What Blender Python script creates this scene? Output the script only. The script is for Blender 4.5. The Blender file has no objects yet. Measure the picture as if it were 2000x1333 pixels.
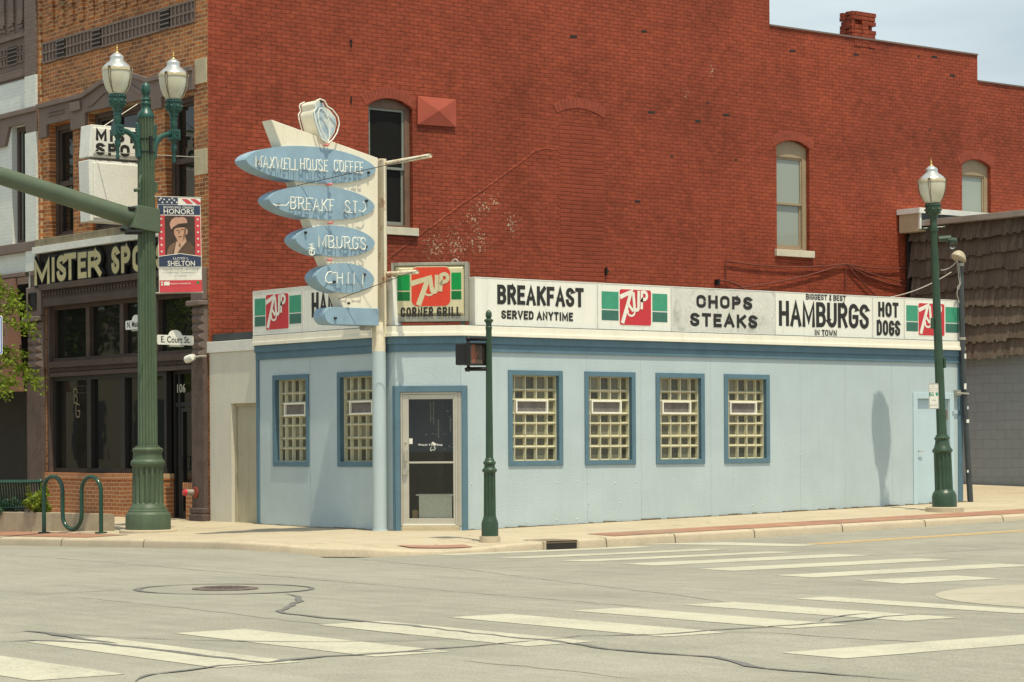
import bpy, bmesh, math, random
from mathutils import Vector, Matrix
random.seed(7)
C = bpy.context.scene.collection
sc = bpy.context.scene
PI = math.pi

# ------------------------------------------------------------------ camera
# X runs along Court Street, Y along Main Street, origin at the diner's corner
FPX = 4700.0; XR = 7000.0; HZ = 870.0; RHO = math.atan(0.0057)
TH = math.atan2(XR - 1000, FPX)
FW = (math.cos(TH), math.sin(TH)); RT = (math.sin(TH), -math.cos(TH))
CX, CY, CH = -23.22989775, -30.96308021, 1.3705102404972982

cam = bpy.data.cameras.new('camera'); camo = bpy.data.objects.new('camera', cam); C.objects.link(camo)
cam.sensor_width = 36; cam.lens = FPX / 2000 * 36
cam.shift_y = (HZ - 666.5) / 2000
cam.clip_start = 0.1; cam.clip_end = 5000
_r = Vector((RT[0] * math.cos(RHO), RT[1] * math.cos(RHO), -math.sin(RHO)))
_u = Vector((RT[0] * math.sin(RHO), RT[1] * math.sin(RHO), math.cos(RHO)))
_f = Vector((FW[0], FW[1], 0))
M4 = Matrix((( _r.x, _u.x, -_f.x, CX), (_r.y, _u.y, -_f.y, CY), (_r.z, _u.z, -_f.z, CH), (0, 0, 0, 1)))
camo.matrix_world = M4
sc.camera = camo

# ------------------------------------------------------------------ light
SUN = Vector((-0.072, -0.336, 0.94)).normalized()      # towards the sun
w = bpy.data.worlds.new("World"); sc.world = w; w.use_nodes = True
nt = w.node_tree; nt.nodes.clear()
out = nt.nodes.new('ShaderNodeOutputWorld'); bg = nt.nodes.new('ShaderNodeBackground')
sky = nt.nodes.new('ShaderNodeTexSky'); sky.sky_type = 'NISHITA'; sky.sun_disc = False
sky.sun_elevation = math.asin(SUN.z); sky.sun_rotation = math.atan2(SUN.x, SUN.y)
sky.air_density = 1.0; sky.dust_density = 2.5; sky.ozone_density = 1.0
tc = nt.nodes.new('ShaderNodeTexCoord'); mp = nt.nodes.new('ShaderNodeMapping'); mp.inputs['Scale'].default_value = (1.2, 1.2, 7)
nz = nt.nodes.new('ShaderNodeTexNoise'); nz.inputs['Scale'].default_value = 2.6; nz.inputs['Detail'].default_value = 6
rp = nt.nodes.new('ShaderNodeValToRGB'); rp.color_ramp.elements[0].position = .35; rp.color_ramp.elements[0].color = (.42, .42, .42, 1)
rp.color_ramp.elements[1].position = .75; rp.color_ramp.elements[1].color = (.95, .95, .95, 1)
mx = nt.nodes.new('ShaderNodeMixRGB'); mx.inputs[2].default_value = (9.0, 10.2, 10.3, 1)
L = nt.links.new
L(tc.outputs['Generated'], mp.inputs[0]); L(mp.outputs[0], nz.inputs['Vector']); L(nz.outputs[0], rp.inputs[0])
L(rp.outputs[0], mx.inputs[0]); L(sky.outputs[0], mx.inputs[1]); L(mx.outputs[0], bg.inputs[0]); L(bg.outputs[0], out.inputs[0])
bg.inputs[1].default_value = 0.11
sl = bpy.data.lights.new('sun', 'SUN'); sl.energy = 4.8; sl.angle = math.radians(0.55); sl.color = (1, .925, .70)
so = bpy.data.objects.new('sun', sl); C.objects.link(so); so.rotation_euler = SUN.to_track_quat('Z', 'Y').to_euler(); so.location = (0, 0, 40)
sc.view_settings.view_transform = 'Standard'; sc.view_settings.look = 'None'
sc.view_settings.exposure = -0.18; sc.view_settings.gamma = 1.0

# ------------------------------------------------------------------ measuring
def ray(x, y):
    u = x - 1000; v = -(y - HZ); c, s = math.cos(RHO), math.sin(RHO)
    return (u * c + v * s) / FPX, (-u * s + v * c) / FPX
def atX(x, y, X):
    u, v = ray(x, y); dx = RT[0] * u + FW[0]; dy = RT[1] * u + FW[1]; d = (X - CX) / dx
    return Vector((X, CY + dy * d, CH + v * d))
def atY(x, y, Y):
    u, v = ray(x, y); dx = RT[0] * u + FW[0]; dy = RT[1] * u + FW[1]; d = (Y - CY) / dy
    return Vector((CX + dx * d, Y, CH + v * d))
def atP(x, y, P, N):
    u, v = ray(x, y); D = Vector((RT[0] * u + FW[0], RT[1] * u + FW[1], v)); O = Vector((CX, CY, CH))
    return O + D * ((Vector(P) - O).dot(Vector(N)) / D.dot(Vector(N)))
def atG(x, y, fz):
    z = -.1
    for i in range(40):
        u, v = ray(x, y); d = (z - CH) / v
        X = CX + (RT[0] * u + FW[0]) * d; Y = CY + (RT[1] * u + FW[1]) * d
        z += .5 * (fz(X, Y) - z)
    return Vector((X, Y, z))
def depth(p): return (p[0] - CX) * FW[0] + (p[1] - CY) * FW[1]

# ------------------------------------------------------------------ helpers
def clamp(a, l, h): return max(l, min(h, a))
class MB:
    def __init__(s): s.v = []; s.f = []
    def poly(s, pts):
        n = len(s.v); s.v += [tuple(p) for p in pts]; s.f.append(tuple(range(n, n + len(pts))))
    def mesh(s, pts, faces):
        n = len(s.v); s.v += [tuple(p) for p in pts]; s.f += [tuple(i + n for i in f) for f in faces]
    def hexa(s, p): s.mesh(p, [(0, 3, 2, 1), (4, 5, 6, 7), (0, 1, 5, 4), (1, 2, 6, 5), (2, 3, 7, 6), (3, 0, 4, 7)])
    def box(s, x0, x1, y0, y1, z0, z1):
        s.hexa([(x0, y0, z0), (x1, y0, z0), (x1, y1, z0), (x0, y1, z0), (x0, y0, z1), (x1, y0, z1), (x1, y1, z1), (x0, y1, z1)])
    def fbox(s, F, u0, u1, v0, v1, w0, w1):
        s.hexa([F(u0, v0, w0), F(u1, v0, w0), F(u1, v1, w0), F(u0, v1, w0), F(u0, v0, w1), F(u1, v0, w1), F(u1, v1, w1), F(u0, v1, w1)])
    def prism(s, pts, vec):
        vec = Vector(vec); n = len(pts); a = [Vector(p) for p in pts]; b = [p + vec for p in a]
        s.mesh(a + b, [tuple(range(n - 1, -1, -1)), tuple(range(n, 2 * n))] + [(i, (i + 1) % n, n + (i + 1) % n, n + i) for i in range(n)])
    def fprism(s, F, pts, w0, w1):
        n = len(pts)
        s.mesh([F(u, v, w0) for u, v in pts] + [F(u, v, w1) for u, v in pts],
               [tuple(range(n - 1, -1, -1)), tuple(range(n, 2 * n))] + [(i, (i + 1) % n, n + (i + 1) % n, n + i) for i in range(n)])
    def frame(s, F, u0, u1, v0, v1, t, w0, w1, tb=None):
        tb = t if tb is None else tb
        s.fbox(F, u0, u0 + t, v0, v1, w0, w1); s.fbox(F, u1 - t, u1, v0, v1, w0, w1)
        s.fbox(F, u0 + t, u1 - t, v1 - t, v1, w0, w1); s.fbox(F, u0 + t, u1 - t, v0, v0 + tb, w0, w1)
    def tube(s, path, r, n=8, radii=None, caps=True):
        P = [Vector(p) for p in path]; rings = []; up = None
        for i, p in enumerate(P):
            d = (P[min(i + 1, len(P) - 1)] - P[max(i - 1, 0)])
            if d.length < 1e-9: d = Vector((0, 0, 1))
            d.normalize()
            if up is None:
                up = Vector((0, 0, 1)) if abs(d.z) < .9 else Vector((1, 0, 0))
            a = d.cross(up).normalized(); b = a.cross(d).normalized(); up = b
            rr = radii[i] if radii else r
            rings.append([p + a * rr * math.cos(2 * PI * k / n) + b * rr * math.sin(2 * PI * k / n) for k in range(n)])
        base = len(s.v)
        for q in rings: s.v += [tuple(x) for x in q]
        for i in range(len(P) - 1):
            for k in range(n):
                s.f.append((base + i * n + k, base + i * n + (k + 1) % n, base + (i + 1) * n + (k + 1) % n, base + (i + 1) * n + k))
        if caps:
            s.f.append(tuple(base + k for k in range(n - 1, -1, -1))); s.f.append(tuple(base + (len(P) - 1) * n + k for k in range(n)))
    def lathe(s, prof, c=(0, 0, 0), n=32, M=None, nfl=16):
        base = len(s.v); c = Vector(c)
        for e in prof:
            r, z = e[0], e[1]; fl = e[2] if len(e) > 2 else 0
            for k in range(n):
                a = 2 * PI * k / n
                rr = r * (1 - fl * max(0, math.cos(a * nfl)) ** .5) if fl else r
                p = Vector((rr * math.cos(a), rr * math.sin(a), z))
                if M: p = M @ p
                s.v.append(tuple(p + c))
        m = len(prof)
        for i in range(m - 1):
            for k in range(n):
                s.f.append((base + i * n + k, base + i * n + (k + 1) % n, base + (i + 1) * n + (k + 1) % n, base + (i + 1) * n + k))
        s.f.append(tuple(base + k for k in range(n - 1, -1, -1))); s.f.append(tuple(base + (m - 1) * n + k for k in range(n)))
    def ball(s, c, r, n=10, sz=1):
        s.lathe([(max(.001, r * math.sin(PI * i / n)), -r * sz * math.cos(PI * i / n)) for i in range(n + 1)], c, n * 2)
    def stroke(s, F, pts, sw, w, cap=True):
        n = len(pts); P = [Vector((p[0], p[1])) for p in pts]
        closed = (P[0] - P[-1]).length < 1e-5
        if closed: P = P[:-1]; n -= 1
        L_, R_ = [], []
        for i in range(n):
            a = P[i] - P[i - 1] if (i > 0 or closed) else P[1] - P[0]
            b = P[(i + 1) % n] - P[i] if (i < n - 1 or closed) else P[n - 1] - P[n - 2]
            a.normalize(); b.normalize()
            na = Vector((-a.y, a.x)); nb = Vector((-b.y, b.x)); m = na + nb
            if m.length < .2: m = na.copy(); k = 1
            else: m.normalize(); k = min(1 / max(m.dot(na), .05), 2.0)
            q = P[i].copy()
            if cap and not closed:
                if i == 0: q -= b * sw * .5
                if i == n - 1: q += a * sw * .5
            L_.append(q + m * k * sw / 2); R_.append(q - m * k * sw / 2)
        base = len(s.v)
        s.v += [tuple(F(p.x, p.y, w)) for p in L_] + [tuple(F(p.x, p.y, w)) for p in R_]
        for i in range(n if closed else n - 1):
            j = (i + 1) % n
            s.f.append((base + i, base + n + i, base + n + j, base + j))
    def build(s, name, mat, parent=None, smooth=False, bevel=0, kind=None, recalc=True, label=None):
        me = bpy.data.meshes.new(name); off = parent_world(parent)
        me.from_pydata([(v[0] - off[0], v[1] - off[1], v[2] - off[2]) for v in s.v], [], s.f)
        if recalc:
            bm = bmesh.new(); bm.from_mesh(me); bmesh.ops.recalc_face_normals(bm, faces=bm.faces); bm.to_mesh(me); bm.free()
        me.update()
        if smooth:
            for p in me.polygons: p.use_smooth = True
            me.set_sharp_from_angle(angle=math.radians(35 if smooth is True else smooth))
        o = bpy.data.objects.new(name, me); C.objects.link(o); me.materials.append(mat)
        if parent: o.parent = parent
        if bevel:
            b = o.modifiers.new('bevel', 'BEVEL'); b.width = bevel; b.segments = 2; b.limit_method = 'ANGLE'; b.angle_limit = .6
        if kind: o['kind'] = kind
        if label: o['label'] = label
        return o
WORLD = {}
def parent_world(p):
    t = Vector((0, 0, 0))
    while p: t += p.location; p = p.parent
    return t
def thing(name, label, cat, loc=(0, 0, 0), group=None):
    o = bpy.data.objects.new(name, None); C.objects.link(o); o.location = loc; o.empty_display_size = .2
    o['label'] = label; o['category'] = cat
    if group: o['group'] = group
    return o
def tag(o, label, cat, group=None):
    o['label'] = label; o['category'] = cat
    if group: o['group'] = group
    return o
def FR(O, U, V, N):
    O, U, V, N = Vector(O), Vector(U), Vector(V), Vector(N)
    return lambda u, v, w: O + U * u + V * v + N * w
FC = FR((0, 0, 0), (1, 0, 0), (0, 0, 1), (0, -1, 0))                 # Court Street face: u=x, v=z, w outwards
XM = -0.761
FM = FR((XM, 0, 0), (0, 1, 0), (0, 0, 1), (-1, 0, 0))                # Main Street face: u=y
FMT = FR((XM, 0, 0), (0, -1, 0), (0, 0, 1), (-1, 0, 0))              # same, reading direction
Q = 2 ** -.5
FD = FR((XM, -XM, 0), (Q, -Q, 0), (0, 0, 1), (-Q, -Q, 0)); WD = -XM / Q   # chamfer with the entrance

def wall(mb, F, a0, a1, zb, zt, holes=(), dep=.2):
    """flat wall in frame F with rectangular or arched holes (u0,u1,v0,v1,rise); zt a number or [(u_start,z),...]"""
    steps = [(a0, zt)] if not isinstance(zt, list) else zt
    br = {a0, a1}
    for u, z in steps:
        if a0 < u < a1: br.add(u)
    NA = 10
    for h in holes:
        for i in range(NA + 1 if h[4] else 2):
            br.add(h[0] + (h[1] - h[0]) * i / (NA if h[4] else 1))
    br = sorted(br)
    def top(u):
        z = steps[0][1]
        for s_, zz in steps:
            if s_ <= u: z = zz
        return z
    def htop(h, u):
        t = (u - h[0]) / (h[1] - h[0]) * 2 - 1
        return h[3] + h[4] * (1 - t * t)
    for l, r in zip(br[:-1], br[1:]):
        if r - l < 1e-6: continue
        m = (l + r) / 2; lo = (zb, zb)
        for h in sorted([h for h in holes if h[0] < m < h[1]], key=lambda h: h[2]):
            if h[2] > lo[0] + 1e-6: mb.poly([F(l, lo[0], 0), F(r, lo[1], 0), F(r, h[2], 0), F(l, h[2], 0)])
            lo = (htop(h, l), htop(h, r))
            mb.poly([F(l, lo[0], 0), F(r, lo[1], 0), F(r, lo[1], -dep), F(l, lo[0], -dep)])
            mb.poly([F(l, h[2], 0), F(r, h[2], 0), F(r, h[2], -dep), F(l, h[2], -dep)])
        t = top(m)
        if t > max(lo): mb.poly([F(l, lo[0], 0), F(r, lo[1], 0), F(r, t, 0), F(l, t, 0)])
    for h in holes:
        for u in (h[0], h[1]):
            z = htop(h, u); mb.poly([F(u, h[2], 0), F(u, z, 0), F(u, z, -dep), F(u, h[2], -dep)])

# ------------------------------------------------------------------ materials
def newmat(name):
    m = bpy.data.materials.new(name); m.use_nodes = True; nt = m.node_tree
    return m, nt, nt.nodes['Principled BSDF']
def node(nt, t, **k):
    n = nt.nodes.new(t)
    for a, b in k.items(): setattr(n, a, b)
    return n
def mixc(nt, fac, a, b, blend='MIX'):
    n = node(nt, 'ShaderNodeMixRGB', blend_type=blend)
    for i, x in ((0, fac), (1, a), (2, b)):
        if hasattr(x, 'is_linked'): nt.links.new(x, n.inputs[i])
        elif i == 0: n.inputs[0].default_value = x
        else: n.inputs[i].default_value = (x[0], x[1], x[2], 1)
    return n.outputs[0]
def mth(nt, op, a, b=0, c=None):
    n = node(nt, 'ShaderNodeMath', operation=op)
    for i, x in ((0, a), (1, b)) + (((2, c),) if c is not None else ()):
        if hasattr(x, 'is_linked'): nt.links.new(x, n.inputs[i])
        else: n.inputs[i].default_value = x
    return n.outputs[0]
def noise(nt, vec, scale, detail=4, rough=.55):
    n = node(nt, 'ShaderNodeTexNoise'); n.inputs['Scale'].default_value = scale; n.inputs['Detail'].default_value = detail; n.inputs['Roughness'].default_value = rough
    nt.links.new(vec, n.inputs['Vector']); return n.outputs['Fac']
def ramp(nt, x, p0, p1, c0=0, c1=1):
    n = node(nt, 'ShaderNodeMapRange'); n.clamp = True
    n.inputs[1].default_value = p0; n.inputs[2].default_value = p1; n.inputs[3].default_value = c0; n.inputs[4].default_value = c1
    nt.links.new(x, n.inputs[0]); return n.outputs[0]
def objco(nt, sx=1, sy=1, sz=1):
    t = node(nt, 'ShaderNodeTexCoord')
    if sx == sy == sz == 1: return t.outputs['Object']
    m = node(nt, 'ShaderNodeMapping'); m.inputs['Scale'].default_value = (sx, sy, sz); nt.links.new(t.outputs['Object'], m.inputs[0]); return m.outputs[0]
def bump(nt, bs, h, st, dist=.02):
    b = node(nt, 'ShaderNodeBump'); b.inputs['Strength'].default_value = st; b.inputs['Distance'].default_value = dist
    nt.links.new(h, b.inputs['Height']); nt.links.new(b.outputs[0], bs.inputs['Normal'])
def mat(name, col, rough=.6, var=.18, vs=2.5, fine=.12, fs=30, bmp=0, bs_=60, metal=0, spec=.4, dirt=None, dthr=(.55, .7), dscale=1.6, streak=None, splash=None):
    m, nt, bs = newmat(name); co = objco(nt)
    c = col
    n1 = noise(nt, co, vs, 5); n2 = noise(nt, co, fs, 3)
    k = mth(nt, 'ADD', ramp(nt, n1, .25, .75, 1 - var, 1 + var), ramp(nt, n2, .25, .75, -fine, fine))
    v = node(nt, 'ShaderNodeVectorMath', operation='SCALE'); v.inputs[0].default_value = col; nt.links.new(k, v.inputs['Scale'])
    o = v.outputs[0]
    if dirt:
        d = noise(nt, co, dscale, 8, .7); o = mixc(nt, ramp(nt, d, dthr[0], dthr[1]), o, dirt)
    if streak:
        d = noise(nt, objco(nt, 9, 9, .5), 1.0, 5, .6); o = mixc(nt, ramp(nt, d, .5, .8, 0, streak[3]), o, streak[:3])
    nt.links.new(o, bs.inputs['Base Color'])
    if splash:
        sp = node(nt, 'ShaderNodeSeparateXYZ'); nt.links.new(co, sp.inputs[0])
        e = mth(nt, 'ADD', ramp(nt, mth(nt, 'SUBTRACT', sp.outputs[2], mth(nt, 'MULTIPLY', mth(nt, 'MAXIMUM', sp.outputs[0], 0), .0195)), .55, .0), mth(nt, 'MULTIPLY', mth(nt, 'SUBTRACT', noise(nt, objco(nt, 3, 3, 1.2), 2, 7, .7), .5), 1.5))
        o = mixc(nt, ramp(nt, e, .55, 1.15, 0, .6), o, splash)
        o = mixc(nt, ramp(nt, noise(nt, co, 2.2, 7, .72), .60, .70, 0, .22), o, (.52, .60, .60))
        o = mixc(nt, ramp(nt, noise(nt, objco(nt, 7, 7, .35), 1, 6, .7), .62, .76, 0, .35), o, (.33, .30, .24))
        dx = mth(nt, 'ABSOLUTE', mth(nt, 'SUBTRACT', sp.outputs[0], 1.83)); run_ = mth(nt, 'MULTIPLY', ramp(nt, mth(nt, 'ADD', dx, mth(nt, 'MULTIPLY', mth(nt, 'SUBTRACT', noise(nt, co, 12, 4), .5), .08)), .09, .02), ramp(nt, sp.outputs[2], .72, .25))
        o = mixc(nt, mth(nt, 'MULTIPLY', run_, .55), o, (.42, .375, .31))
    bs.inputs['Roughness'].default_value = rough; bs.inputs['Metallic'].default_value = metal; bs.inputs['Specular IOR Level'].default_value = spec
    if bmp: bump(nt, bs, noise(nt, co, bs_, 4), bmp, .01)
    return m
def brick(name, c1, c2, mortar, axis, bw=.215, bh=.078, ms=.009, bst=.7, var=.25, flecks=None, stain=None, smear=.35, wob=.02):
    m, nt, bs = newmat(name)
    t = node(nt, 'ShaderNodeTexCoord'); sp = node(nt, 'ShaderNodeSeparateXYZ'); nt.links.new(t.outputs['Object'], sp.inputs[0])
    co = t.outputs['Object']
    wv = noise(nt, co, .9, 3); wf = noise(nt, co, 14, 3)
    cb = node(nt, 'ShaderNodeCombineXYZ'); nt.links.new(sp.outputs[0 if axis == 'X' else 1], cb.inputs[0])
    z = mth(nt, 'ADD', sp.outputs[2], mth(nt, 'ADD', mth(nt, 'MULTIPLY', mth(nt, 'SUBTRACT', wv, .5), .06), mth(nt, 'MULTIPLY', mth(nt, 'SUBTRACT', wf, .5), wob)))
    nt.links.new(z, cb.inputs[1])
    b = node(nt, 'ShaderNodeTexBrick'); nt.links.new(cb.outputs[0], b.inputs['Vector'])
    b.inputs['Scale'].default_value = 1; b.inputs['Brick Width'].default_value = bw; b.inputs['Row Height'].default_value = bh
    b.inputs['Mortar Size'].default_value = ms; b.inputs['Mortar Smooth'].default_value = .45; b.inputs['Bias'].default_value = 0
    b.inputs['Color1'].default_value = (*c1, 1); b.inputs['Color2'].default_value = (*c2, 1); b.inputs['Mortar'].default_value = (*mortar, 1)
    big = noise(nt, co, .55, 6, .6); mid = noise(nt, co, 5, 5, .6); fi = noise(nt, co, 45, 3)
    o = b.outputs['Color']
    k = mth(nt, 'ADD', ramp(nt, big, .3, .7, 1 - var * .6, 1 + var * .6), ramp(nt, mid, .3, .7, -var * .4, var * .4))
    v = node(nt, 'ShaderNodeVectorMath', operation='SCALE'); nt.links.new(o, v.inputs[0]); nt.links.new(k, v.inputs['Scale']); o = v.outputs[0]
    if stain: o = mixc(nt, ramp(nt, noise(nt, co, 1.1, 8, .65), .52, .72, 0, stain[3]), o, stain[:3])
    if flecks:
        f = ramp(nt, noise(nt, co, 13, 6, .75), flecks[0], flecks[0] + .02)
        area = None
        for (fx, fy, fz, fr) in flecks[2]:
            vm = node(nt, 'ShaderNodeVectorMath', operation='DISTANCE'); vm.inputs[1].default_value = (fx, fy, fz); nt.links.new(co, vm.inputs[0])
            d = ramp(nt, vm.outputs['Value'], fr, 0)
            area = d if area is None else mth(nt, 'MAXIMUM', area, d)
        sparse = ramp(nt, noise(nt, co, 28, 4, .7), .685, .705)
        area_f = ramp(nt, mth(nt, 'ADD', noise(nt, co, 17, 6, .75), mth(nt, 'MULTIPLY', area, .15)), .675, .70)
        o = mixc(nt, mth(nt, 'MAXIMUM', mth(nt, 'MULTIPLY', area_f, .85), mth(nt, 'MULTIPLY', sparse, .75)), o, flecks[1])
    nt.links.new(o, bs.inputs['Base Color']); bs.inputs['Roughness'].default_value = .75; bs.inputs['Specular IOR Level'].default_value = .25
    # relief: joints softened here and there by the paint, faces uneven
    joint = mth(nt, 'MULTIPLY', b.outputs['Fac'], ramp(nt, mid, .3, .7, 1.0, 1 - smear))
    h = mth(nt, 'ADD', mth(nt, 'MULTIPLY', joint, -1), mth(nt, 'ADD', mth(nt, 'MULTIPLY', mid, .5), mth(nt, 'MULTIPLY', fi, .22)))
    bump(nt, bs, h, bst, .012)
    return m
def glass(name, tint=(.02, .02, .02), rough=.02, trans=0):
    m, nt, bs = newmat(name)
    if not trans:
        bs.inputs['Base Color'].default_value = (*tint, 1); bs.inputs['Roughness'].default_value = rough; bs.inputs['Specular IOR Level'].default_value = .5
        bump(nt, bs, noise(nt, objco(nt), 1.3, 2), .06, .02)
    else:
        o = nt.nodes['Material Output']; tr = node(nt, 'ShaderNodeBsdfTransparent'); tr.inputs[0].default_value = (*tint, 1)
        gl = node(nt, 'ShaderNodeBsdfGlossy'); gl.inputs['Roughness'].default_value = rough
        fr = node(nt, 'ShaderNodeFresnel'); fr.inputs[0].default_value = 1.5
        ms_ = node(nt, 'ShaderNodeMixShader'); nt.links.new(fr.outputs[0], ms_.inputs[0]); nt.links.new(tr.outputs[0], ms_.inputs[1]); nt.links.new(gl.outputs[0], ms_.inputs[2])
        nt.links.new(ms_.outputs[0], o.inputs[0]); nt.nodes.remove(bs)
    return m
def leafm(name, c1, c2):
    m, nt, bs = newmat(name); oi = node(nt, 'ShaderNodeNewGeometry')
    nt.links.new(mixc(nt, oi.outputs['Random Per Island'], c1, c2), bs.inputs['Base Color']); bs.inputs['Roughness'].default_value = .5
    bs.inputs['Specular IOR Level'].default_value = .25
    tr = node(nt, 'ShaderNodeBsdfTranslucent'); nt.links.new(mixc(nt, oi.outputs['Random Per Island'], c1, c2), tr.inputs[0])
    ad = node(nt, 'ShaderNodeMixShader'); ad.inputs[0].default_value = .35
    nt.links.new(bs.outputs[0], ad.inputs[1]); nt.links.new(tr.outputs[0], ad.inputs[2]); nt.links.new(ad.outputs[0], nt.nodes['Material Output'].inputs[0])
    return m

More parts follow.
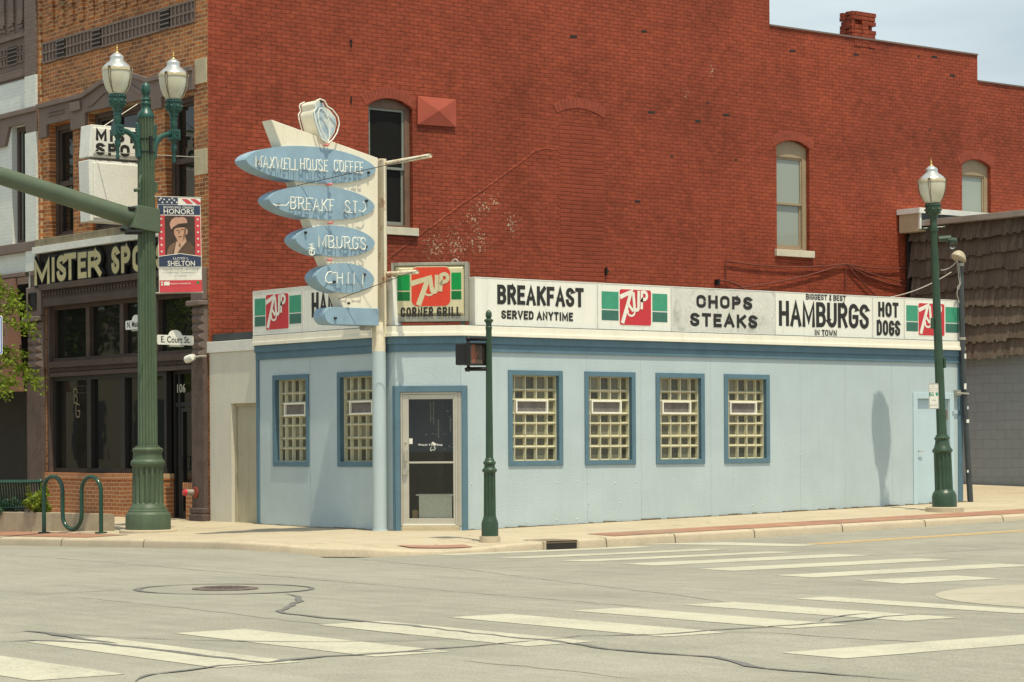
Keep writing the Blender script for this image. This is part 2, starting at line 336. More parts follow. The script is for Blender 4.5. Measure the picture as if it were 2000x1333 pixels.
PB = (.45, .535, .562); DB = (.105, .185, .24)
M = dict(
    red=None,
    redpatch=brick('painted_red_patch', (.42, .088, .046), (.36, .072, .038), (.33, .064, .035), 'X', bw=.6, bh=.084, ms=.014, smear=.3, bst=.8),
    redpanel=mat('red_painted_metal', (.38, .075, .042), .6, .1, 3, .05),
    orange=brick('orange_brick', (.46, .165, .048), (.23, .08, .032), (.45, .33, .20), 'Y', ms=.009, bst=.35, var=.55, stain=(.15, .10, .055, .75)),
    apron=brick('orange_apron_brick', (.44, .17, .07), (.36, .13, .055), (.55, .38, .22), 'Y', ms=.011, bst=.3, var=.25),
    rowlock=brick('rowlock_brick', (.46, .18, .075), (.38, .14, .06), (.50, .34, .2), 'Y', bw=.072, bh=.4, ms=.011, bst=.3, var=.25),
    whitebrick=brick('white_painted_brick', (.68, .70, .66), (.66, .68, .64), (.62, .64, .60), 'Y', bst=.3, var=.1),
    purple=mat('purple_grey_stone_paint', (.18, .132, .112), .75, .15, 1.5, .08, bmp=.25, bs_=25),
    purplebrick=brick('purple_painted_brick', (.185, .138, .118), (.165, .122, .106), (.145, .106, .092), 'Y', bst=.4, var=.15),
    brownwood=mat('brown_painted_wood', (.075, .05, .04), .7, .25, 3, .1, bmp=.2),
    pier=mat('rough_brown_stone', (.11, .076, .066), .85, .25, 4, .15, bmp=.8, bs_=14),
    cream=mat('cream_stone', (.50, .42, .28), .8, .12, 3, .08, bmp=.2),
    olive=mat('weathered_olive_sill', (.24, .20, .13), .85, .3, 4, .2, bmp=.3, streak=(.08, .07, .05, .5)),
    blue=mat('pale_blue_stucco', PB, .75, .07, 1.2, .07, 55, bmp=.5, bs_=42, spec=.2, streak=(.38, .45, .46, .3), splash=(.33, .34, .30)),
    dblue=mat('dark_blue_trim', DB, .7, .12, 3, .08, bmp=.3, bs_=50, spec=.25),
    white=mat('white_sign_panel', (.80, .79, .72), .5, .03, 1.5, .02, spec=.3, streak=(.55, .53, .46, .45)),
    wornwhite=mat('worn_sign_panel', (.66, .65, .60), .6, .1, 5, .08, dirt=(.42, .42, .38), dthr=(.5, .66), dscale=2.4, streak=(.5, .49, .44, .6)),
    flash=mat('white_metal_flashing', (.84, .80, .68), .45, .04, 2, .02, spec=.4, streak=(.6, .52, .36, .35)),
    black=mat('black_paint', (.022, .021, .02), .6, .15, 4, .1),
    sgreen=mat('sign_green', (.05, .30, .18), .55, .1, 6, .06), sdgreen=mat('sign_dark_green', (.045, .15, .115), .55, .1, 6, .06),
    sred=mat('sign_red', (.55, .035, .045), .5, .08, 5, .05),
    bred=mat('box_sign_red', (.66, .055, .025), .35, .04), bgreen=mat('box_sign_green', (.0, .27, .055), .35, .05), bdgreen=mat('box_sign_dark_green', (.0, .15, .03), .35, .05),
    bcream=mat('box_sign_cream', (.62, .56, .36), .35, .05, 2, .03, streak=(.42, .36, .2, .35)), sletter=mat('sign_lettering_white', (.78, .76, .68), .5, .05),
    cabinet=mat('grey_sign_cabinet', (.36, .35, .29), .45, .2, 4, .1, metal=.3, dirt=(.25, .15, .08), dthr=(.62, .75)),
    pcream=mat('cream_painted_sheet_metal', (.78, .72, .58), .5, .07, 2, .04, dirt=(.42, .20, .08), dthr=(.66, .76), dscale=2.5, streak=(.62, .54, .4, .45)),
    pblue=mat('faded_blue_sheet_metal', (.25, .37, .47), .55, .14, 2.5, .08, dirt=(.42, .47, .47), dthr=(.6, .8), dscale=3, streak=(.20, .30, .38, .5)),
    cupblue=mat('peeling_blue_enamel', (.33, .44, .52), .5, .2, 3, .1, dirt=(.62, .64, .60), dthr=(.42, .6), dscale=4),
    neon=mat('unlit_neon_tube', (.84, .83, .74), .15, .05, spec=.6), pink=mat('pink_insulator', (.70, .18, .18), .35, .1),
    rusty=mat('rusted_cream_post', (.74, .67, .52), .6, .1, 3, .08, dirt=(.34, .15, .055), dthr=(.53, .66), dscale=3.0, streak=(.45, .24, .1, .6)),
    green=mat('dark_green_post', (.028, .062, .034), .38, .25, 4, .12, spec=.5, bmp=.05, dirt=(.07, .11, .075), dthr=(.62, .8)),
    greenl=mat('weathered_green_post', (.072, .105, .060), .5, .2, 3, .12, spec=.4, dirt=(.10, .13, .085), dthr=(.55, .8), streak=(.035, .075, .05, .6)),
    armg=mat('grey_green_mast_arm', (.095, .125, .082), .5, .15, 2, .08, spec=.4),
    teal=mat('teal_cast_iron', (.016, .075, .060), .38, .2, 8, .1, spec=.5),
    rack=mat('glossy_green_tube', (.010, .055, .036), .22, .15, 5, .08, spec=.6),
    globe=None, alu=mat('spun_aluminium', (.62, .62, .58), .3, .1, 3, .06, metal=.75), brass=mat('brass_finial', (.50, .33, .12), .35, .1, metal=.7), bandm=mat('pale_lantern_band', (.52, .44, .29), .4, .1), strap=mat('dark_bronze_strap', (.13, .095, .055), .4, .15),
    stl=mat('brushed_door_aluminium', (.52, .49, .42), .42, .08, 3, .05, metal=.35),
    dkmetal=mat('black_signal_housing', (.012, .012, .011), .4, .2), lens=mat('signal_lens', (.15, .11, .085), .25, .1, 10, .2, 60, spec=.5),
    led=mat('unlit_orange_led', (.62, .17, .085), .4, .2, 80), conduit=mat('dark_grey_conduit', (.05, .06, .065), .5, .2),
    cable=mat('black_cable', (.035, .03, .028), .6, .1), redcable=mat('red_painted_cable', (.16, .04, .025), .7, .1), galv=mat('galvanised_grey', (.38, .36, .31), .5, .15, metal=.3),
    concrete=mat('tan_concrete', (.48, .40, .29), .85, .14, 1.6, .1, 30, bmp=.25, bs_=70, dirt=(.30, .25, .18), dthr=(.55, .8)),
    planter=mat('exposed_aggregate', (.40, .33, .235), .9, .18, 4, .25, 60, bmp=.6, bs_=60, streak=(.22, .17, .11, .5)),
    stucco=mat('grey_beige_stucco', (.64, .61, .515), .85, .07, 1.5, .06, bmp=.5, bs_=30, streak=(.50, .46, .38, .4)),
    steel=mat('beige_steel_door', (.42, .385, .28), .6, .12, 2, .05, streak=(.27, .25, .2, .5)),
    sidedoor=mat('pale_blue_door_paint', (.47, .60, .66), .6, .05, 2, .03),
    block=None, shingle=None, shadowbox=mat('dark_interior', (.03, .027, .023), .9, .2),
    interior=mat('dim_grey_interior', (.05, .048, .042), .9, .3), capw=mat('white_cap_metal', (.72, .71, .66), .5, .08),
    awning=mat('brown_awning', (.17, .085, .062), .8, .15, 2), wood=mat('brown_window_wood', (.17, .10, .068), .65, .2, 4, .1), woodlt=mat('tan_window_frame', (.33, .25, .16), .6, .12),
    vinyl=mat('grey_green_sash', (.22, .235, .20), .5, .1), bone=mat('bone_white_vent', (.80, .77, .66), .45, .04),
    sill=mat('weathered_white_sill', (.62, .57, .44), .7, .15, 3, .1, dirt=(.36, .25, .15), dthr=(.6, .75)),
    blind=mat('pale_blinds', (.36, .38, .35), .8, .06, 1, .04), dglass=glass('dark_window_glass', (.012, .013, .012)),
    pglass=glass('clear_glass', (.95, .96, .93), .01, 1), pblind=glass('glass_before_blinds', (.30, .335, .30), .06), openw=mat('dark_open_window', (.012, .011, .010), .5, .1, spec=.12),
    gbface=mat('glass_block_joint', (.62, .58, .43), .5, .08, 6, .05), gbside=mat('glass_block_side', (.47, .44, .29), .2, .22, 9, .1, spec=.5), gbback=None,
    grit=mat('grey_vent_screen', (.17, .15, .14), .7, .3, 6, .2), cardboard=mat('cardboard', (.40, .28, .15), .8), fridge=mat('white_enamel_cabinet', (.84, .86, .80), .4, .04),
    letcream=mat('khaki_letter_face', (.48, .42, .22), .5, .05), signwhite=mat('white_reflective_sign', (.76, .75, .68), .4, .04),
    navy=mat('banner_navy', (.035, .05, .10), .6, .08), bannred=mat('banner_red', (.60, .06, .075), .6, .05), bannw=mat('banner_white', (.80, .77, .70), .6, .04),
    sepia_d=mat('sepia_dark', (.055, .035, .025), .6, .2, 9), sepia_m=mat('sepia_mid', (.20, .115, .075), .6, .2, 12), sepia_j=mat('sepia_jacket', (.115, .065, .042), .6, .3, 14),
    skin=mat('sepia_skin', (.52, .29, .19), .6, .15, 14), cap=mat('sepia_cap', (.55, .30, .22), .6, .12, 12), shirt=mat('sepia_shirt', (.58, .37, .27), .6, .15, 14),
    hblue=mat('sign_blue', (.03, .16, .50), .4, .03), bggreen=mat('sign_text_green', (.02, .28, .17), .5), greytext=mat('grey_text', (.25, .25, .24), .6), 
    leaf=leafm('yellow_green_leaf', (.13, .21, .018), (.27, .34, .035)), shrubg=leafm('grey_green_leaf', (.05, .12, .075), (.10, .20, .13)), shruby=leafm('yellow_shrub_leaf', (.13, .19, .015), (.24, .28, .03)),
    bark=mat('bark', (.10, .075, .05), .9, .3, 8, .2, bmp=.5), redcap=mat('red_plastic_cap', (.60, .05, .07), .4), soil=mat('mulch', (.16, .12, .08), .95, .3, 8, .3),
    tar=mat('crack_sealant', (.15, .145, .135), .6, .15, 4, .1), pad=mat('red_tactile_pad', (.34, .18, .13), .85, .12, 5, .1),
    paverred=brick('red_paver', (.36, .19, .125), (.31, .155, .105), (.30, .2, .14), 'X', bst=.2), iron=mat('cast_iron_lid', (.16, .125, .11), .6, .3, 10, .2, bmp=.6, bs_=90),
    yellow=mat('yellow_road_paint', (.68, .44, .18), .8, .15, 4, .15), brownrust=mat('brown_drain_plate', (.20, .15, .10), .7, .2), 
    vtrim=mat('black_fill_and_shadow_gap', (.02, .017, .015), .8), tanwall=mat('seam_line', (.40, .475, .49), .8), apronc=mat('pale_concrete_apron', (.385, .352, .272), .9, .12, 1.2, .1, 30, dirt=(.30, .27, .21), dthr=(.5, .75)),  # vtrim: black boards and vents, also shade painted into gaps and brick holes
)
def mk_block():
    m = brick('grey_painted_block', (.28, .325, .35), (.265, .31, .335), (.235, .27, .29), 'Y', bw=.42, bh=.205, ms=.012, bst=.35, var=.12); return m
M['block'] = mk_block()
def mk_globe():
    m, nt, bs = newmat('ribbed_acrylic_globe'); co = objco(nt)
    bs.inputs['Base Color'].default_value = (.82, .79, .62, 1); bs.inputs['Roughness'].default_value = .25
    bs.inputs['Transmission Weight'].default_value = .35; bs.inputs['Subsurface Weight'].default_value = 0
    return m
M['globe'] = mk_globe()
def mk_shingle():
    m, nt, bs = newmat('weathered_wood_shingle'); g = node(nt, 'ShaderNodeNewGeometry'); co = objco(nt, 30, 30, 1.2)
    n = noise(nt, co, 1.0, 5, .65); big = noise(nt, objco(nt), .9, 4)
    o = mixc(nt, g.outputs['Random Per Island'], (.10, .083, .062), (.195, .165, .125))
    o = mixc(nt, ramp(nt, n, .35, .7), o, (.10, .07, .05)); o = mixc(nt, ramp(nt, big, .55, .78, 0, .5), o, (.13, .075, .045))
    nt.links.new(o, bs.inputs['Base Color']); bs.inputs['Roughness'].default_value = .9; bump(nt, bs, n, .5, .01); return m
M['shingle'] = mk_shingle()
def mk_gb():
    m, nt, bs = newmat('glass_block_core'); g = node(nt, 'ShaderNodeNewGeometry'); co = objco(nt)
    o = mixc(nt, g.outputs['Random Per Island'], (.04, .04, .026), (.20, .19, .125))
    sp = noise(nt, objco(nt), 26, 4, .7); o = mixc(nt, ramp(nt, sp, .5, .8, 0, .6), o, (.25, .24, .17))
    nt.links.new(o, bs.inputs['Base Color']); bs.inputs['Roughness'].default_value = .12; bump(nt, bs, noise(nt, co, 30, 3), .4, .01); return m
M['gbback'] = mk_gb()
def mk_asphalt():
    m, nt, bs = newmat('sun_bleached_asphalt'); co = objco(nt)
    f1 = noise(nt, co, 120, 2, .6); f2 = noise(nt, co, 35, 3); big = noise(nt, co, .35, 5, .6); mid = noise(nt, co, 2.2, 6, .65)
    strk = noise(nt, objco(nt, 6, .25, 1), 1.0, 5, .6)
    base = mixc(nt, ramp(nt, f1, .3, .7), (.235, .222, .182), (.36, .343, .283))
    k = mth(nt, 'ADD', mth(nt, 'ADD', ramp(nt, big, .3, .7, .84, 1.10), ramp(nt, mid, .3, .7, -.09, .08)), ramp(nt, strk, .35, .7, .06, -.10))
    v = node(nt, 'ShaderNodeVectorMath', operation='SCALE'); nt.links.new(base, v.inputs[0]); nt.links.new(k, v.inputs['Scale'])
    o = v.outputs[0]
    coarse = noise(nt, co, 60, 2, .5); o = mixc(nt, ramp(nt, coarse, .54, .66, 0, .6), o, (.15, .143, .118)); o = mixc(nt, ramp(nt, noise(nt, co, 75, 2, .5), .56, .68, 0, .5), o, (.48, .455, .37))
    stainf = ramp(nt, noise(nt, objco(nt, 1, .55, 1), .9, 7, .7), .56, .74, 0, .38); o = mixc(nt, stainf, o, (.15, .143, .125))
    spots = ramp(nt, noise(nt, objco(nt, 1, 1, 1), 7, 3, .8), .74, .78, 0, .4)
    o = mixc(nt, spots, o, (.13, .12, .105))
    nt.links.new(o, bs.inputs['Base Color']); bs.inputs['Roughness'].default_value = .85; bs.inputs['Specular IOR Level'].default_value = .25
    bump(nt, bs, f2, .25, .01); return m
M['asphalt'] = mk_asphalt()
def mk_paint():
    m, nt, bs = newmat('white_road_paint'); co = objco(nt)
    n = noise(nt, co, 34, 5, .75); b = noise(nt, co, 1.1, 5, .65)
    o = mixc(nt, ramp(nt, noise(nt, co, 4, 5), .35, .7), (.50, .475, .37), (.44, .415, .32))
    o = mixc(nt, ramp(nt, mth(nt, 'ADD', n, mth(nt, 'MULTIPLY', b, .42)), .70, .86, 0, .7), o, (.27, .255, .21))
    nt.links.new(o, bs.inputs['Base Color']); bs.inputs['Roughness'].default_value = .8; return m
M['paint'] = mk_paint()
def mk_walk():
    m, nt, bs = newmat('sidewalk_concrete'); co = objco(nt); sp = node(nt, 'ShaderNodeSeparateXYZ'); nt.links.new(co, sp.inputs[0])
    def line(x, per, off):
        q = mth(nt, 'FRACT', mth(nt, 'DIVIDE', mth(nt, 'ADD', x, off), per)); q = mth(nt, 'ABSOLUTE', mth(nt, 'SUBTRACT', q, .5)); return ramp(nt, q, .5 - .012 / per, .5 - .004 / per)
    st_ = noise(nt, co, 2.6, 7, .7); j = mth(nt, 'MAXIMUM', line(sp.outputs[0], 1.55, .35), line(sp.outputs[1], 1.55, .02))
    f = noise(nt, co, 60, 3); b = noise(nt, co, .8, 6, .65)
    o = mixc(nt, ramp(nt, b, .3, .75), (.52, .445, .325), (.42, .35, .25)); o = mixc(nt, ramp(nt, f, .35, .75, 0, .25), o, (.33, .27, .19))
    o = mixc(nt, ramp(nt, st_, .56, .72, 0, .4), o, (.27, .22, .15)); o = mixc(nt, mth(nt, 'MULTIPLY', j, .85), o, (.13, .10, .07))
    ck = node(nt, 'ShaderNodeTexVoronoi', feature='DISTANCE_TO_EDGE'); ck.inputs['Scale'].default_value = .45
    wv = node(nt, 'ShaderNodeVectorMath', operation='ADD'); nn = node(nt, 'ShaderNodeTexNoise'); nn.inputs['Scale'].default_value = 2; nt.links.new(co, nn.inputs[0])
    nt.links.new(co, wv.inputs[0]); nt.links.new(nn.outputs['Color'], wv.inputs[1]); nt.links.new(wv.outputs[0], ck.inputs['Vector'])
    o = mixc(nt, mth(nt, 'MULTIPLY', ramp(nt, ck.outputs['Distance'], .006, .001), .5), o, (.2, .16, .11))
    nt.links.new(o, bs.inputs['Base Color']); bs.inputs['Roughness'].default_value = .85; bs.inputs['Specular IOR Level'].default_value = .25
    bump(nt, bs, f, .2, .006); return m
M['walk'] = mk_walk()

# ------------------------------------------------------------------ ground heights
YC = -3.1; XC = -4.8
def z_gut_c(x): return -.178 + .0195 * clamp(x, 0, 12) + .01 * clamp(x - 12, 0, 20)
def z_gut_m(y): return -.135 - .0215 * clamp(y, -1, 16)
def z_road(x, y):
    dc = max(0, YC - y); dm = max(0, XC - x)
    crown = min(.018 * min(dc, 99), .10) if dc > 0 else 0
    a = z_gut_c(x) + min(.018 * dc, .10); b = z_gut_m(y) + min(.018 * dm, .10)
    if dc <= 0 and dm <= 0: return min(a, b) if (x < 2 and y < 2) else (a if y < x else b)
    if dm <= 0: return a
    if dc <= 0: return b
    return (a * dc + b * dm) / (dc + dm)
def z_walk(x, y):
    tc_ = clamp(-y / -YC, 0, 1.02) ** 1.5; tm = clamp((XM - x) / (XM - XC), 0, 1.02)
    zw = .0195 * clamp(x, 0, 30) if y < x else .012 * clamp(y - 3.5, 0, 4)
    zc = -.052 + .0143 * clamp(x, -1, 30); zm = -.025 - .0195 * clamp(y, -.5, 20)
    if tc_ > 0 and tm > 0: t = max(tc_, tm); z1 = (zc * tc_ + zm * tm) / (tc_ + tm)
    elif tc_ > 0: t = tc_; z1 = zc
    else: t = tm; z1 = zm
    z = zw * (1 - t) + z1 * t
    d2 = ((x + 3.4) ** 2 + (y + 2.9) ** 2) / 1.5 ** 2
    return z - .085 * math.exp(-d2 * d2) * t * t
curb = [(XC, y) for y in [45, 30, 20, 14, 10, 8, 6, 4.5, 3, 1.8, .8, -.3]]
for i in range(1, 36):
    t = i / 36; p0, p1, p2, p3 = (XC, -.3), (XC + .05, -2.2), (-3.4, -3.55), (-1.6, -3.42)
    curb.append(tuple(p0[k] * (1 - t) ** 3 + 3 * p1[k] * t * (1 - t) ** 2 + 3 * p2[k] * t * t * (1 - t) + p3[k] * t ** 3 for k in (0, 1)))
curb += [(-1.6, -3.42), (-1.0, -3.25), (-.3, -3.12), (.4, YC)] + [(x, YC) for x in [1, 1.8, 2.6, 3.5, 4.5, 5.5, 6.5, 7.5, 8.5, 9.5, 10.5, 11.5, 12.5, 14, 16, 19, 24, 30, 40, 60]]
inner = []
for (x, y) in curb:
    if y > .8 and x < -4: inner.append((-.45, y))
    elif x > .4: inner.append((x, .3))
    else:
        inner.append((-.2, .2) if True else None)
mb = MB(); NS = 14; rows = []
def off_in(p, q, d):
    v = Vector((q[0] - p[0], q[1] - p[1])); v.normalize(); return (p[0] + v.x * d, p[1] + v.y * d)
for p, q in zip(curb, inner):
    e = off_in(p, q, .15); rows.append([(e[0] + (q[0] - e[0]) * i / NS, e[1] + (q[1] - e[1]) * i / NS) for i in range(NS + 1)])
for r in rows: mb.v += [(x, y, z_walk(x, y)) for x, y in r]
for i in range(len(rows) - 1):
    for k in range(NS): a = i * (NS + 1) + k; mb.f.append((a, a + 1, a + NS + 2, a + NS + 1))
mb.build('sidewalk', M['walk'], kind='structure', smooth=60)
# curb
mb = MB(); prof_n = 6; rows = []
for p, q in zip(curb, inner):
    zt = z_walk(*p); zr = z_road(*off_in(p, q, -.02)); hgt = max(zt - zr, .004)
    e = off_in(p, q, .15); r_ = min(.035, hgt * .5)
    pts = [(*e, z_walk(*e) + .003), (*off_in(p, q, .035), zt + .003), (*off_in(p, q, .01), zt - r_ * .35), (*p, zt - r_), (*off_in(p, q, -.012), zr - .03)]
    rows.append(pts)
for r in rows: mb.v += r
for i in range(len(rows) - 1):
    for k in range(4): a = i * 5 + k; mb.f.append((a, a + 1, a + 6, a + 5))
mb.build('curb', M['concrete'], kind='structure', smooth=50)
mb = MB()                                                      # joints between the kerb lengths
for i in (4, 7, 9, 49, 50, 52, 54, 56, 58, 60, 62):
    r = rows[min(i, len(rows) - 2)]; q = rows[min(i + 1, len(rows) - 1)]; d = (Vector(q[3]) - Vector(r[3])).normalized() * .011
    for k in range(4):
        a, b = Vector(r[k]), Vector(r[k + 1]); up = Vector((0, 0, .0025)); o_ = (Vector(r[3]) - Vector(r[0])); o_.z = 0; o_ = o_.normalized() * .0025
        mb.poly([a - d + up + o_, a + d + up + o_, b + d + up + o_, b - d + up + o_])
mb.build('curb_joint', mat('dark_joint', (.15, .12, .085), .9), kind='structure')
# road sheet
mb = MB()
def axis(lo, hi, fine_lo, fine_hi, step, cstep):
    a = []; x = lo
    while x < hi:
        a.append(x); x += step if fine_lo <= x < fine_hi else cstep
    a.append(hi); return a
ax = axis(-400, 400, -22, 22, .5, 14); ay = axis(-400, 400, -26, 18, .5, 14)
for x in ax:
    for y in ay: mb.v.append((x, y, z_road(x, y) - (.0 if (x < XC or y < YC) else .05)))
for i in range(len(ax) - 1):
    for k in range(len(ay) - 1):
        a = i * len(ay) + k; mb.f.append((a, a + 1, a + len(ay) + 1, a + len(ay)))
mb.build('road', M['asphalt'], kind='structure', smooth=60)

def ground_quad(mb, pts, fz, lift, nu=10, nv=3):
    a, b, c, d = [Vector(p) for p in pts]; n = len(mb.v)
    for i in range(nu + 1):
        for k in range(nv + 1):
            s, t = i / nu, k / nv; p = (a * (1 - s) + b * s) * (1 - t) + (d * (1 - s) + c * s) * t
            mb.v.append((p.x, p.y, fz(p.x, p.y) + lift))
    for i in range(nu):
        for k in range(nv): q = n + i * (nv + 1) + k; mb.f.append((q, q + 1, q + nv + 2, q + nv + 1))
def pxq(*pts): return [atG(x, y, z_road) for x, y in pts]
# crosswalk over Main Street (near) and Court Street (far)
mb = MB()
for i in range(8):
    x0 = -16.56 + i * 1.302 + (.06 if i < 2 else 0); ww = .64 if i < 7 else .45
    if i == 7: x0 += .1
    ground_quad(mb, [(x0, -14.93, 0), (x0 + ww, -14.93, 0), (x0 + ww, -17.62, 0), (x0, -17.62, 0)], z_road, .0032, 3, 8)
mb.build('near_crosswalk_marking', M['paint'], kind='structure')
mb = MB()
for (tx, ty) in [(840, 1084), (967, 1090), (1089, 1096), (1215, 1102), (1362, 1112), (1512, 1124.5)]:
    g = atG(tx, ty, z_road)
    ground_quad(mb, [(g.x, g.y, 0), (g.x + 3.7, g.y, 0), (g.x + 3.7, g.y - .62, 0), (g.x, g.y - .62, 0)], z_road, .0032, 8, 3)
ground_quad(mb, pxq((1672, 1134), (1867, 1125), (1955, 1131), (1762, 1141)), z_road, .0032)
mb.build('far_crosswalk_marking', M['paint'], kind='structure')
mb = MB(); ground_quad(mb, pxq((1253, 1063), (1420, 1060), (1598, 1064.5), (1560, 1068)), z_road, .0032); mb.build('stop_line_far', M['paint'], kind='structure')
g0 = atG(1525, 1276, z_road); mb = MB(); ground_quad(mb, [(g0.x, g0.y, 0), (g0.x + 12, g0.y, 0), (g0.x + 12, g0.y - .6, 0), (g0.x, g0.y - .6, 0)], z_road, .0032, 14, 3)
mb.build('stop_line_near', M['paint'], kind='structure')
mb = MB(); a = atG(1590, 1063.5, z_road); b = atG(2000, 1037, z_road); d = (b - a).normalized(); b = a + d * 30; nrm = Vector((-d.y, d.x, 0)) * .06
for o_ in (-.11, .11):
    sh = Vector((-d.y, d.x, 0)) * o_
    ground_quad(mb, [a + sh - nrm, b + sh - nrm, b + sh + nrm, a + sh + nrm], z_road, .0032, 24, 1)
mb.build('yellow_centre_line', M['yellow'], kind='structure')
# crack sealant
def ribbon(mb, pix, w, lift=.006, jit=.5):
    P = []
    pts = [atG(x, y, z_road) for x, y in pix]
    for a, b in zip(pts[:-1], pts[1:]):
        n = max(2, int((b - a).length / .18))
        for i in range(n): P.append(a.lerp(b, i / n) + Vector((random.uniform(-1, 1), random.uniform(-1, 1), 0)) * .028)
    P.append(pts[-1]); n0 = len(mb.v)
    for i, p in enumerate(P):
        d = P[min(i + 1, len(P) - 1)] - P[max(i - 1, 0)]; d.z = 0; d.normalize(); nr = Vector((-d.y, d.x, 0))
        ww = w * .62 * (1 + random.uniform(-jit, jit)) * (min(1, i / 3 + .15, (len(P) - 1 - i) / 3 + .15))
        for s in (-1, 1):
            q = p + nr * s * ww / 2; mb.v.append((q.x, q.y, z_road(q.x, q.y) + lift))
    for i in range(len(P) - 1): a = n0 + 2 * i; mb.f.append((a, a + 1, a + 3, a + 2))
mb = MB()
ribbon(mb, [(0, 1254), (60, 1252), (120, 1253), (200, 1258), (300, 1270), (360, 1278), (450, 1287), (515, 1296), (560, 1290), (640, 1283), (760, 1277), (880, 1266), (960, 1260), (1050, 1252)], .10)
ribbon(mb, [(12, 1237), (50, 1234), (90, 1238), (160, 1249), (230, 1258)], .10, .0065)
ribbon(mb, [(50, 1234), (160, 1241), (290, 1248), (500, 1254), (690, 1255), (800, 1252), (930, 1247)], .035, .0065)
ribbon(mb, [(555, 1160), (580, 1166), (586, 1175), (560, 1187), (545, 1194), (560, 1200), (610, 1205), (700, 1214), (800, 1223), (900, 1235), (990, 1245), (1090, 1254), (1190, 1269), (1290, 1277), (1400, 1285), (1430, 1292), (1460, 1302), (1545, 1311), (1640, 1319), (1790, 1330)], .085)
ribbon(mb, [(690, 1277), (830, 1274), (880, 1271)], .05, .0065)
ribbon(mb, [(1050, 1252), (1140, 1243), (1280, 1241), (1400, 1232), (1500, 1226), (1620, 1217), (1690, 1211), (1730, 1205), (1790, 1201), (1940, 1199)], .06, .0065)
ribbon(mb, [(1600, 1213), (1650, 1203), (1700, 1199), (1780, 1200)], .05, .007)
ribbon(mb, [(265, 1333), (285, 1322), (310, 1316), (365, 1311), (430, 1302), (515, 1296)], .06, .0065)
ribbon(mb, [(0, 1164), (80, 1162), (180, 1156), (275, 1151)], .03)
g = atG(440, 1151, z_road); rr = (atG(610, 1150, z_road) - atG(270, 1151, z_road)).length / 2
prev = []
n0 = len(mb.v); NR = 72
for i in range(NR):
    a = 2 * PI * i / NR; w_ = .028 * (1 + .3 * math.sin(3 * a) + .2 * random.random())
    for r in (rr - w_, rr + w_): mb.v.append((g.x + r * math.cos(a), g.y + r * math.sin(a), z_road(g.x + r * math.cos(a), g.y + r * math.sin(a)) + .006))
for i in range(NR): a = n0 + 2 * i; b = n0 + 2 * ((i + 1) % NR); mb.f.append((a, a + 1, b + 1, b))
mb.build('crack_sealant', M['tar'], kind='structure')
mb = MB()
for q in ([(0, 1084), (300, 1106), (640, 1135), (1000, 1165), (1300, 1190)], [(150, 1167), (400, 1193), (560, 1212), (800, 1242)], [(700, 1093), (1000, 1125), (1300, 1160), (1500, 1188)], [(1230, 1232), (1500, 1236), (1700, 1250), (2000, 1262)], [(900, 1290), (1100, 1310), (1300, 1333)], [(1000, 1100), (1500, 1092), (2000, 1070)]): ribbon(mb, q, .035, .002, .6)
mb.build('faint_pavement_seam', mat('faint_seam', (.215, .2, .165), .85, .3, 3), kind='structure')
# patch round the manhole, manhole cover
def disc(mb, c, r, lift, n=48, rings=3):
    n0 = len(mb.v); mb.v.append((c.x, c.y, z_road(c.x, c.y) + lift))
    for k in range(1, rings + 1):
        for i in range(n):
            a = 2 * PI * i / n; x, y = c.x + r * k / rings * math.cos(a), c.y + r * k / rings * math.sin(a); mb.v.append((x, y, z_road(x, y) + lift))
    for i in range(n): mb.f.append((n0, n0 + 1 + i, n0 + 1 + (i + 1) % n))
    for k in range(rings - 1):
        for i in range(n): a = n0 + 1 + k * n + i; b = n0 + 1 + k * n + (i + 1) % n; mb.f.append((a, a + n, b + n, b))
t = thing('manhole_cover', 'round rusty iron manhole cover set in the asphalt inside a tar ring', 'manhole cover', g)
mb = MB(); mb.lathe([(.33, z_road(g.x, g.y) - .02), (.33, z_road(g.x, g.y) + .012), (.30, z_road(g.x, g.y) + .014), (.295, z_road(g.x, g.y) + .008), (.29, z_road(g.x, g.y) + .008), (.285, z_road(g.x, g.y) + .016), (.01, z_road(g.x, g.y) + .018)], (g.x, g.y, 0), 48)
mb.build('lid', M['iron'], t)
mb = MB(); zz = z_road(g.x, g.y) + .017
for i in range(-5, 6):
    for k in range(-5, 6):
        if i * i + k * k < 22: mb.box(g.x + i * .05 - .013, g.x + i * .05 + .013, g.y + k * .05 - .013, g.y + k * .05 + .013, zz, zz + .006)
mb.build('stud', M['iron'], t)['kind'] = 'stuff'
# concrete apron at the right, round the corner of the far kerb island
e0 = atG(1833, 1168, z_road); cdir = Vector((RT[0], RT[1], 0)); cc = e0 + cdir * 2.2
mb = MB(); disc(mb, cc, 2.2, .0035); mb.build('concrete_apron', M['apronc'], kind='structure')
mb = MB(); n0 = 0
for i in range(48):
    a = 2 * PI * i / 48
    for r in (1.18, 1.24): mb.v.append((cc.x + .35 * RT[0] + r * math.cos(a), cc.y + .35 * RT[1] + r * math.sin(a), z_road(cc.x, cc.y) + .009))
for i in range(48): a = 2 * i; b = 2 * ((i + 1) % 48); mb.f.append((a, a + 1, b + 1, b))
mb.build('apron_joint', M['tar'], kind='structure')
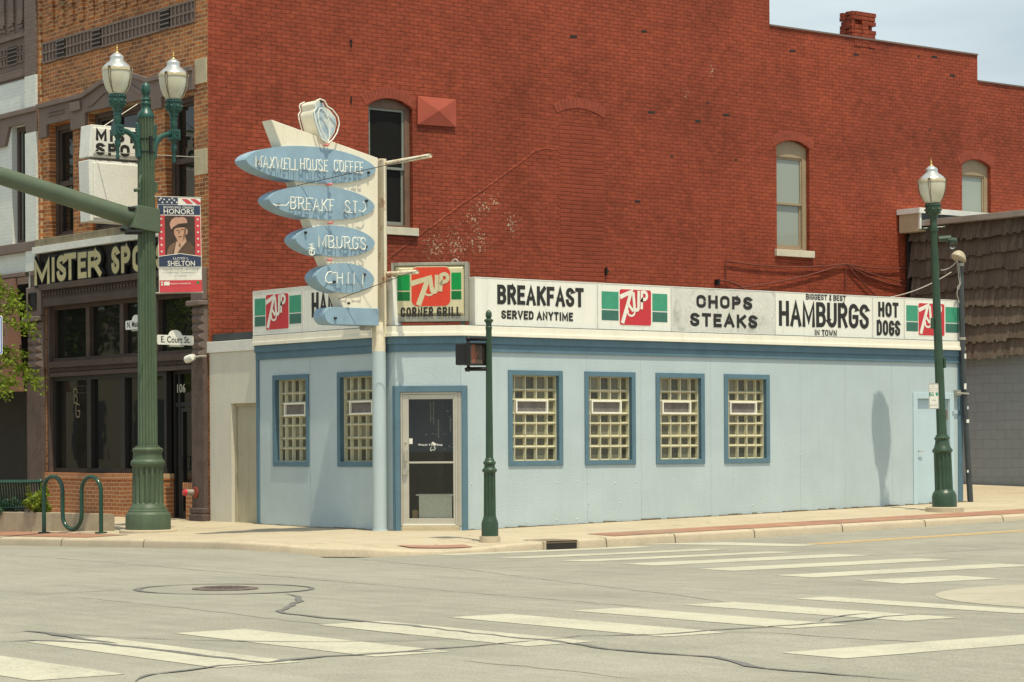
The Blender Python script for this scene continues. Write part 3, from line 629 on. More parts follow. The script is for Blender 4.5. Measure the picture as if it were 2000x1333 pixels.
# brick paver strips and tactile pads
mb = MB(); ground_quad(mb, [(.75, -2.88, 0), (14, -2.88, 0), (14, -2.2, 0), (.75, -2.2, 0)], z_walk, .006, 40, 6); mb.build('brick_paver_strip', M['paverred'], kind='structure')
mb = MB(); ground_quad(mb, [(-4.5, 4.2, 0), (-4.5, 12, 0), (-3.7, 12, 0), (-3.7, 4.2, 0)], z_walk, .006, 30, 6); mb.build('brick_paver_strip_main', M['paverred'], kind='structure')
mb = MB(); p = [atG(x, y, z_walk) for x, y in [(772, 1066.5), (905, 1065.5), (925, 1070), (802, 1071.5)]]; ground_quad(mb, p, z_walk, .014, 24, 16); mb.build('tactile_pad', M['pad'], kind='structure')

# ------------------------------------------------------------------ lettering
def arc(cx, cy, rx, ry, a0, a1, n=7):
    return [(cx + rx * math.cos(math.radians(a0 + (a1 - a0) * i / n)), cy + ry * math.sin(math.radians(a0 + (a1 - a0) * i / n))) for i in range(n + 1)]
GL = {
 'A': ([[(0, 0), (.5, 1), (1, 0)], [(.2, .32), (.8, .32)]], .72), 'B': ([[(0, 0), (0, 1)], [(0, 1), (.5, 1)] + arc(.52, .765, .42, .235, 90, -90) + [(0, .53)], [(0, 0), (.5, 0)] + arc(.55, .265, .45, .265, -90, 90)], .62),
 'C': ([[(1, .72)] + arc(.5, .74, .5, .26, 0, 180) + arc(.5, .26, .5, .26, 180, 360) + [(1, .3)]], .62), 'D': ([[(0, 0), (0, 1), (.4, 1)] + arc(.4, .72, .6, .28, 90, 0, 4) + arc(.4, .28, .6, .28, 0, -90, 4) + [(0, 0)]], .62),
 'E': ([[(1, 1), (0, 1), (0, 0), (1, 0)], [(0, .52), (.85, .52)]], .52), 'F': ([[(1, 1), (0, 1), (0, 0)], [(0, .5), (.82, .5)]], .5),
 'G': ([[(1, .74)] + arc(.5, .74, .5, .26, 0, 180) + arc(.5, .26, .5, .26, 180, 360) + [(1, .46), (.55, .46)]], .64), 'H': ([[(0, 0), (0, 1)], [(1, 0), (1, 1)], [(0, .5), (1, .5)]], .62),
 'I': ([[(0.5, 0), (.5, 1)]], .06), 'J': ([[(1, 1), (1, .26)] + arc(.5, .26, .5, .26, 0, -180)], .5), 'K': ([[(0, 0), (0, 1)], [(1, 1), (.05, .42)], [(.32, .58), (1, 0)]], .64),
 'L': ([[(0, 1), (0, 0), (1, 0)]], .5), 'M': ([[(0, 0), (0, 1), (.5, .18), (1, 1), (1, 0)]], .86), 'N': ([[(0, 0), (0, 1), (1, 0), (1, 1)]], .64),
 'O': ([arc(.5, .72, .5, .28, 0, 180) + arc(.5, .28, .5, .28, 180, 360) + [(1, .72)]], .64), 'P': ([[(0, 0), (0, 1)], [(0, 1), (.5, 1)] + arc(.5, .73, .5, .27, 90, -90) + [(0, .46)]], .58),
 'R': ([[(0, 0), (0, 1)], [(0, 1), (.5, 1)] + arc(.5, .74, .48, .26, 90, -90) + [(0, .48)], [(.5, .48), (1, 0)]], .62), 'S': ([[(1, .76)] + arc(.5, .76, .5, .24, 0, 180) + [(.04, .66), (.96, .36)] + arc(.5, .24, .5, .24, 0, -180)], .6),
 'T': ([[(0, 1), (1, 1)], [(.5, 1), (.5, 0)]], .6), 'U': ([[(0, 1), (0, .28)] + arc(.5, .28, .5, .28, 180, 360) + [(1, 1)]], .62), 'V': ([[(0, 1), (.5, 0), (1, 1)]], .68), 'W': ([[(0, 1), (.25, 0), (.5, .8), (.75, 0), (1, 1)]], .95),
 'X': ([[(0, 0), (1, 1)], [(0, 1), (1, 0)]], .66), 'Y': ([[(0, 1), (.5, .45), (1, 1)], [(.5, .45), (.5, 0)]], .64), '&': ([[(.8, .75)] + arc(.5, .8, .3, .2, 0, 270, 5) + arc(.5, .28, .5, .28, 100, 330, 6), [(.5, 1.15), (.5, -.15)]], .45), '-': ([[(0, .5), (1, .5)]], .35),
}
def stext(mb, F, text, u0, v0, W, H, sw, w=.0, gap=.16, jit=0, layer=.0012, shear=0):
    """hand-painted block capitals filling the box W x H"""
    ws = [(.3 if ch == ' ' else GL[ch][1]) for ch in text]
    tot = sum(ws) + gap * (len(text) - 1); fixed = sw * len([c for c in text if c != ' '])
    k = (W - fixed) / tot; u = u0; li = 0
    for ch, cw in zip(text, ws):
        if ch == ' ': u += (cw + gap) * k; continue
        a = cw * k; dv = random.uniform(-jit, jit) * H
        for st in GL[ch][0]:
            pts = [(u + sw / 2 + x * a + shear * y, v0 + sw / 2 + dv + y * (H - sw)) for x, y in st]
            mb.stroke(F, pts, sw, w + layer * (li % 4)); li += 1
        u += a + sw + gap * k
def btext(name, F, text, u0, v0, W, H, mat, parent, w=.003, bold=0, flipu=False):
    cu = bpy.data.curves.new('t', 'FONT'); cu.body = text; cu.offset = bold; cu.resolution_u = 3
    o = bpy.data.objects.new('t', cu); C.objects.link(o); dg = bpy.context.evaluated_depsgraph_get()
    me = bpy.data.meshes.new_from_object(o.evaluated_get(dg)); bpy.data.objects.remove(o); bpy.data.curves.remove(cu)
    xs = [v.co.x for v in me.vertices]; ys = [v.co.y for v in me.vertices]
    x0, x1, y0, y1 = min(xs), max(xs), min(ys), max(ys); b = MB()
    b.v = [tuple(F(u0 + (v.co.x - x0) / (x1 - x0) * W, v0 + (v.co.y - y0) / (y1 - y0) * H, w)) for v in me.vertices]
    b.f = [tuple(p.vertices) for p in me.polygons]; bpy.data.meshes.remove(me)
    return b.build(name, mat, parent, recalc=False)
def rrect(u0, u1, v0, v1, r, n=4):
    return arc(u1 - r, v1 - r, r, r, 0, 90, n) + arc(u0 + r, v1 - r, r, r, 90, 180, n) + arc(u0 + r, v0 + r, r, r, 180, 270, n) + arc(u1 - r, v0 + r, r, r, 270, 360, n)

# ------------------------------------------------------------------ the diner
ZP = 3.146                                                    # underside of the white flashing
XE = 11.97; YE = 4.95                                         # far ends of the two faces
t = thing('corner_diner', 'single-storey pale blue corner diner with dark blue trim and glass block windows', 'diner', (0, 0, 0))
diner = t
cw = [(.946, 2.093), (atY(1141, 725, 0).x, atY(1240, 727, 0).x), (atY(1280, 727, 0).x, atY(1375, 729, 0).x), (5.755, 6.858)]
V0, V1, TR = 1.03, 2.60, .085
mw = [(atX(533.5, 736, XM).y, atX(604, 736, XM).y)]
l2 = atX(659.5, 728, XM).y; mw.append((l2, l2 - (mw[0][0] - mw[0][1])))
mw = [(b, a) for a, b in mw]                                 # (low y, high y)
sd = (10.70, 11.60, .17, 2.20)                               # steel side door
mb = MB(); wall(mb, FC, 0, XE, -.3, 3.3, [(a + .03, b - .03, V0 + .03, V1 - .03, 0) for a, b in cw] + [(sd[0], sd[1], sd[2], sd[3], 0)], .11)
wall(mb, FM, -XM, YE, -.3, 3.3, [(a + .03, b - .03, V0 + .03, V1 - .03, 0) for a, b in mw], .11)
dl, dr = .065, WD - .012                                          # entrance opening on the chamfer
wall(mb, FD, 0, WD, -.3, 3.3, [(dl, dr, .06, 2.25, 0)], .14)
mb.build('wall', M['blue'], t)
mb = MB(); mb.poly([(XE, 0, -.3), (XE, YE + 1.5, -.3), (XE, YE + 1.5, 3.3), (XE, 0, 3.3)]); mb.poly([(XM, YE, -.3), (XM, YE, 3.3), (XM + .4, YE, 3.3), (XM + .4, YE, -.3)]); mb.build('side_wall', M['blue'], t)
mb = MB(); mb.prism([(.05, .06, 3.22), (XE - .02, .06, 3.22), (XE - .02, 6.45, 3.22), (XM + .06, 6.45, 3.22), (XM + .06, .74, 3.22)], (0, 0, .06)); mb.build('roof', M['conduit'], t)
# inside of the room
mb = MB(); mb.box(.3, XE - .2, .9, 6.2, -.02, 3.1); o = mb.build('room_lining', M['interior'], t)
bm = bmesh.new(); bm.from_mesh(o.data); bmesh.ops.delete(bm, geom=[f for f in bm.faces if f.normal.y < -.9], context='FACES_ONLY'); bm.to_mesh(o.data); bm.free()
mb = MB(); mb.box(-.60, .35, .9, 2.6, -.02, .0); mb.box(-.62, -.58, .95, 4.5, 0, 3.1); mb.box(.22, .28, 2.4, 2.45, 0, 3.1); mb.box(-.6, 3, 3.4, 3.5, 0, 3.1)
mb.build('entry_lining', M['interior'], t)
# corner boards, fascia boards
mb = MB()
def run(z0, z1, w0, w1, ends=(0, 0)):                         # a board round the three faces, mitred
    for (F, a, b) in ((FC, 0, XE + ends[0]), (FM, -XM, YE + ends[1])):
        k = math.tan(PI / 8)
        e = lambda w: w * k
        if F is FC: pts0 = [F(a + 0 - e(w0), z0, w0), F(b, z0, w0), F(b, z1, w0), F(a - e(w0), z1, w0)]; pts1 = [F(a - e(w1), z0, w1), F(b, z0, w1), F(b, z1, w1), F(a - e(w1), z1, w1)]
        else: pts0 = [F(a - e(w0), z0, w0), F(b, z0, w0), F(b, z1, w0), F(a - e(w0), z1, w0)]; pts1 = [F(a - e(w1), z0, w1), F(b, z0, w1), F(b, z1, w1), F(a - e(w1), z1, w1)]
        mb.hexa(pts0 + pts1)
    mb.hexa([FD(-w0 * k, z0, w0), FD(WD + w0 * k, z0, w0), FD(WD + w0 * k, z1, w0), FD(-w0 * k, z1, w0), FD(-w1 * k, z0, w1), FD(WD + w1 * k, z0, w1), FD(WD + w1 * k, z1, w1), FD(-w1 * k, z1, w1)])
run(3.012, ZP, .002, .055); run(2.885, 3.012, .002, .03)
mb.fbox(FM, YE - .085, YE + .004, -.25, 2.885, .002, .022)    # left corner board
mb.fbox(FC, XE - .12, XE + .004, -.25, 2.885, .002, .022)     # right corner board
mb.build('fascia_board', M['dblue'], t, bevel=.004)
mb = MB(); run(ZP, 3.30, .002, .085); run(ZP - .012, ZP + .045, .087, .105); mb.build('flashing', M['flash'], t, bevel=.004)
mb = MB(); run(3.30, 3.312, -.2, .06); mb.build('parapet_cap', M['conduit'], t)
# faint vertical board seams and fixings
mb = MB()
for x in [atY(p, 800, 0).x for p in (1146, 1252, 1388, 1563, 1650, 1742)]: mb = MB(); mb.fbox(FC, x - .003, x + .003, .1, 2.88, .0005, .002); mb.build('board_seam', M['tanwall'], t)
mb = MB()
for y in [atX(606, 800, XM).y]: mb.fbox(FM, y - .006, y + .006, 0, 2.88, .001, .004); mb.build('board_seam', M['tanwall'], t)
mb = MB()
mb.fbox(FD, WD - .012, WD - .004, 2.31, 2.88, .001, .004)
mb.build('board_seam', M['tanwall'], t)
mb = MB()
for (px, py) in [(1087, 943), (1128, 941), (1150, 943), (1202, 944), (1242, 942), (1150, 984), (1212, 983), (1433, 935), (1470, 987), (1028, 1020), (1087, 1016), (1126, 1014), (1563, 888), (1734, 964), (1746, 979), (1774, 976), (1575, 1000), (921, 946), (922, 1030)]:
    p = atY(px, py, 0); mb = MB(); mb.lathe([(.013, 0), (.011, .006), (.004, .009)], (p.x, 0, p.z), 10, Matrix.Rotation(PI / 2, 3, 'X')); mb.build('wall_plug', M['wornwhite'], t)

def block_window(F, a, b, flip, label=None):
    """glass block window: trim board, rib grid, block cores, hopper vent. flip: side where the narrow column is"""
    wd = MB(); wd.frame(F, a, b, V0, V1, TR, -.002, .022)
    tr = wd.build('window', M['dblue'], diner, bevel=.004)
    rv = MB()                                                   # reveals
    i0, i1, j0, j1 = a + TR - .012, b - TR + .012, V0 + TR - .012, V1 - TR + .012
    for (u0, u1, v0, v1) in ((i0 - .03, i0, j0, j1), (i1, i1 + .03, j0, j1), (i0, i1, j0 - .03, j0), (i0, i1, j1, j1 + .03)): rv.fbox(F, u0, u1, v0, v1, -.105, -.004)
    rv.build('reveal', M['dblue'], tr)
    W = i1 - i0; H = j1 - j0
    us = [i0 + W * k for k in ((0, .125, .355, .585, .815, 1) if not flip else (0, .185, .415, .645, .875, 1))]
    vs = [j0 + H * k for k in (0, .165, .285, .44, .555, .712, .83, 1)]
    rib, side, core = MB(), MB(), MB(); fw = -.075
    va, vb = vs[4] - .005, vs[5] + .005
    ua, ub = us[1] + .004, us[4] - .004
    for iu in range(5):
        for iv in range(7):
            u0, u1, v0, v1 = us[iu], us[iu + 1], vs[iv], vs[iv + 1]
            if iv == 4 and 1 <= iu <= 3: continue
            m_ = .0075; d = -.125; s = .022
            o4 = [(u0, v0), (u1, v0), (u1, v1), (u0, v1)]; i4 = [(u0 + m_, v0 + m_), (u1 - m_, v0 + m_), (u1 - m_, v1 - m_), (u0 + m_, v1 - m_)]
            c4 = [(u0 + m_ + s, v0 + m_ + s), (u1 - m_ - s, v0 + m_ + s), (u1 - m_ - s, v1 - m_ - s), (u0 + m_ + s, v1 - m_ - s)]
            for k in range(4):
                n = (k + 1) % 4
                rib.poly([F(*o4[k], fw), F(*o4[n], fw), F(*i4[n], fw - .004), F(*i4[k], fw - .004)])
                side.poly([F(*i4[k], fw - .004), F(*i4[n], fw - .004), F(*c4[n], d), F(*c4[k], d)])
            core.poly([F(*c4[0], d), F(*c4[1], d), F(*c4[2], d), F(*c4[3], d)])
    p = rib.build('glass_block_panel', M['gbface'], tr); side.build('block_side', M['gbside'], tr); core.build('block_core', M['gbback'], tr)
    vt = MB(); vt.frame(F, ua, ub, va, vb, .032, -.10, -.045); vv = vt.build('hopper_vent', M['bone'], tr, bevel=.004)
    vt = MB(); vt.fbox(F, ua + .03, ub - .03, va + .03, vb - .03, -.10, -.085); vt.build('vent_screen', M['grit'], tr)
for a, b in cw: block_window(FC, a, b, False)
for a, b in mw: block_window(FM, a, b, False)
# entrance
mb = MB(); mb.fbox(FD, -.008, dl + .01, -.05, 2.335, .002, .028); mb.fbox(FD, dl + .01, WD + .01, 2.235, 2.335, .002, .028); mb.fbox(FM, -XM + .005, -XM + .06, -.05, 2.335, .002, .024); mb.fbox(FC, -.006, .105, -.05, 2.335, .002, .024)
dtrim = mb.build('door_surround', M['dblue'], t, bevel=.003)
mb = MB(); mb.fbox(FD, dl + .03, dr - .03, -.1, .07, -.1, .035); mb.build('door_step', M['cream'], t, bevel=.01)
mb = MB(); mb.frame(FD, dl + .012, dr - .062, .07, 2.232, .032, -.05, .002, .02); mb.fbox(FD, dr - .060, dr - .004, .07, 2.232, -.05, -.006); mb.fbox(FD, dr - .04, dr - .03, .07, 2.23, -.006, .004)
fr_ = mb.build('door_frame', M['stl'], t, bevel=.003)
d0, d1 = dl + .046, dr - .096
mb = MB(); mb.fbox(FD, d0, d0 + .10, .10, 2.195, -.04, -.008); mb.fbox(FD, d1 - .035, d1, .10, 2.195, -.04, -.008); mb.fbox(FD, d0 + .1, d1 - .035, 2.12, 2.195, -.04, -.008); mb.fbox(FD, d0 + .1, d1 - .035, .10, .20, -.04, -.008); mb.fbox(FD, d0 + .1, d1 - .035, 1.085, 1.115, -.036, -.004)
door = mb.build('door', M['stl'], t, bevel=.003)
mb = MB(); mb.fbox(FD, d0, d1, .085, .108, -.02, .012); mb.build('door_sweep', M['flash'], door)
mb = MB(); mb.fbox(FD, d0 + .098, d1 - .033, .198, 2.122, -.027, -.021); mb.build('door_glass', M['pglass'], door)
mb = MB(); mb.lathe([(.02, 0), (.02, .012), (.012, .016)], FD(d0 + .05, 1.43, -.008), 14, Vector((-Q, -Q, 0)).to_track_quat('Z', 'Y').to_matrix()); mb.fbox(FD, d0 + .025, d0 + .075, 1.12, 1.30, -.006, .02)
mb.tube([FD(d0 + .05, 1.30, 0), FD(d0 + .05, 1.30, .045), FD(d0 + .05, 1.14, .045), FD(d0 + .05, 1.14, 0)], .011); mb.build('handle', M['stl'], door, smooth=True)
t2 = thing('padlock', 'grey padlock hanging from the hasp on the glass entrance door', 'padlock', FD(d0 + .05, .97, .02))
mb = MB(); mb.fprism(FD, rrect(d0 + .005, d0 + .085, .90, 1.0, .015), .004, .035); mb.build('padlock_body', M['galv'], t2, bevel=.004)
mb = MB(); mb.tube([FD(d0 + .022, 1.0, .02)] + [FD(d0 + .045 + .023 * math.cos(a), 1.05 + .03 * math.sin(a), .02) for a in [PI - i * PI / 8 for i in range(9)]] + [FD(d0 + .068, 1.0, .02)], .006); mb.build('shackle', M['alu'], t2, smooth=True)
tag(btext('door_notice', FD, 'Watch Your Step', d0 + .25, 1.36, .40, .042, M['signwhite'], None, -.014, .012), 'small white Watch Your Step lettering stuck on the entrance door glass', 'lettering')
tt = bpy.data.objects['door_notice']
mb = MB()
hu, hv = d0 + .455, 1.36
mb.fprism(FD, [(hu + .01, hv + .045), (hu + .035, hv + .075), (hu + .095, hv + .035), (hu + .08, hv + .01)], -.0195, -.013)
for q in ([(0, 0), (-.02, -.05), (0, -.07), (.02, -.045)], [(.02, -.045), (.05, -.06), (.075, -.03), (.05, -.005), (.06, .01)]): mb.stroke(FD, [(hu + .01 + a * .9, hv - .01 + b * .9) for a, b in q], .008, -.014)
mb.build('hand_symbol', M['signwhite'], tt)
mb = MB(); mb.fbox(FD, d0 + .105, d0 + .16, 1.40, 1.49, -.0205, -.0185); tag(mb.build('door_sticker', M['signwhite'], None), 'small white sticker on the door glass beside the lock', 'sticker')
# white enamel cabinet and carton standing inside the entrance
p = FD(.60, 0, -.28); t2 = thing('enamel_cabinet', 'white enamel cabinet standing low behind the entrance door glass', 'cabinet', (p.x, p.y, 0))
mb = MB(); mb.fbox(FD, .36, .90, .07, .56, -.50, -.075); mb.fbox(FD, .44, .82, .10, .52, -.075, -.068); mb.build('cabinet_body', M['fridge'], t2, bevel=.012)
mb = MB(); mb.fbox(FD, .31, .93, .56, .59, -.52, -.055); mb.build('top', M['fridge'], t2, bevel=.01)
mb = MB(); mb.fbox(FD, .25, .335, .07, .33, -.30, -.08); tag(mb.build('carton', M['cardboard'], None, bevel=.004), 'small brown cardboard carton beside the white cabinet behind the entrance door', 'carton')
mb = MB()
for k in range(26):
    u = random.uniform(.3, .85); v = random.uniform(1.2, 2.05); mb.fbox(FD, u, u + random.uniform(.01, .05), v, v + random.uniform(.008, .03), -1.0, -.98)
mb.fbox(FD, .42, .44, 1.75, 2.1, -.92, -.9); mb.fbox(FD, .47, .49, 1.72, 2.1, -.92, -.9); mb.fbox(FD, .55, .57, 1.5, 1.8, -.92, -.9); mb.fbox(FD, .75, .77, 1.6, 1.8, -.92, -.9)
mb.build('hanging_fitting', M['galv'], diner)['kind'] = 'stuff'
# steel side door
mb = MB(); F = FC; mb.frame(F, sd[0] - .10, sd[1] + .13, .10, sd[3] + .12, .115, .002, .02, 0.0); sdf = mb.build('side_door_surround', M['sidedoor'], t, bevel=.003)
mb = MB(); mb.fbox(F, sd[0] + .004, sd[1] - .004, sd[2], sd[3] - .004, -.075, -.05); sdd = mb.build('side_door', M['sidedoor'], t)
mb = MB(); mb.tube([F(sd[0] + .07, 1.22, -.05), F(sd[0] + .07, 1.22, .0), F(sd[0] + .19, 1.22, .005)], .013); mb.lathe([(.032, 0), (.03, .01)], F(sd[0] + .07, 1.22, -.05), 14, Matrix.Rotation(PI / 2, 3, 'X')); mb.build('handle', M['alu'], sdd, smooth=True)
mb = MB(); mb.fbox(F, sd[1] - .035, sd[1] - .005, 1.82, 2.0, -.05, -.03); mb.build('hinge', M['brownrust'], sdd)
mb = MB(); mb.fbox(F, sd[0], sd[1], sd[2] - .02, sd[2] + .012, -.08, .01); mb.build('threshold', M['flash'], sdd)

# ------------------------------------------------------------------ sign band along the roof
def seven(mb, F, u, v, W, H, sw, w, wide=False):
    """the slanted numeral, ring and two letters of the soft-drink mark"""
    S = lambda pts: [(u + a * W, v + b * H) for a, b in pts]
    if wide:
        mb.stroke(F, S([(.05, .60), (.43, .71), (.20, .09)]), sw * 1.15, w)
        mb.stroke(F, S(arc(.45, .40, .125, .12, -200, 60, 12)), sw * .42, w + .0015)
        mb.stroke(F, S([(.49, .70), (.52, .47)] + arc(.585, .45, .065, .09, 200, 350, 6) + [(.655, .75)]), sw * .85, w + .003)
        mb.stroke(F, S([(.75, .42), (.77, .79)] + arc(.85, .72, .09, .10, 100, -110, 8) + [(.775, .575)]), sw * .8, w + .0045)
    else:
        mb.stroke(F, S([(.06, .80), (.36, .93), (.10, .11)]), sw * 1.15, w)
        mb.stroke(F, S(arc(.36, .36, .11, .10, -200, 60, 12)), sw * .5, w + .0015)
        mb.stroke(F, S([(.26, .60), (.40, .42)]), sw * .7, w + .0023)
        mb.stroke(F, S([(.43, .88), (.46, .52)] + arc(.525, .50, .065, .075, 200, 350, 6) + [(.60, .93)]), sw * .85, w + .0032)
        mb.stroke(F, S([(.69, .50), (.70, .94)] + arc(.77, .84, .09, .11, 90, -120, 8) + [(.70, .70)]), sw * .8, w + .0045)
def panel(F, u0, u1, name, label, m, z0=3.315, z1=4.095, dep=.16):
    t = thing(name, label, 'sign', F((u0 + u1) / 2, z0, 0), 'white sign panels along the diner roof')
    mb = MB(); mb.fbox(F, u0 + .004, u1 - .004, z0, z1, -dep, .012); mb.build('board', m, t, bevel=.004)
    mb = MB(); mb.frame(F, u0 + .004, u1 - .004, z0, z1, .014, .011, .017); mb.build('edge_trim', M['capw'], t)
    return t
def sevenpanel(F, u0, u1, label, pu, m='white'):
    t = panel(F, u0, u1, 'drink_sign_panel', label, M[m]); a = lambda k: u0 + (u1 - u0) * k
    r0, r1, la, lb, ra, rb = pu
    for nm, mm, v0, v1 in (('green_block', 'sgreen', 3.66, 3.955), ('dark_green_block', 'sdgreen', 3.47, 3.64)):
        for p0, p1 in ((la, lb), (ra, rb)):
            mb = MB(); mb.fbox(F, a(p0), a(p1), v0, v1, .011, .0150); mb.build(nm, M[mm], t)
    mb = MB(); mb.fprism(F, rrect(a(r0), a(r1), 3.40, 4.005, .04), .011, .0165); mb.build('red_square', M['sred'], t)
    mb = MB(); mb.fprism(F, rrect(a(r0) - .014, a(r1) + .014, 3.386, 4.019, .05), .011, .0145); mb.build('white_outline', M['sletter'], t)
    mb = MB(); seven(mb, F, a(r0), 3.40, a(r1) - a(r0), .605, .068, .0185); mb.build('lettering', M['sletter'], t)
    return t
X_ = lambda px, py=600: atY(px, py, 0).x
b0, b1, b2, b3, b4, b5, b6 = X_(926), X_(1166), X_(1310), X_(1513), X_(1703), X_(1765), X_(1876)
def box_of(F, pl, pt, pr, pb):
    a, b = atY(pl, pt, 0), atY(pr, pb, 0); return a.x, b.z, b.x - a.x, a.z - b.z
t = panel(FC, b0, b1, 'menu_sign_panel', 'white roof sign panel lettered BREAKFAST SERVED ANYTIME in black', M['white'])
mb = MB(); u, v, W, H = box_of(FC, 970, 556, 1139, 601); stext(mb, FC, 'BREAKFAST', u, v, W, H, .065, .015, .10, .012); mb.build('large_lettering', M['black'], t)
mb = MB(); u, v, W, H = box_of(FC, 978, 606, 1118, 628); stext(mb, FC, 'SERVED ANYTIME', u, v, W, H, .034, .015, .14, .012); mb.build('small_lettering', M['black'], t)
sevenpanel(FC, b1, b2, 'white roof sign panel with red square and green blocks right of the BREAKFAST panel', (.295, .72, .055, .28, .74, .945))
t = panel(FC, b2, b3, 'menu_sign_panel', 'greyed peeling roof sign panel lettered CHOPS STEAKS in black', M['wornwhite'])
mb = MB(); u, v, W, H = box_of(FC, 1359, 576, 1468, 606); stext(mb, FC, 'CHOPS', u, v, W, H, .060, .015, .22, .012); mb.build('upper_lettering', M['black'], t)
mb = MB(); u, v, W, H = box_of(FC, 1347, 611, 1478, 642); stext(mb, FC, 'STEAKS', u, v, W, H, .060, .015, .22, .012); mb.build('lower_lettering', M['black'], t)
t = panel(FC, b3, b4, 'menu_sign_panel', 'white roof sign panel lettered BIGGEST & BEST HAMBURGS IN TOWN', M['white'])
mb = MB(); u, v, W, H = box_of(FC, 1520, 587, 1696, 644); stext(mb, FC, 'HAMBURGS', u, v + .01, W, H - .01, .078, .015, .10, .012); mb.build('large_lettering', M['black'], t)
mb = MB(); u, v, W, H = box_of(FC, 1573, 574, 1651, 590); stext(mb, FC, 'BIGGEST & BEST', u, v + .01, W, H - .015, .020, .015, .12, .012); mb.build('upper_lettering', M['black'], t)
mb = MB(); u, v, W, H = box_of(FC, 1590, 644, 1633, 658); stext(mb, FC, 'IN TOWN', u, v, W, H, .024, .015, .14, .012); mb.build('lower_lettering', M['black'], t)
t = panel(FC, b4, b5, 'menu_sign_panel', 'narrow white roof sign panel lettered HOT DOGS in black', M['white'])
mb = MB(); u, v, W, H = box_of(FC, 1714, 590, 1754, 621); stext(mb, FC, 'HOT', u, v, W, H, .062, .015, .14, .012); mb.build('upper_lettering', M['black'], t)
mb = MB(); u, v, W, H = box_of(FC, 1711, 625, 1757, 657); stext(mb, FC, 'DOGS', u, v, W, H, .058, .015, .12, .012); mb.build('lower_lettering', M['black'], t)
sevenpanel(FC, b5, b6, 'white roof sign panel with red square at the right end, half behind the lamp post', (.245, .70, .035, .235, .72, .96))
# the Main Street side
yl = atX(495, 600, XM).y; ym = atX(593, 600, XM).y
sevenpanel(FMT, -yl, -ym, 'white roof sign panel with red square and green blocks at the far left end', (.27, .72, .04, .255, .735, .965))
t = panel(FMT, -ym, -.80, 'menu_sign_panel', 'white roof sign panel lettered HAMBURGS half hidden behind the blue blade sign', M['white'])
mb = MB(); a = atX(610, 580, XM); stext(mb, FMT, 'HAMBURGS', -a.y, 3.55, 1.95, .42, .075, .015, .10); mb.build('lettering', M['black'], t)

# ------------------------------------------------------------------ lit box sign over the entrance
FB = FR(FD(0, 0, -.10), (Q, -Q, 0), (0, 0, 1), (-Q, -Q, 0)); PB0 = FB(0, 0, 0); NB = (-Q, -Q, 0)
def onB(px, py):
    p = atP(px, py, PB0, NB); return ((p - PB0).dot(Vector((Q, -Q, 0))), p.z)
bu0, bv1 = onB(764, 514); bu1, bv0 = onB(914, 628)
t = thing('box_sign', 'cream box sign over the entrance lettered CORNER GRILL with red square and green bands', 'sign', FB((bu0 + bu1) / 2, bv0, -.1))
mb = MB(); mb.fbox(FB, bu0, bu1, bv0, bv1, -.24, -.03); mb.frame(FB, bu0, bu1, bv0, bv1, .05, -.03, .012, .09); mb.build('cabinet', M['cabinet'], t, bevel=.006)
mb = MB()
i0, i1, j0, j1 = bu0 + .05, bu1 - .05, bv0 + .09, bv1 - .05
mb.mesh([FB(i0, j0, -.03), FB(i1, j0, -.03), FB(i1, j1, -.03), FB(i0, j1, -.03), FB(i0 + .05, j0 + .05, .02), FB(i1 - .05, j0 + .05, .02), FB(i1 - .05, j1 - .05, .02), FB(i0 + .05, j1 - .05, .02)], [(4, 5, 6, 7), (0, 1, 5, 4), (1, 2, 6, 5), (2, 3, 7, 6), (3, 0, 4, 7)])
mb.build('face', M['bcream'], t, bevel=.006)
for nm, mm, pa, pb in (('green_band', 'bgreen', (763 + 3, 534), (801, 568)), ('green_band', 'bgreen', (882, 533), (913, 566)), ('dark_green_band', 'bdgreen', (767, 571), (801, 588)), ('dark_green_band', 'bdgreen', (882, 569), (913, 585))):
    u0, v1 = onB(*pa); u1, v0 = onB(*pb); u0 = max(u0, i0 + .052); u1 = min(u1, i1 - .052)
    mb = MB(); mb.fbox(FB, u0, u1, v0, v1, .019, .0225); mb.build(nm, M[mm], t)
u0, v1 = onB(804, 523); u1, v0 = onB(880, 598)
mb = MB(); mb.fprism(FB, rrect(u0, u1, v0, v1, .10, 6), .019, .0245); mb.build('red_square', M['bred'], t)
mb = MB(); mb.fprism(FB, rrect(u0 - .016, u1 + .016, v0 - .016, v1 + .016, .11, 6), .019, .0215); mb.build('cream_outline', M['bcream'], t)
mb = MB(); seven(mb, FB, u0, v0, u1 - u0, v1 - v0, .075, .0265, True); mb.build('drink_lettering', M['bcream'], t)
u0, v1 = onB(783, 601); u1, v0 = onB(900, 618)
mb = MB(); stext(mb, FB, 'CORNER GRILL', u0, v0, u1 - u0, v1 - v0, .028, .0235, .22); mb.build('lettering', M['black'], t)
mb = MB(); mb.tube([FB(bu1 - .22 + .05 * math.cos(a), bv1 + .05 * math.sin(a), -.1) for a in [PI * i / 8 for i in range(9)]], .012); mb.build('lifting_eye', M['galv'], t, smooth=True)
for uu in (bu0 + .1, bu1 - .1):
    mb = MB(); mb.fbox(FB, uu - .03, uu + .03, 3.25, bv0, -.2, -.1); mb.build('support', M['cabinet'], t)

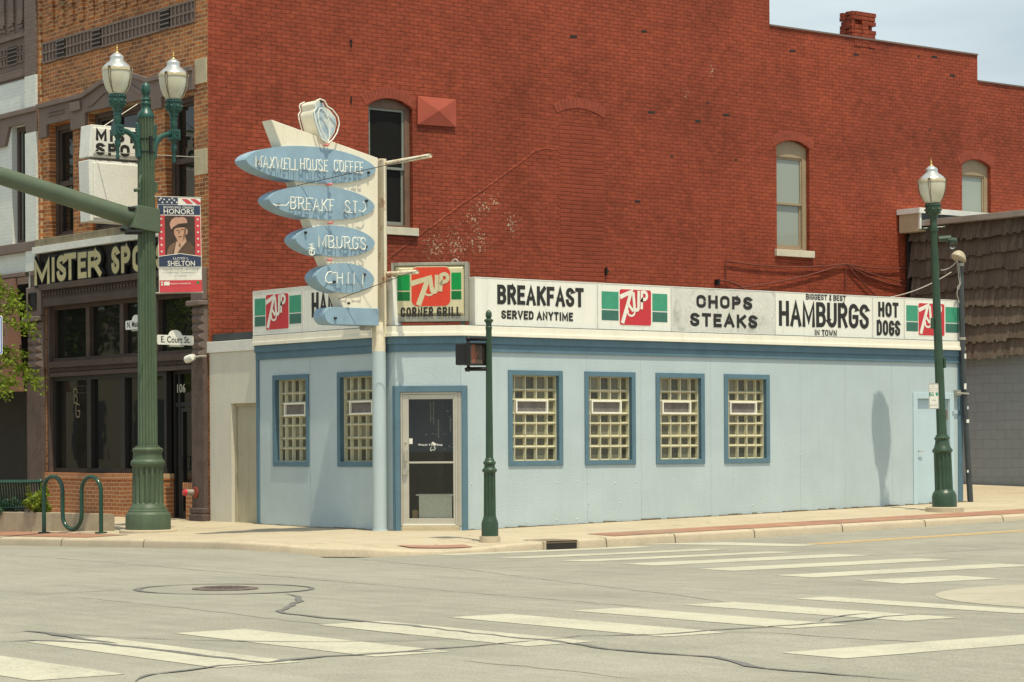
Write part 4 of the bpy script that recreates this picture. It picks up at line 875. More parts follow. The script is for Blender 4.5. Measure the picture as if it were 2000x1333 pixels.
# ------------------------------------------------------------------ neon blade sign on the corner post
YS, YB = .86, 1.14                                           # front and back sheet
FS = FR((0, YS, 0), (1, 0, 0), (0, 0, 1), (0, -1, 0))
S_ = lambda px, py, Y=YS: (atY(px, py, Y).x, atY(px, py, Y).z)
PX, PY, PR = -.915, 1.0, .112
t = thing('blade_sign', 'cream and blue neon blade sign on a rusty post with stacked ovals and a cup', 'sign', (PX, PY, 0)); blade = t
zb = z_walk(PX, PY)
zband = atY(742, 687, PY).z; zj = atY(742, 637, PY).z; ztop = atY(745, 311, PY).z
mb = MB(); mb.lathe([(PR, zb - .05), (PR, zband)], (PX, PY, 0), 28); mb.lathe([(PR + .02, zb - .05), (PR + .012, zb + .02)], (PX, PY, 0), 28); mb.build('lower_post', M['blue'], t, smooth=True)
mb = MB(); mb.lathe([(PR, zband), (PR, zj + .02), (PR - .01, zj + .05)], (PX, PY, 0), 28); mb.build('post_collar', M['rusty'], t, smooth=True)
xu = atY(746.5, 450, PY).x
mb = MB(); mb.lathe([(.075, zj), (.075, ztop)], (xu, PY, 0), 24); mb.fbox(FS, xu - .075, xu - .045, zj + .02, ztop - .03, -.29, .02); mb.build('upper_post', M['rusty'], t, smooth=True)
# cream cabinet
TL = S_(530, 234); BL = S_(671, 602); TRc = S_(738, 309); BR = S_(738, 606)
mb = MB(); mb.fprism(FS, [TL, TRc, BR, BL], YS - YB, 0); mb.build('cabinet', M['pcream'], t, bevel=.006)
def lens(c, a, b, n=48, pw=.56):
    pts = []
    for i in range(n):
        th = 2 * PI * i / n; x = math.cos(th); y = math.sin(th)
        pts.append((c[0] + a * x, c[1] + b * (1 if y > 0 else -1) * max(0, 1 - abs(x) ** 2.0) ** pw))
    return pts
ovals = [((481, 315), (734, 331), (612, 287), (617, 358)), ((526, 396), (732, 403), (622, 363.5), (628, 429)), ((578, 466), (732, 471.5), (672, 442), (660, 502)), ((618, 543), (731, 545), (677, 514.5), (676, 573))]
oc = []
for (l, r, tp, bt) in ovals:
    L_, R_ = S_(*l, YS - .03), S_(*r, YS - .03); zt = S_(*tp, YS - .03)[1]; zbm = S_(*bt, YS - .03)[1]
    c = ((L_[0] + R_[0]) / 2, (zt + zbm) / 2); a = (R_[0] - L_[0]) / 2; b = (zt - zbm) / 2; oc.append((c, a, b))
    mb = MB(); mb.fprism(FS, lens(c, a, b), YS - YB - .03, .03); mb.build('oval_panel', M['pblue'], t, smooth=25)
# bottom bar with a rounded end
l, r = S_(633, 617)[0], S_(738, 620)[0]; zt, zb_ = S_(700, 602)[1], S_(700, 635.5)[1]; rad = (zt - zb_) / 2
pts = [(r, zt), (l + rad, zt)] + arc(l + rad, (zt + zb_) / 2, rad, rad, 90, 270, 10)[1:-1] + [(l + rad, zb_), (r, zb_)]
mb = MB(); mb.fprism(FS, pts, YS - YB - .03, .03); mb.build('bottom_bar', M['pblue'], t, smooth=25, bevel=.004)
mb = MB(); mb.fbox(FS, r - .22, r - .10, zb_ - .07, zb_, -.2, -.05); mb.build('mounting_lug', M['galv'], t)
# coffee cup
cup = [(1050, 120), (1100, 96), (1150, 118), (1182, 182), (1235, 212), (1275, 262), (1303, 300), (1318, 380), (1292, 480), (1245, 555), (1190, 598), (1122, 550), (1075, 430), (1040, 300), (1030, 240), (1058, 196), (1042, 150)]
cup = [S_(440 + x / 6.058, 180 + y / 6.058, YS - .03) for x, y in cup]
mb = MB(); mb.fprism(FS, cup, YS - YB - .04, .028); mb.build('cup_body', M['pcream'], t, smooth=50)
cc_ = (sum(p[0] for p in cup) / len(cup), sum(p[1] for p in cup) / len(cup)); sh = lambda k: [(cc_[0] + (p[0] - cc_[0]) * k, cc_[1] + (p[1] - cc_[1]) * k) for p in cup]
mb = MB(); mb.fprism(FS, sh(.95), .027, .034); mb.build('cup_face', M['cupblue'], t)
mb = MB(); n1 = sh(1.04); mb.tube([FS(u, v, .09) for u, v in n1 + n1[:1]], .011, 8); mb.build('cup_neon_tube', M['neon'], t, smooth=True); mb = MB(); mb.tube([FS(u, v, -.36) for u, v in n1[9:] + n1[:2]], .011, 8); mb.build('cup_neon_tube', M['neon'], t, smooth=True); mb = MB()
q = [S_(440 + x / 6.058, 180 + y / 6.058) for x, y in [(1060, 260), (1075, 205), (1110, 200), (1150, 250), (1185, 330), (1200, 430), (1195, 520), (1185, 590)]]; mb.tube([FS(u, v, .09) for u, v in q], .009, 8)
q = [S_(440 + x / 6.058, 180 + y / 6.058) for x, y in [(1060, 260), (1070, 350), (1100, 450), (1150, 550), (1185, 600)]]; mb.tube([FS(u, v, .09) for u, v in q], .009, 8)
mb.build('cup_neon_tube', M['neon'], t, smooth=True)
# neon lettering: tubes standing off the ovals
def neon(mb, text, u0, v0, W, H, skip=(), link=True, off=.095, r=.0095, gap=.34, shear=0):
    ws = [(.34 if ch == ' ' else max(GL[ch][1], .22) * .9) for ch in text]; k = W / (sum(ws) + gap * (len(text) - 1)); u = u0
    last = None
    for i, (ch, cw_) in enumerate(zip(text, ws)):
        a = cw_ * k
        if ch != ' ' and i not in skip:
            for st in GL[ch][0]:
                pts = [FS(u + x * a + shear * y, v0 + y * H, off) for x, y in st]
                mb.tube(pts, r, 7)
            if link and last and last[1] == i - 1:
                mb.tube([FS(last[0], v0 + H * last[2], off), FS(u, v0 + H * last[2], off - .004)], r * .8, 6)
            last = (u + a, i, 0 if i % 2 else 1)
            for su in (u + a * .1, u + a * .9):
                if random.random() < .55: mb.tube([FS(su, v0 + H * random.choice((.05, .1, .5)), off), FS(su, v0 + H * .08, .03)], .004, 5)
        else: last = None
        u += a + gap * k
def nbox(p0, p1): a = S_(*p0, YS - .14); b = S_(*p1, YS - .14); return a[0], b[1], b[0] - a[0], a[1] - b[1]
def slope_neon(mb, text, p0, p1, H, **k):
    a = S_(*p0, YS - .14); b = S_(*p1, YS - .14); neon(mb, text, a[0], (a[1] + b[1]) / 2, b[0] - a[0], H, **k)
H1 = S_(600, 306, YS - .14)[1] - S_(600, 329, YS - .14)[1]
for wd_, pa, pb in (('MAXWELL', (503, 327), (585, 331)), ('HOUSE', (590, 331), (643, 334)), ('COFFEE', (656, 335), (712, 337))):
    mb = MB(); slope_neon(mb, wd_, pa, pb, H1 * .92); mb.build('neon_lettering', M['neon'], t, smooth=True, label='white tubes spelling ' + wd_)
mb = MB(); slope_neon(mb, 'BREAKFAST', (571, 409), (701, 415), H1 * 1.0, skip=(0, 1, 2, 3, 4, 5, 6)); mb.build('neon_lettering', M['neon'], t, smooth=True, label='white tubes spelling ST at the end of BREAKFAST'); mb = MB(); slope_neon(mb, 'BREAKFAST', (571, 409), (701, 415), H1 * 1.0, skip=(6, 7, 8)); a = S_(541, 401, YS - .14); b = S_(568, 400, YS - .14); mb.tube([FS(a[0], a[1] + .03, .03), FS(a[0], a[1], .095), FS(b[0] - .05, b[1] - .01, .095), FS(b[0], b[1] + .05, .095)], .008, 7)
mb.build('neon_lettering', M['neon'], t, smooth=True, label='white tubes spelling BREAKF'); mb = MB(); q = [S_(x, y, YS - .14) for x, y in [(703, 411), (712, 414), (718, 407), (716, 398), (712, 394)]]; mb.tube([FS(u, v, .095) for u, v in q], .008, 7); mb.build('neon_lettering', M['neon'], t, smooth=True, label='loop of white tube right of BREAKFAST')
mb = MB(); slope_neon(mb, 'MBURGS', (626, 484), (717, 486), H1 * 1.0); mb.build('neon_lettering', M['neon'], t, smooth=True, label='white tubes spelling MBURGS, the first letters lost'); mb = MB()
for q in ([(607, 478), (614, 476), (614, 488), (607, 490), (607, 496), (612, 499), (617, 496), (617, 490)], [(606, 484), (618, 486)], [(611, 477), (611, 498)]): mb.tube([FS(*S_(x, y, YS - .14), .095) for x, y in q], .008, 7)
mb.build('neon_lettering', M['neon'], t, smooth=True, label='broken curl of white tube left of MBURGS')
mb = MB()
def poly_neon(mb, pix): mb.tube([FS(*S_(440 + x * .225, 360 + y * .225, YS - .14), .095) for x, y in pix], .0095, 7)
poly_neon(mb, [(955, 775), (930, 757), (905, 765), (885, 800), (885, 840), (910, 857), (940, 850)]); poly_neon(mb, [(955, 768), (985, 765), (985, 858)]); poly_neon(mb, [(985, 812), (1030, 814)]); poly_neon(mb, [(1030, 770), (1030, 868), (1080, 870), (1080, 768), (1132, 770), (1132, 868), (1205, 872), (1210, 780)])
mb.build('neon_lettering', M['neon'], t, smooth=True, label='white tubes spelling CHILI')
mb = MB()
for (x, y) in [(632, 285), (638, 362), (640, 437), (638, 509)]:
    u, v = S_(x, y); c = FS(u, v, .09); mb.ball(c, .022, 8); mb.tube([FS(u, v, 0), c], .012, 8)
    c2 = FS(u + .03, v + .01, .09); mb.ball(c2, .018, 8)
mb.build('insulator', M['pink'], t, smooth=True)
mb = MB()
for (x, y) in [(717, 338), (502, 318), (541, 401), (713, 393), (594, 455), (712, 483), (650, 551), (709, 537), (678, 593), (652, 622), (625, 199)]:
    u, v = S_(x, y); mb.lathe([(.022, .03), (.022, .06), (.012, .07)], FS(u, v, 0), 12, Matrix.Rotation(PI / 2, 3, 'X'))
mb.build('tube_housing', M['dkmetal'], t, smooth=True)
# stay pipes towards Court Street and their wires
for (pa, pb, r_, wires) in (((748, 321), (841, 304.5), .035, [(580, 363)]), ((748, 536), (815, 531.5), .035, [(660, 585)])):
    a = atY(pa[0], pa[1], YS); e = None
    v = None
    xx = xu + .01; a = Vector((xx, PY - .05, atY(*pa, PY).z)); bb = atX(pb[0], pb[1], xx)
    mb = MB(); mb.tube([a, bb], r_, 14, caps=False); d = (bb - a).normalized(); mb.tube([bb - d * .01, a], r_ * .8, 12); s = mb.build('stay_pipe', M['rusty'], t, smooth=True)
    mb = MB(); mb.tube([bb - d * .02, bb - d * .019], r_ * .79, 12); mb.build('pipe_bore', M['dkmetal'], s)
    for wp in wires:
        q = FS(*S_(*wp), .0); mb = MB(); mb.tube([bb - d * .08 + Vector((-.035, 0, 0)), q], .006, 5); mb.build('stay_wire', M['cable'], t)
# grit and weeds along the foot of the walls
mb = MB(); rw = random.Random(9); x = .12
while x < XE:
    l = rw.uniform(.05, .25); z = z_walk(x, -.02); h = rw.uniform(.008, .03); mb.fbox(FC, x, x + l, z - .03, z + h, .001, .02 + rw.uniform(0, .02)); x += l * .98
y = -XM + .1
while y < YE:
    l = rw.uniform(.05, .25); z = z_walk(XM - .02, y); h = rw.uniform(.006, .02); mb.fbox(FM, y, y + l, z - .03, z + h, .001, .015 + rw.uniform(0, .02)); y += l * .98
mb.build('wall_foot_grit', mat('dark_grit', (.17, .14, .095), .95, .4, 12, .3), diner)['kind'] = 'stuff'
# rust run under the old drain hole
mb = MB(); x0 = atY(1073, 960, 0).x
mb.build('rust', M['rusty'], diner) if mb.v else None

# ------------------------------------------------------------------ the big brick building
YR = 6.55
FRD = FR((0, YR, 0), (1, 0, 0), (0, 0, 1), (0, -1, 0))
R_ = lambda px, py: (atY(px, py, YR).x, atY(px, py, YR).z)
t = thing('brick_building', 'tall brick building with red painted side wall, stepped parapet and brown shop front', 'building', (5, YR, 0)); bb = t
s1, s2 = R_(1503, 30)[0], R_(1909, 130)[0]
steps = [(XM, 11.9), (s1, 10.41), (s2, 9.80)]
wins = []
for (pl, pr, ptop, pbot, rise) in (((720, 300), (806, 300), 201, 441, .16), ((1517, 380), (1581, 380), 281, 487, .14), ((1879, 360), (1935, 360), 319, 487, .14)):
    u0 = R_(*pl)[0]; u1 = R_(*pr)[0]; wins.append((u0, u1, R_(pl[0], pbot)[1], R_(pl[0], ptop)[1] - .04, rise))
z3 = wins[1][2]; wins[2] = (wins[2][0], wins[2][1], z3, wins[1][3], wins[1][4])
XB = 34
FLK = [(R_(x, y)[0], YR, R_(x, y)[1], r) for x, y, r in ((945, 405, .5), (925, 425, .45), (965, 395, .35), (850, 485, .6), (890, 480, .7), (935, 470, .6), (1000, 440, .5), (1390, 140, .28), (1340, 180, .25))]
OB = Vector((5, YR, 0))
M['redpanelb'] = mat('red_painted_header', (.27, .053, .026), .75, .25, 6, .15, bmp=.4, bs_=40)
M['redpatch'] = brick('painted_red_patch', (.285, .057, .027), (.245, .048, .023), (.19, .038, .018), 'X', bw=.6, bh=.084, ms=.014, smear=.3, bst=.8)
M['red'] = brick('painted_red_brick_wall', (.30, .060, .028), (.245, .048, .022), (.175, .035, .016), 'X', flecks=(.6, (.62, .53, .36), [(a - OB.x, b - OB.y, c - OB.z, r) for a, b, c, r in FLK]), smear=.8, bst=1.0, var=.42, stain=(.21, .044, .022, .35))  # mortar darker than the red paint: groove shade put into the joint colour
mb = MB(); wall(mb, FRD, XM, XB, -.3, steps, wins, .22); mb.build('side_wall', M['red'], t)
# flat coping on each step
mb = MB()
for (a, b, z) in ((XM - .03, s1, 11.9), (s1 + .002, s2, 10.41), (s2 + .002, XB, 9.80)): mb.fbox(FRD, a, b, z, z + .035, -.35, .03)
mb.build('coping', M['purple'], t)
mb = MB(); mb.fbox(FRD, s1 - .3, s1, 10.41, 11.9, -.33, -.005); mb.fbox(FRD, s2 - .3, s2, 9.8, 10.41, -.33, -.005); mb.fbox(FRD, XM + .3, s1 - .3, 10.0, 11.85, -.33, -.005); mb.fbox(FRD, s1, s2 - .3, 9.6, 10.4, -.33, -.006); mb.fbox(FRD, s2, XB, 9.2, 9.79, -.33, -.006)
mb.build('parapet', M['red'], t)
mb = MB(); mb.box(XM + .3, XB, YR + .3, 13.0, 9.3, 9.4); mb.build('roof', M['conduit'], t)
mb = MB(); mb.poly([(XB, YR, -.3), (XB, 13.09, -.3), (XB, 13.09, 9.8), (XB, YR, 9.8)]); mb.poly([(XM, 13.09, -.3), (XB, 13.09, -.3), (XB, 13.09, 9.8), (XM, 13.09, 9.8)]); mb.build('rear_wall', M['orange'], t)
mb = MB(); mb.box(XM + .5, XB - .3, YR + .9, 12.9, .0, 9.2); mb.build('room_core', M['shadowbox'], t)
# segmental brick arches: one ring of headers per window
for (u0, u1, v0, v1, rise) in wins:
    mb = MB(); n = 17; cx = (u0 + u1) / 2; hw = (u1 - u0) / 2 + .06
    R0 = (hw * hw + (rise + .02) ** 2) / (2 * (rise + .02)); cz = v1 + rise - R0; a0 = math.asin(hw / R0)
    for i in range(n):
        p0, p1 = -a0 + 2 * a0 * (i + .02) / n, -a0 + 2 * a0 * (i + .98) / n; j = random.uniform(.0, .002)
        mb.fprism(FRD, [(cx + R0 * math.sin(p0), cz + R0 * math.cos(p0) + .004), (cx + R0 * math.sin(p1), cz + R0 * math.cos(p1) + .004), (cx + (R0 + .21) * math.sin(p1), cz + (R0 + .21) * math.cos(p1)), (cx + (R0 + .21) * math.sin(p0), cz + (R0 + .21) * math.cos(p0))], -.05, .005 + j)
    mb.build('window_arch', M['redpanelb'], t, bevel=.004)
# sash windows
for i, (u0, u1, v0, v1, rise) in enumerate(wins):
    dark = i == 0; fm = M['wood'] if dark else M['woodlt']
    mb = MB(); n = 8; up = [(u0 + (u1 - u0) * k / n, v1 + rise * (1 - (2 * k / n - 1) ** 2)) for k in range(n + 1)]
    hd = v1 - (.02 if dark else .22)
    mb.fprism(FRD, [(u0, hd)] + up + [(u1, hd)], -.20, -.10)
    f = .075
    mb.fbox(FRD, u0, u0 + f, v0, hd, -.2, -.10); mb.fbox(FRD, u1 - f * 1.6, u1, v0, hd, -.2, -.10); mb.fbox(FRD, u0 + f, u1 - 1.6 * f, v0, v0 + .05, -.2, -.10)
    wn = mb.build('window', M['wood'] if dark else fm, t, bevel=.004)
    a0, a1, mid = u0 + f, u1 - 1.6 * f, v0 + (hd - v0) * .5
    sm = M['vinyl'] if dark else M['woodlt']
    mb = MB(); mb.frame(FRD, a0, a1, mid - .02, hd, .045, -.17, -.125); mb.build('upper_sash', sm, wn)
    mb = MB(); mb.frame(FRD, a0, a1, v0 + .05, mid + .02, .045, -.2, -.16, .07); mb.build('lower_sash', sm, wn)
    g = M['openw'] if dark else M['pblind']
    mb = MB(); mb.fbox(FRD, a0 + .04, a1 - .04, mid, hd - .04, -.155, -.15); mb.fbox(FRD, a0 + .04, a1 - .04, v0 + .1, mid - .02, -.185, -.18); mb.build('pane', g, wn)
    if not dark:
        mb = MB()
        mb.fbox(FRD, a0 + .04, a0 + .62 * (a1 - a0), mid, hd - .04, -.1495, -.1485) if False else None
        mb.fbox(FRD, a0, a1, v0, hd, -.24, -.22); mb.build('blind', M['blind'], wn)
    mb = MB(); mb.fbox(FRD, u0 - .07, u1 + .09, v0 - .15, v0 - .002, -.15, .07); mb.build('sill', M['sill'] if i < 2 else M['sill'], wn, bevel=.006)
# pyramid sheet-metal panel beside the dark window
a, b = R_(813, 188), R_(888, 252); c = ((a[0] + b[0]) / 2, (a[1] + b[1]) / 2 + .02)
mb = MB(); P4 = [(a[0], b[1] + .01), (b[0], b[1] + .03), (b[0], a[1] - .02 + .03), (a[0], a[1])]
mb.mesh([FRD(*p, .02) for p in P4] + [FRD(*p, .05) for p in P4] + [FRD(*c, .115)], [(0, 1, 5, 4), (1, 2, 6, 5), (2, 3, 7, 6), (3, 0, 4, 7), (4, 5, 8), (5, 6, 8), (6, 7, 8), (7, 4, 8)])
mb.build('vent_cover', M['redpanel'], t)
# raised scar of an old roof, bricked-up window, plates
mb = MB(); pts = [R_(*p) for p in [(762, 503), (820, 460), (900, 402), (985, 342), (1045, 296), (1062, 291), (1098, 294)]]
P = []
for p, q in zip(pts[:-1], pts[1:]):
    for k in range(5): P.append(Vector((p[0] + (q[0] - p[0]) * k / 5, p[1] + (q[1] - p[1]) * k / 5)) + Vector((random.uniform(-.012, .012), random.uniform(-.012, .012))))
for p, q in zip(P[:-1], P[1:]):
    d = (q - p).normalized(); nr = Vector((-d.y, d.x)); k = .03 * random.uniform(.5, 1.3)
    mb.mesh([FRD(*(p - nr * k), .0), FRD(*(q - nr * k), .0), FRD(*(q + nr * k), .0), FRD(*(p + nr * k), .0), FRD(*p, .009), FRD(*q, .009)], [(0, 1, 5, 4), (2, 3, 4, 5), (1, 2, 5), (3, 0, 4)])
mb.build('old_roof_scar', M['red'], t)
a, b = R_(1093, 240), R_(1180, 545); mb = MB(); mb.fbox(FRD, a[0], b[0], 4.2, a[1], -.05, .006); mb.build('bricked_up_window', M['redpatch'], t)
a, b = R_(1090, 212), R_(1176, 236); n = 14; mb = MB(); cx, hw, rise = (a[0] + b[0]) / 2, (b[0] - a[0]) / 2 + .04, .15
R0 = (hw * hw + rise * rise) / (2 * rise); cz = b[1] + .05 + rise - R0; a0 = math.asin(hw / R0)
for i in range(n):
    p0, p1 = -a0 + 2 * a0 * (i + .02) / n, -a0 + 2 * a0 * (i + .98) / n
    mb.fprism(FRD, [(cx + R0 * math.sin(p0), cz + R0 * math.cos(p0)), (cx + R0 * math.sin(p1), cz + R0 * math.cos(p1)), (cx + (R0 + .2) * math.sin(p1), cz + (R0 + .2) * math.cos(p1)), (cx + (R0 + .2) * math.sin(p0), cz + (R0 + .2) * math.cos(p0))], -.05, .008 + random.uniform(0, .003))
mb.build('blind_arch', M['redpanelb'], t, bevel=.004)
mb = MB()                                                     # near-black plates painting the shade of holes where bricks are missing
for (px, py) in [(1120, 72), (1258, 62), (1382, 201), (1418, 225), (1272, 220), (1437, 313), (1312, 306), (1245, 394), (1794, 110), (1825, 112), (1860, 148), (1816, 254), (1672, 107), (1700, 95), (1548, 100), (1182, 530), (1100, 250), (1363, 237), (685, 80)]:
    mb = MB(); u, v = R_(px, py); L_ = random.choice((.06, .06, .16, .2)); h = .06
    mb.fprism(FRD, [(u - L_ / 2, v - h / 2), (u + L_ / 2, v - h / 2 + .01), (u + L_ / 2 - .01, v + h / 2), (u - L_ / 2 + .008, v + h / 2 - .008)], -.03, .0025); mb.build('missing_brick_hole', M['vtrim'], t)
# chimney of single broken courses
a, b = R_(1668, 70), R_(1709, 70); z0, z1 = R_(1690, 82)[1], R_(1690, 24)[1]; n = int((z1 - z0) / .075); rnd = random.Random(3); mb = MB()
for k in range(n):
    z = z0 - .12 + (z1 - z0 + .12) * k / n; hgt = (z1 - z0 + .12) / n - .008; d0, d1, d2 = [rnd.uniform(-.015, .03) for _ in range(3)]
    nb = 3; wd_ = (b[0] - a[0]) / nb
    for q in range(nb):
        gap_ = rnd.random() < .10 and 2 < k < n - 1
        mb.fbox(FRD, a[0] + q * wd_ + (.03 if k % 2 else 0) - (d0 if q == 0 else 0), a[0] + (q + 1) * wd_ - .008 + (.03 if k % 2 else 0), z, z + hgt, -.42 + d1, (.012 + rnd.uniform(0, .012)) if not gap_ else -.08)
    for q in range(4):
        if rnd.random() < .12: continue
        mb.fbox(FRD, a[0] - .02 - rnd.uniform(0, .035), a[0] + .05, z, z + hgt, -.42 + q * .105, -.42 + q * .105 + .098)
mb.build('chimney', M['red'], t, bevel=.006)
# Main Street front of brick: three upper windows and the shop opening
OT = FM
HL, HC, HR = (11.70, 12.70), (8.54, 11.05), (7.04, 8.10)
mb = MB(); holes = [(HL[0], HL[1], 5.55, 7.82, 0), (HC[0], HC[1], 5.55, 7.88, 0), (HR[0], HR[1], 5.55, 7.80, 0), (7.03, 12.90, -.3, 4.65, 0)]
wall(mb, FM, YR, 13.09, -.3, 11.9, holes, .28); mb.build('front_wall', M['orange'], t)
mb = MB(); mb.fbox(FM, 13.0, 13.09, 4.6, 11.9, .001, .05); mb.build('front_corner_pier', M['orange'], t)
# corbelled pendants high on the front
mb = MB()
for k in range(15):
    u = 12.6 - k * .42
    for q in range(5): mb.fbox(FM, u - .15, u + .07 - .02 * q, 9.72 + q * .17, 9.885 + q * .17, .001, .028 + q * .014)
mb.fbox(FM, 6.6, 13.0, 10.65, 10.8, .001, .11); mb.fbox(FM, 6.6, 13.0, 11.2, 11.35, .001, .15); mb.build('corbel_course', M['orange'], t, bevel=.004)
mb = MB(); mb.fbox(FM, 6.97, 12.87, 9.085, 9.50, .001, .02)
lou = [12.1, 10.62, 8.0]
uu = 12.87; T = .146
cells = int((12.87 - 6.97) / T)
for k in range(cells + 1):
    u = 12.87 - k * T
    if any(abs(u - T / 2 - l) < .16 for l in lou) and any(abs(u - l) < .14 for l in lou): continue
    mb.fbox(FM, u - .018, u + .018, 9.085, 9.50, .02, .05)
for v in (9.085, 9.275, 9.465): mb.fbox(FM, 6.97, 12.87, v, v + .035, .021, .053)
for k in range(cells):
    u = 12.87 - (k + .5) * T
    if any(abs(u - l) < .2 for l in lou): continue
    for v in (9.2, 9.385): mb.mesh([FM(u - .04, v - .05, .02), FM(u + .04, v - .05, .02), FM(u + .04, v + .05, .02), FM(u - .04, v + .05, .02), FM(u, v, .045)], [(0, 1, 4), (1, 2, 4), (2, 3, 4), (3, 0, 4)])
mb.build('ornament_band', M['purple'], t)
for l in lou:
    mb = MB(); mb.fbox(FM, l - .16, l + .16, 9.11, 9.47, .054, .057); lv = mb.build('louvre_vent', M['vtrim'], t)
    mb = MB()
    for q in range(5): mb.fbox(FM, l - .16, l + .16, 9.10 + q * .083, 9.122 + q * .083, .057, .075)
    mb.build('slat', M['purple'], lv)
# lintel band with gable over the middle window
lp = [(13.02, 7.60), (13.02, 8.24), (11.15, 8.24), (10.35, 8.40), (9.2, 8.40), (8.55, 8.22), (6.97, 8.25), (6.97, 7.86), (8.12, 7.86), (8.12, 7.66), (8.50, 7.66), (8.50, 7.90), (11.08, 7.90), (11.08, 7.62), (11.68, 7.62), (11.68, 7.84), (12.70, 7.84), (12.70, 7.60)]
mb = MB(); mb.fprism(FM, lp, .001, .07); mb.build('lintel', M['purple'], t, bevel=.01)
mb = MB(); lp2 = [(13.05, 8.19), (13.05, 8.28), (11.14, 8.28), (10.34, 8.45), (9.2, 8.45), (8.55, 8.27), (6.97, 8.29), (6.97, 8.20), (8.56, 8.18), (9.2, 8.36), (10.33, 8.36), (11.12, 8.19)]
mb.fprism(FM, lp2, .072, .13); mb.fprism(FM, [(10.95, 8.0), (10.3, 8.22), (9.2, 8.22), (8.7, 8.0), (8.9, 8.0), (9.25, 8.18), (10.25, 8.18), (10.75, 8.0)], .072, .10); mb.fbox(FM, 12.6, 11.9, 7.99, 8.01, .072, .1); mb.fbox(FM, 12.6, 11.9, 8.06, 8.08, .072, .1); mb.fbox(FM, 11.2, 11.6, 7.97, 8.14, .072, .13); mb.fbox(FM, 7.15, 7.9, 8.02, 8.04, .072, .1); mb.fbox(FM, 7.15, 7.9, 8.09, 8.11, .072, .1)
mb.build('lintel_moulding', M['purple'], t, bevel=.008)
mb = MB(); mb.fbox(FM, 6.57, 6.99, 7.95, 8.40, .001, .02); mb.build('quoin_block', M['cream'], t, bevel=.01); mb = MB(); mb.fbox(FM, 6.57, 7.02, 6.3, 6.76, .001, .02); mb.build('quoin_block', M['cream'], t, bevel=.01)
for (h0, h1, v1, nm) in ((HL[0], HL[1], 7.82, 1), (HC[0], HC[1], 7.88, 3), (HR[0], HR[1], 7.8, 1)):
    mb = MB(); mb.frame(FM, h0, h1, 5.55, v1, .10, -.26, -.14); wn = mb.build('window', M['brownwood'], t, bevel=.004)
    mb = MB(); mb.fbox(FM, h0 + .1, h1 - .1, 6.60, 6.70, -.24, -.17)
    for k in range(1, nm): u = h0 + (h1 - h0) * k / nm; mb.fbox(FM, u - .06, u + .06, 5.6, v1 - .05, -.25, -.16)
    mb.frame(FM, h0 + .1, h1 - .1, 5.65, v1 - .1, .05, -.25, -.19); mb.build('sash', M['brownwood'], wn)
    mb = MB(); mb.fbox(FM, h0 + .1, h1 - .1, 5.6, v1 - .1, -.23, -.225); mb.build('pane', M['dglass'], wn)
mb = MB(); mb.fbox(FM, 7.0, 13.09, 5.405, 5.56, .001, .14); mb.build('stone_sill', M['olive'], t, bevel=.012)
mb = MB(); mb.fbox(FM, 7.0, 13.09, 5.27, 5.403, .001, .20); mb.build('sign_fascia', M['capw'], t, bevel=.004)
mb = MB(); mb.fbox(FM, 7.0, 13.05, 4.64, 5.268, .001, .06); mb.build('sign_board', M['vtrim'], t)
mb = MB(); mb.fbox(FM, 7.0, 12.88, 4.52, 4.638, .001, .17); mb.fbox(FM, 7.0, 12.86, 4.20, 4.36, -.1, .09); mb.fbox(FM, 7.0, 12.86, 4.362, 4.518, -.1, .07)
for k in range(46): mb.fbox(FM, 12.82 - k * .127, 12.75 - k * .127, 4.41, 4.47, .07, .11)
mb.build('shop_cornice', M['brownwood'], t, bevel=.004)
# shop front set back in its opening
mb = MB(); mb.fbox(FM, 12.80, 12.90, -.3, 4.2, -.27, -.02); mb.fbox(FM, 7.03, 7.06, -.3, 4.2, -.27, -.02); mb.build('jamb', M['pier'], t)
mb = MB(); w0, w1 = -.22, -.10
mb.frame(FM, 7.05, 12.80, 3.09, 4.20, .07, w0, w1)
for u in (11.31, 9.95, 8.62): mb.fbox(FM, u - .075, u + .075, 3.15, 4.15, w0, w1 + .01)
tr = mb.build('transom_frame', M['brownwood'], t, bevel=.004)
mb = MB(); mb.fbox(FM, 7.1, 12.75, 3.12, 4.16, -.19, -.185); mb.build('transom_pane', M['dglass'], tr)
mb = MB(); mb.fbox(FM, 7.05, 12.82, 2.97, 3.09, -.15, .02); mb.fbox(FM, 7.05, 12.82, 2.79, 2.87, -.15, -.02); mb.fbox(FM, 7.05, 12.82, 2.872, 2.968, -.15, -.06)
for k in range(96): u = 12.78 - k * .06; mb.fbox(FM, u - .033, u, 2.89, 2.965, -.06, -.012)
mb.build('dentil_beam', M['brownwood'], t)
mb = MB(); mb.frame(FM, 8.28, 12.80, .88, 2.79, .085, -.22, -.10)
for u in (11.28, 9.93): mb.fbox(FM, u - .085, u + .085, .96, 2.71, -.22, -.09)
dw = mb.build('display_window', M['black'], t, bevel=.004)
mb = MB(); mb.fbox(FM, 8.33, 12.75, .93, 2.74, -.18, -.174); mb.build('display_pane', M['dglass'], dw)
mb = MB(); mb.fbox(FM, 8.26, 12.86, -.3, .75, -.25, .01); mb.build('brick_apron', M['apron'], t)
mb = MB(); mb.fbox(FM, 8.24, 12.90, .752, .875, -.24, .055); mb.build('apron_cap', M['rowlock'], t, bevel=.006)
mb = MB(); mb.fbox(FM, 7.02, 7.40, -.3, .60, -.3, .01); mb.build('brick_apron', M['apron'], t)
mb = MB(); mb.fbox(FM, 7.0, 7.45, .602, .72, -.3, .05); mb.build('apron_cap', M['rowlock'], t, bevel=.006)
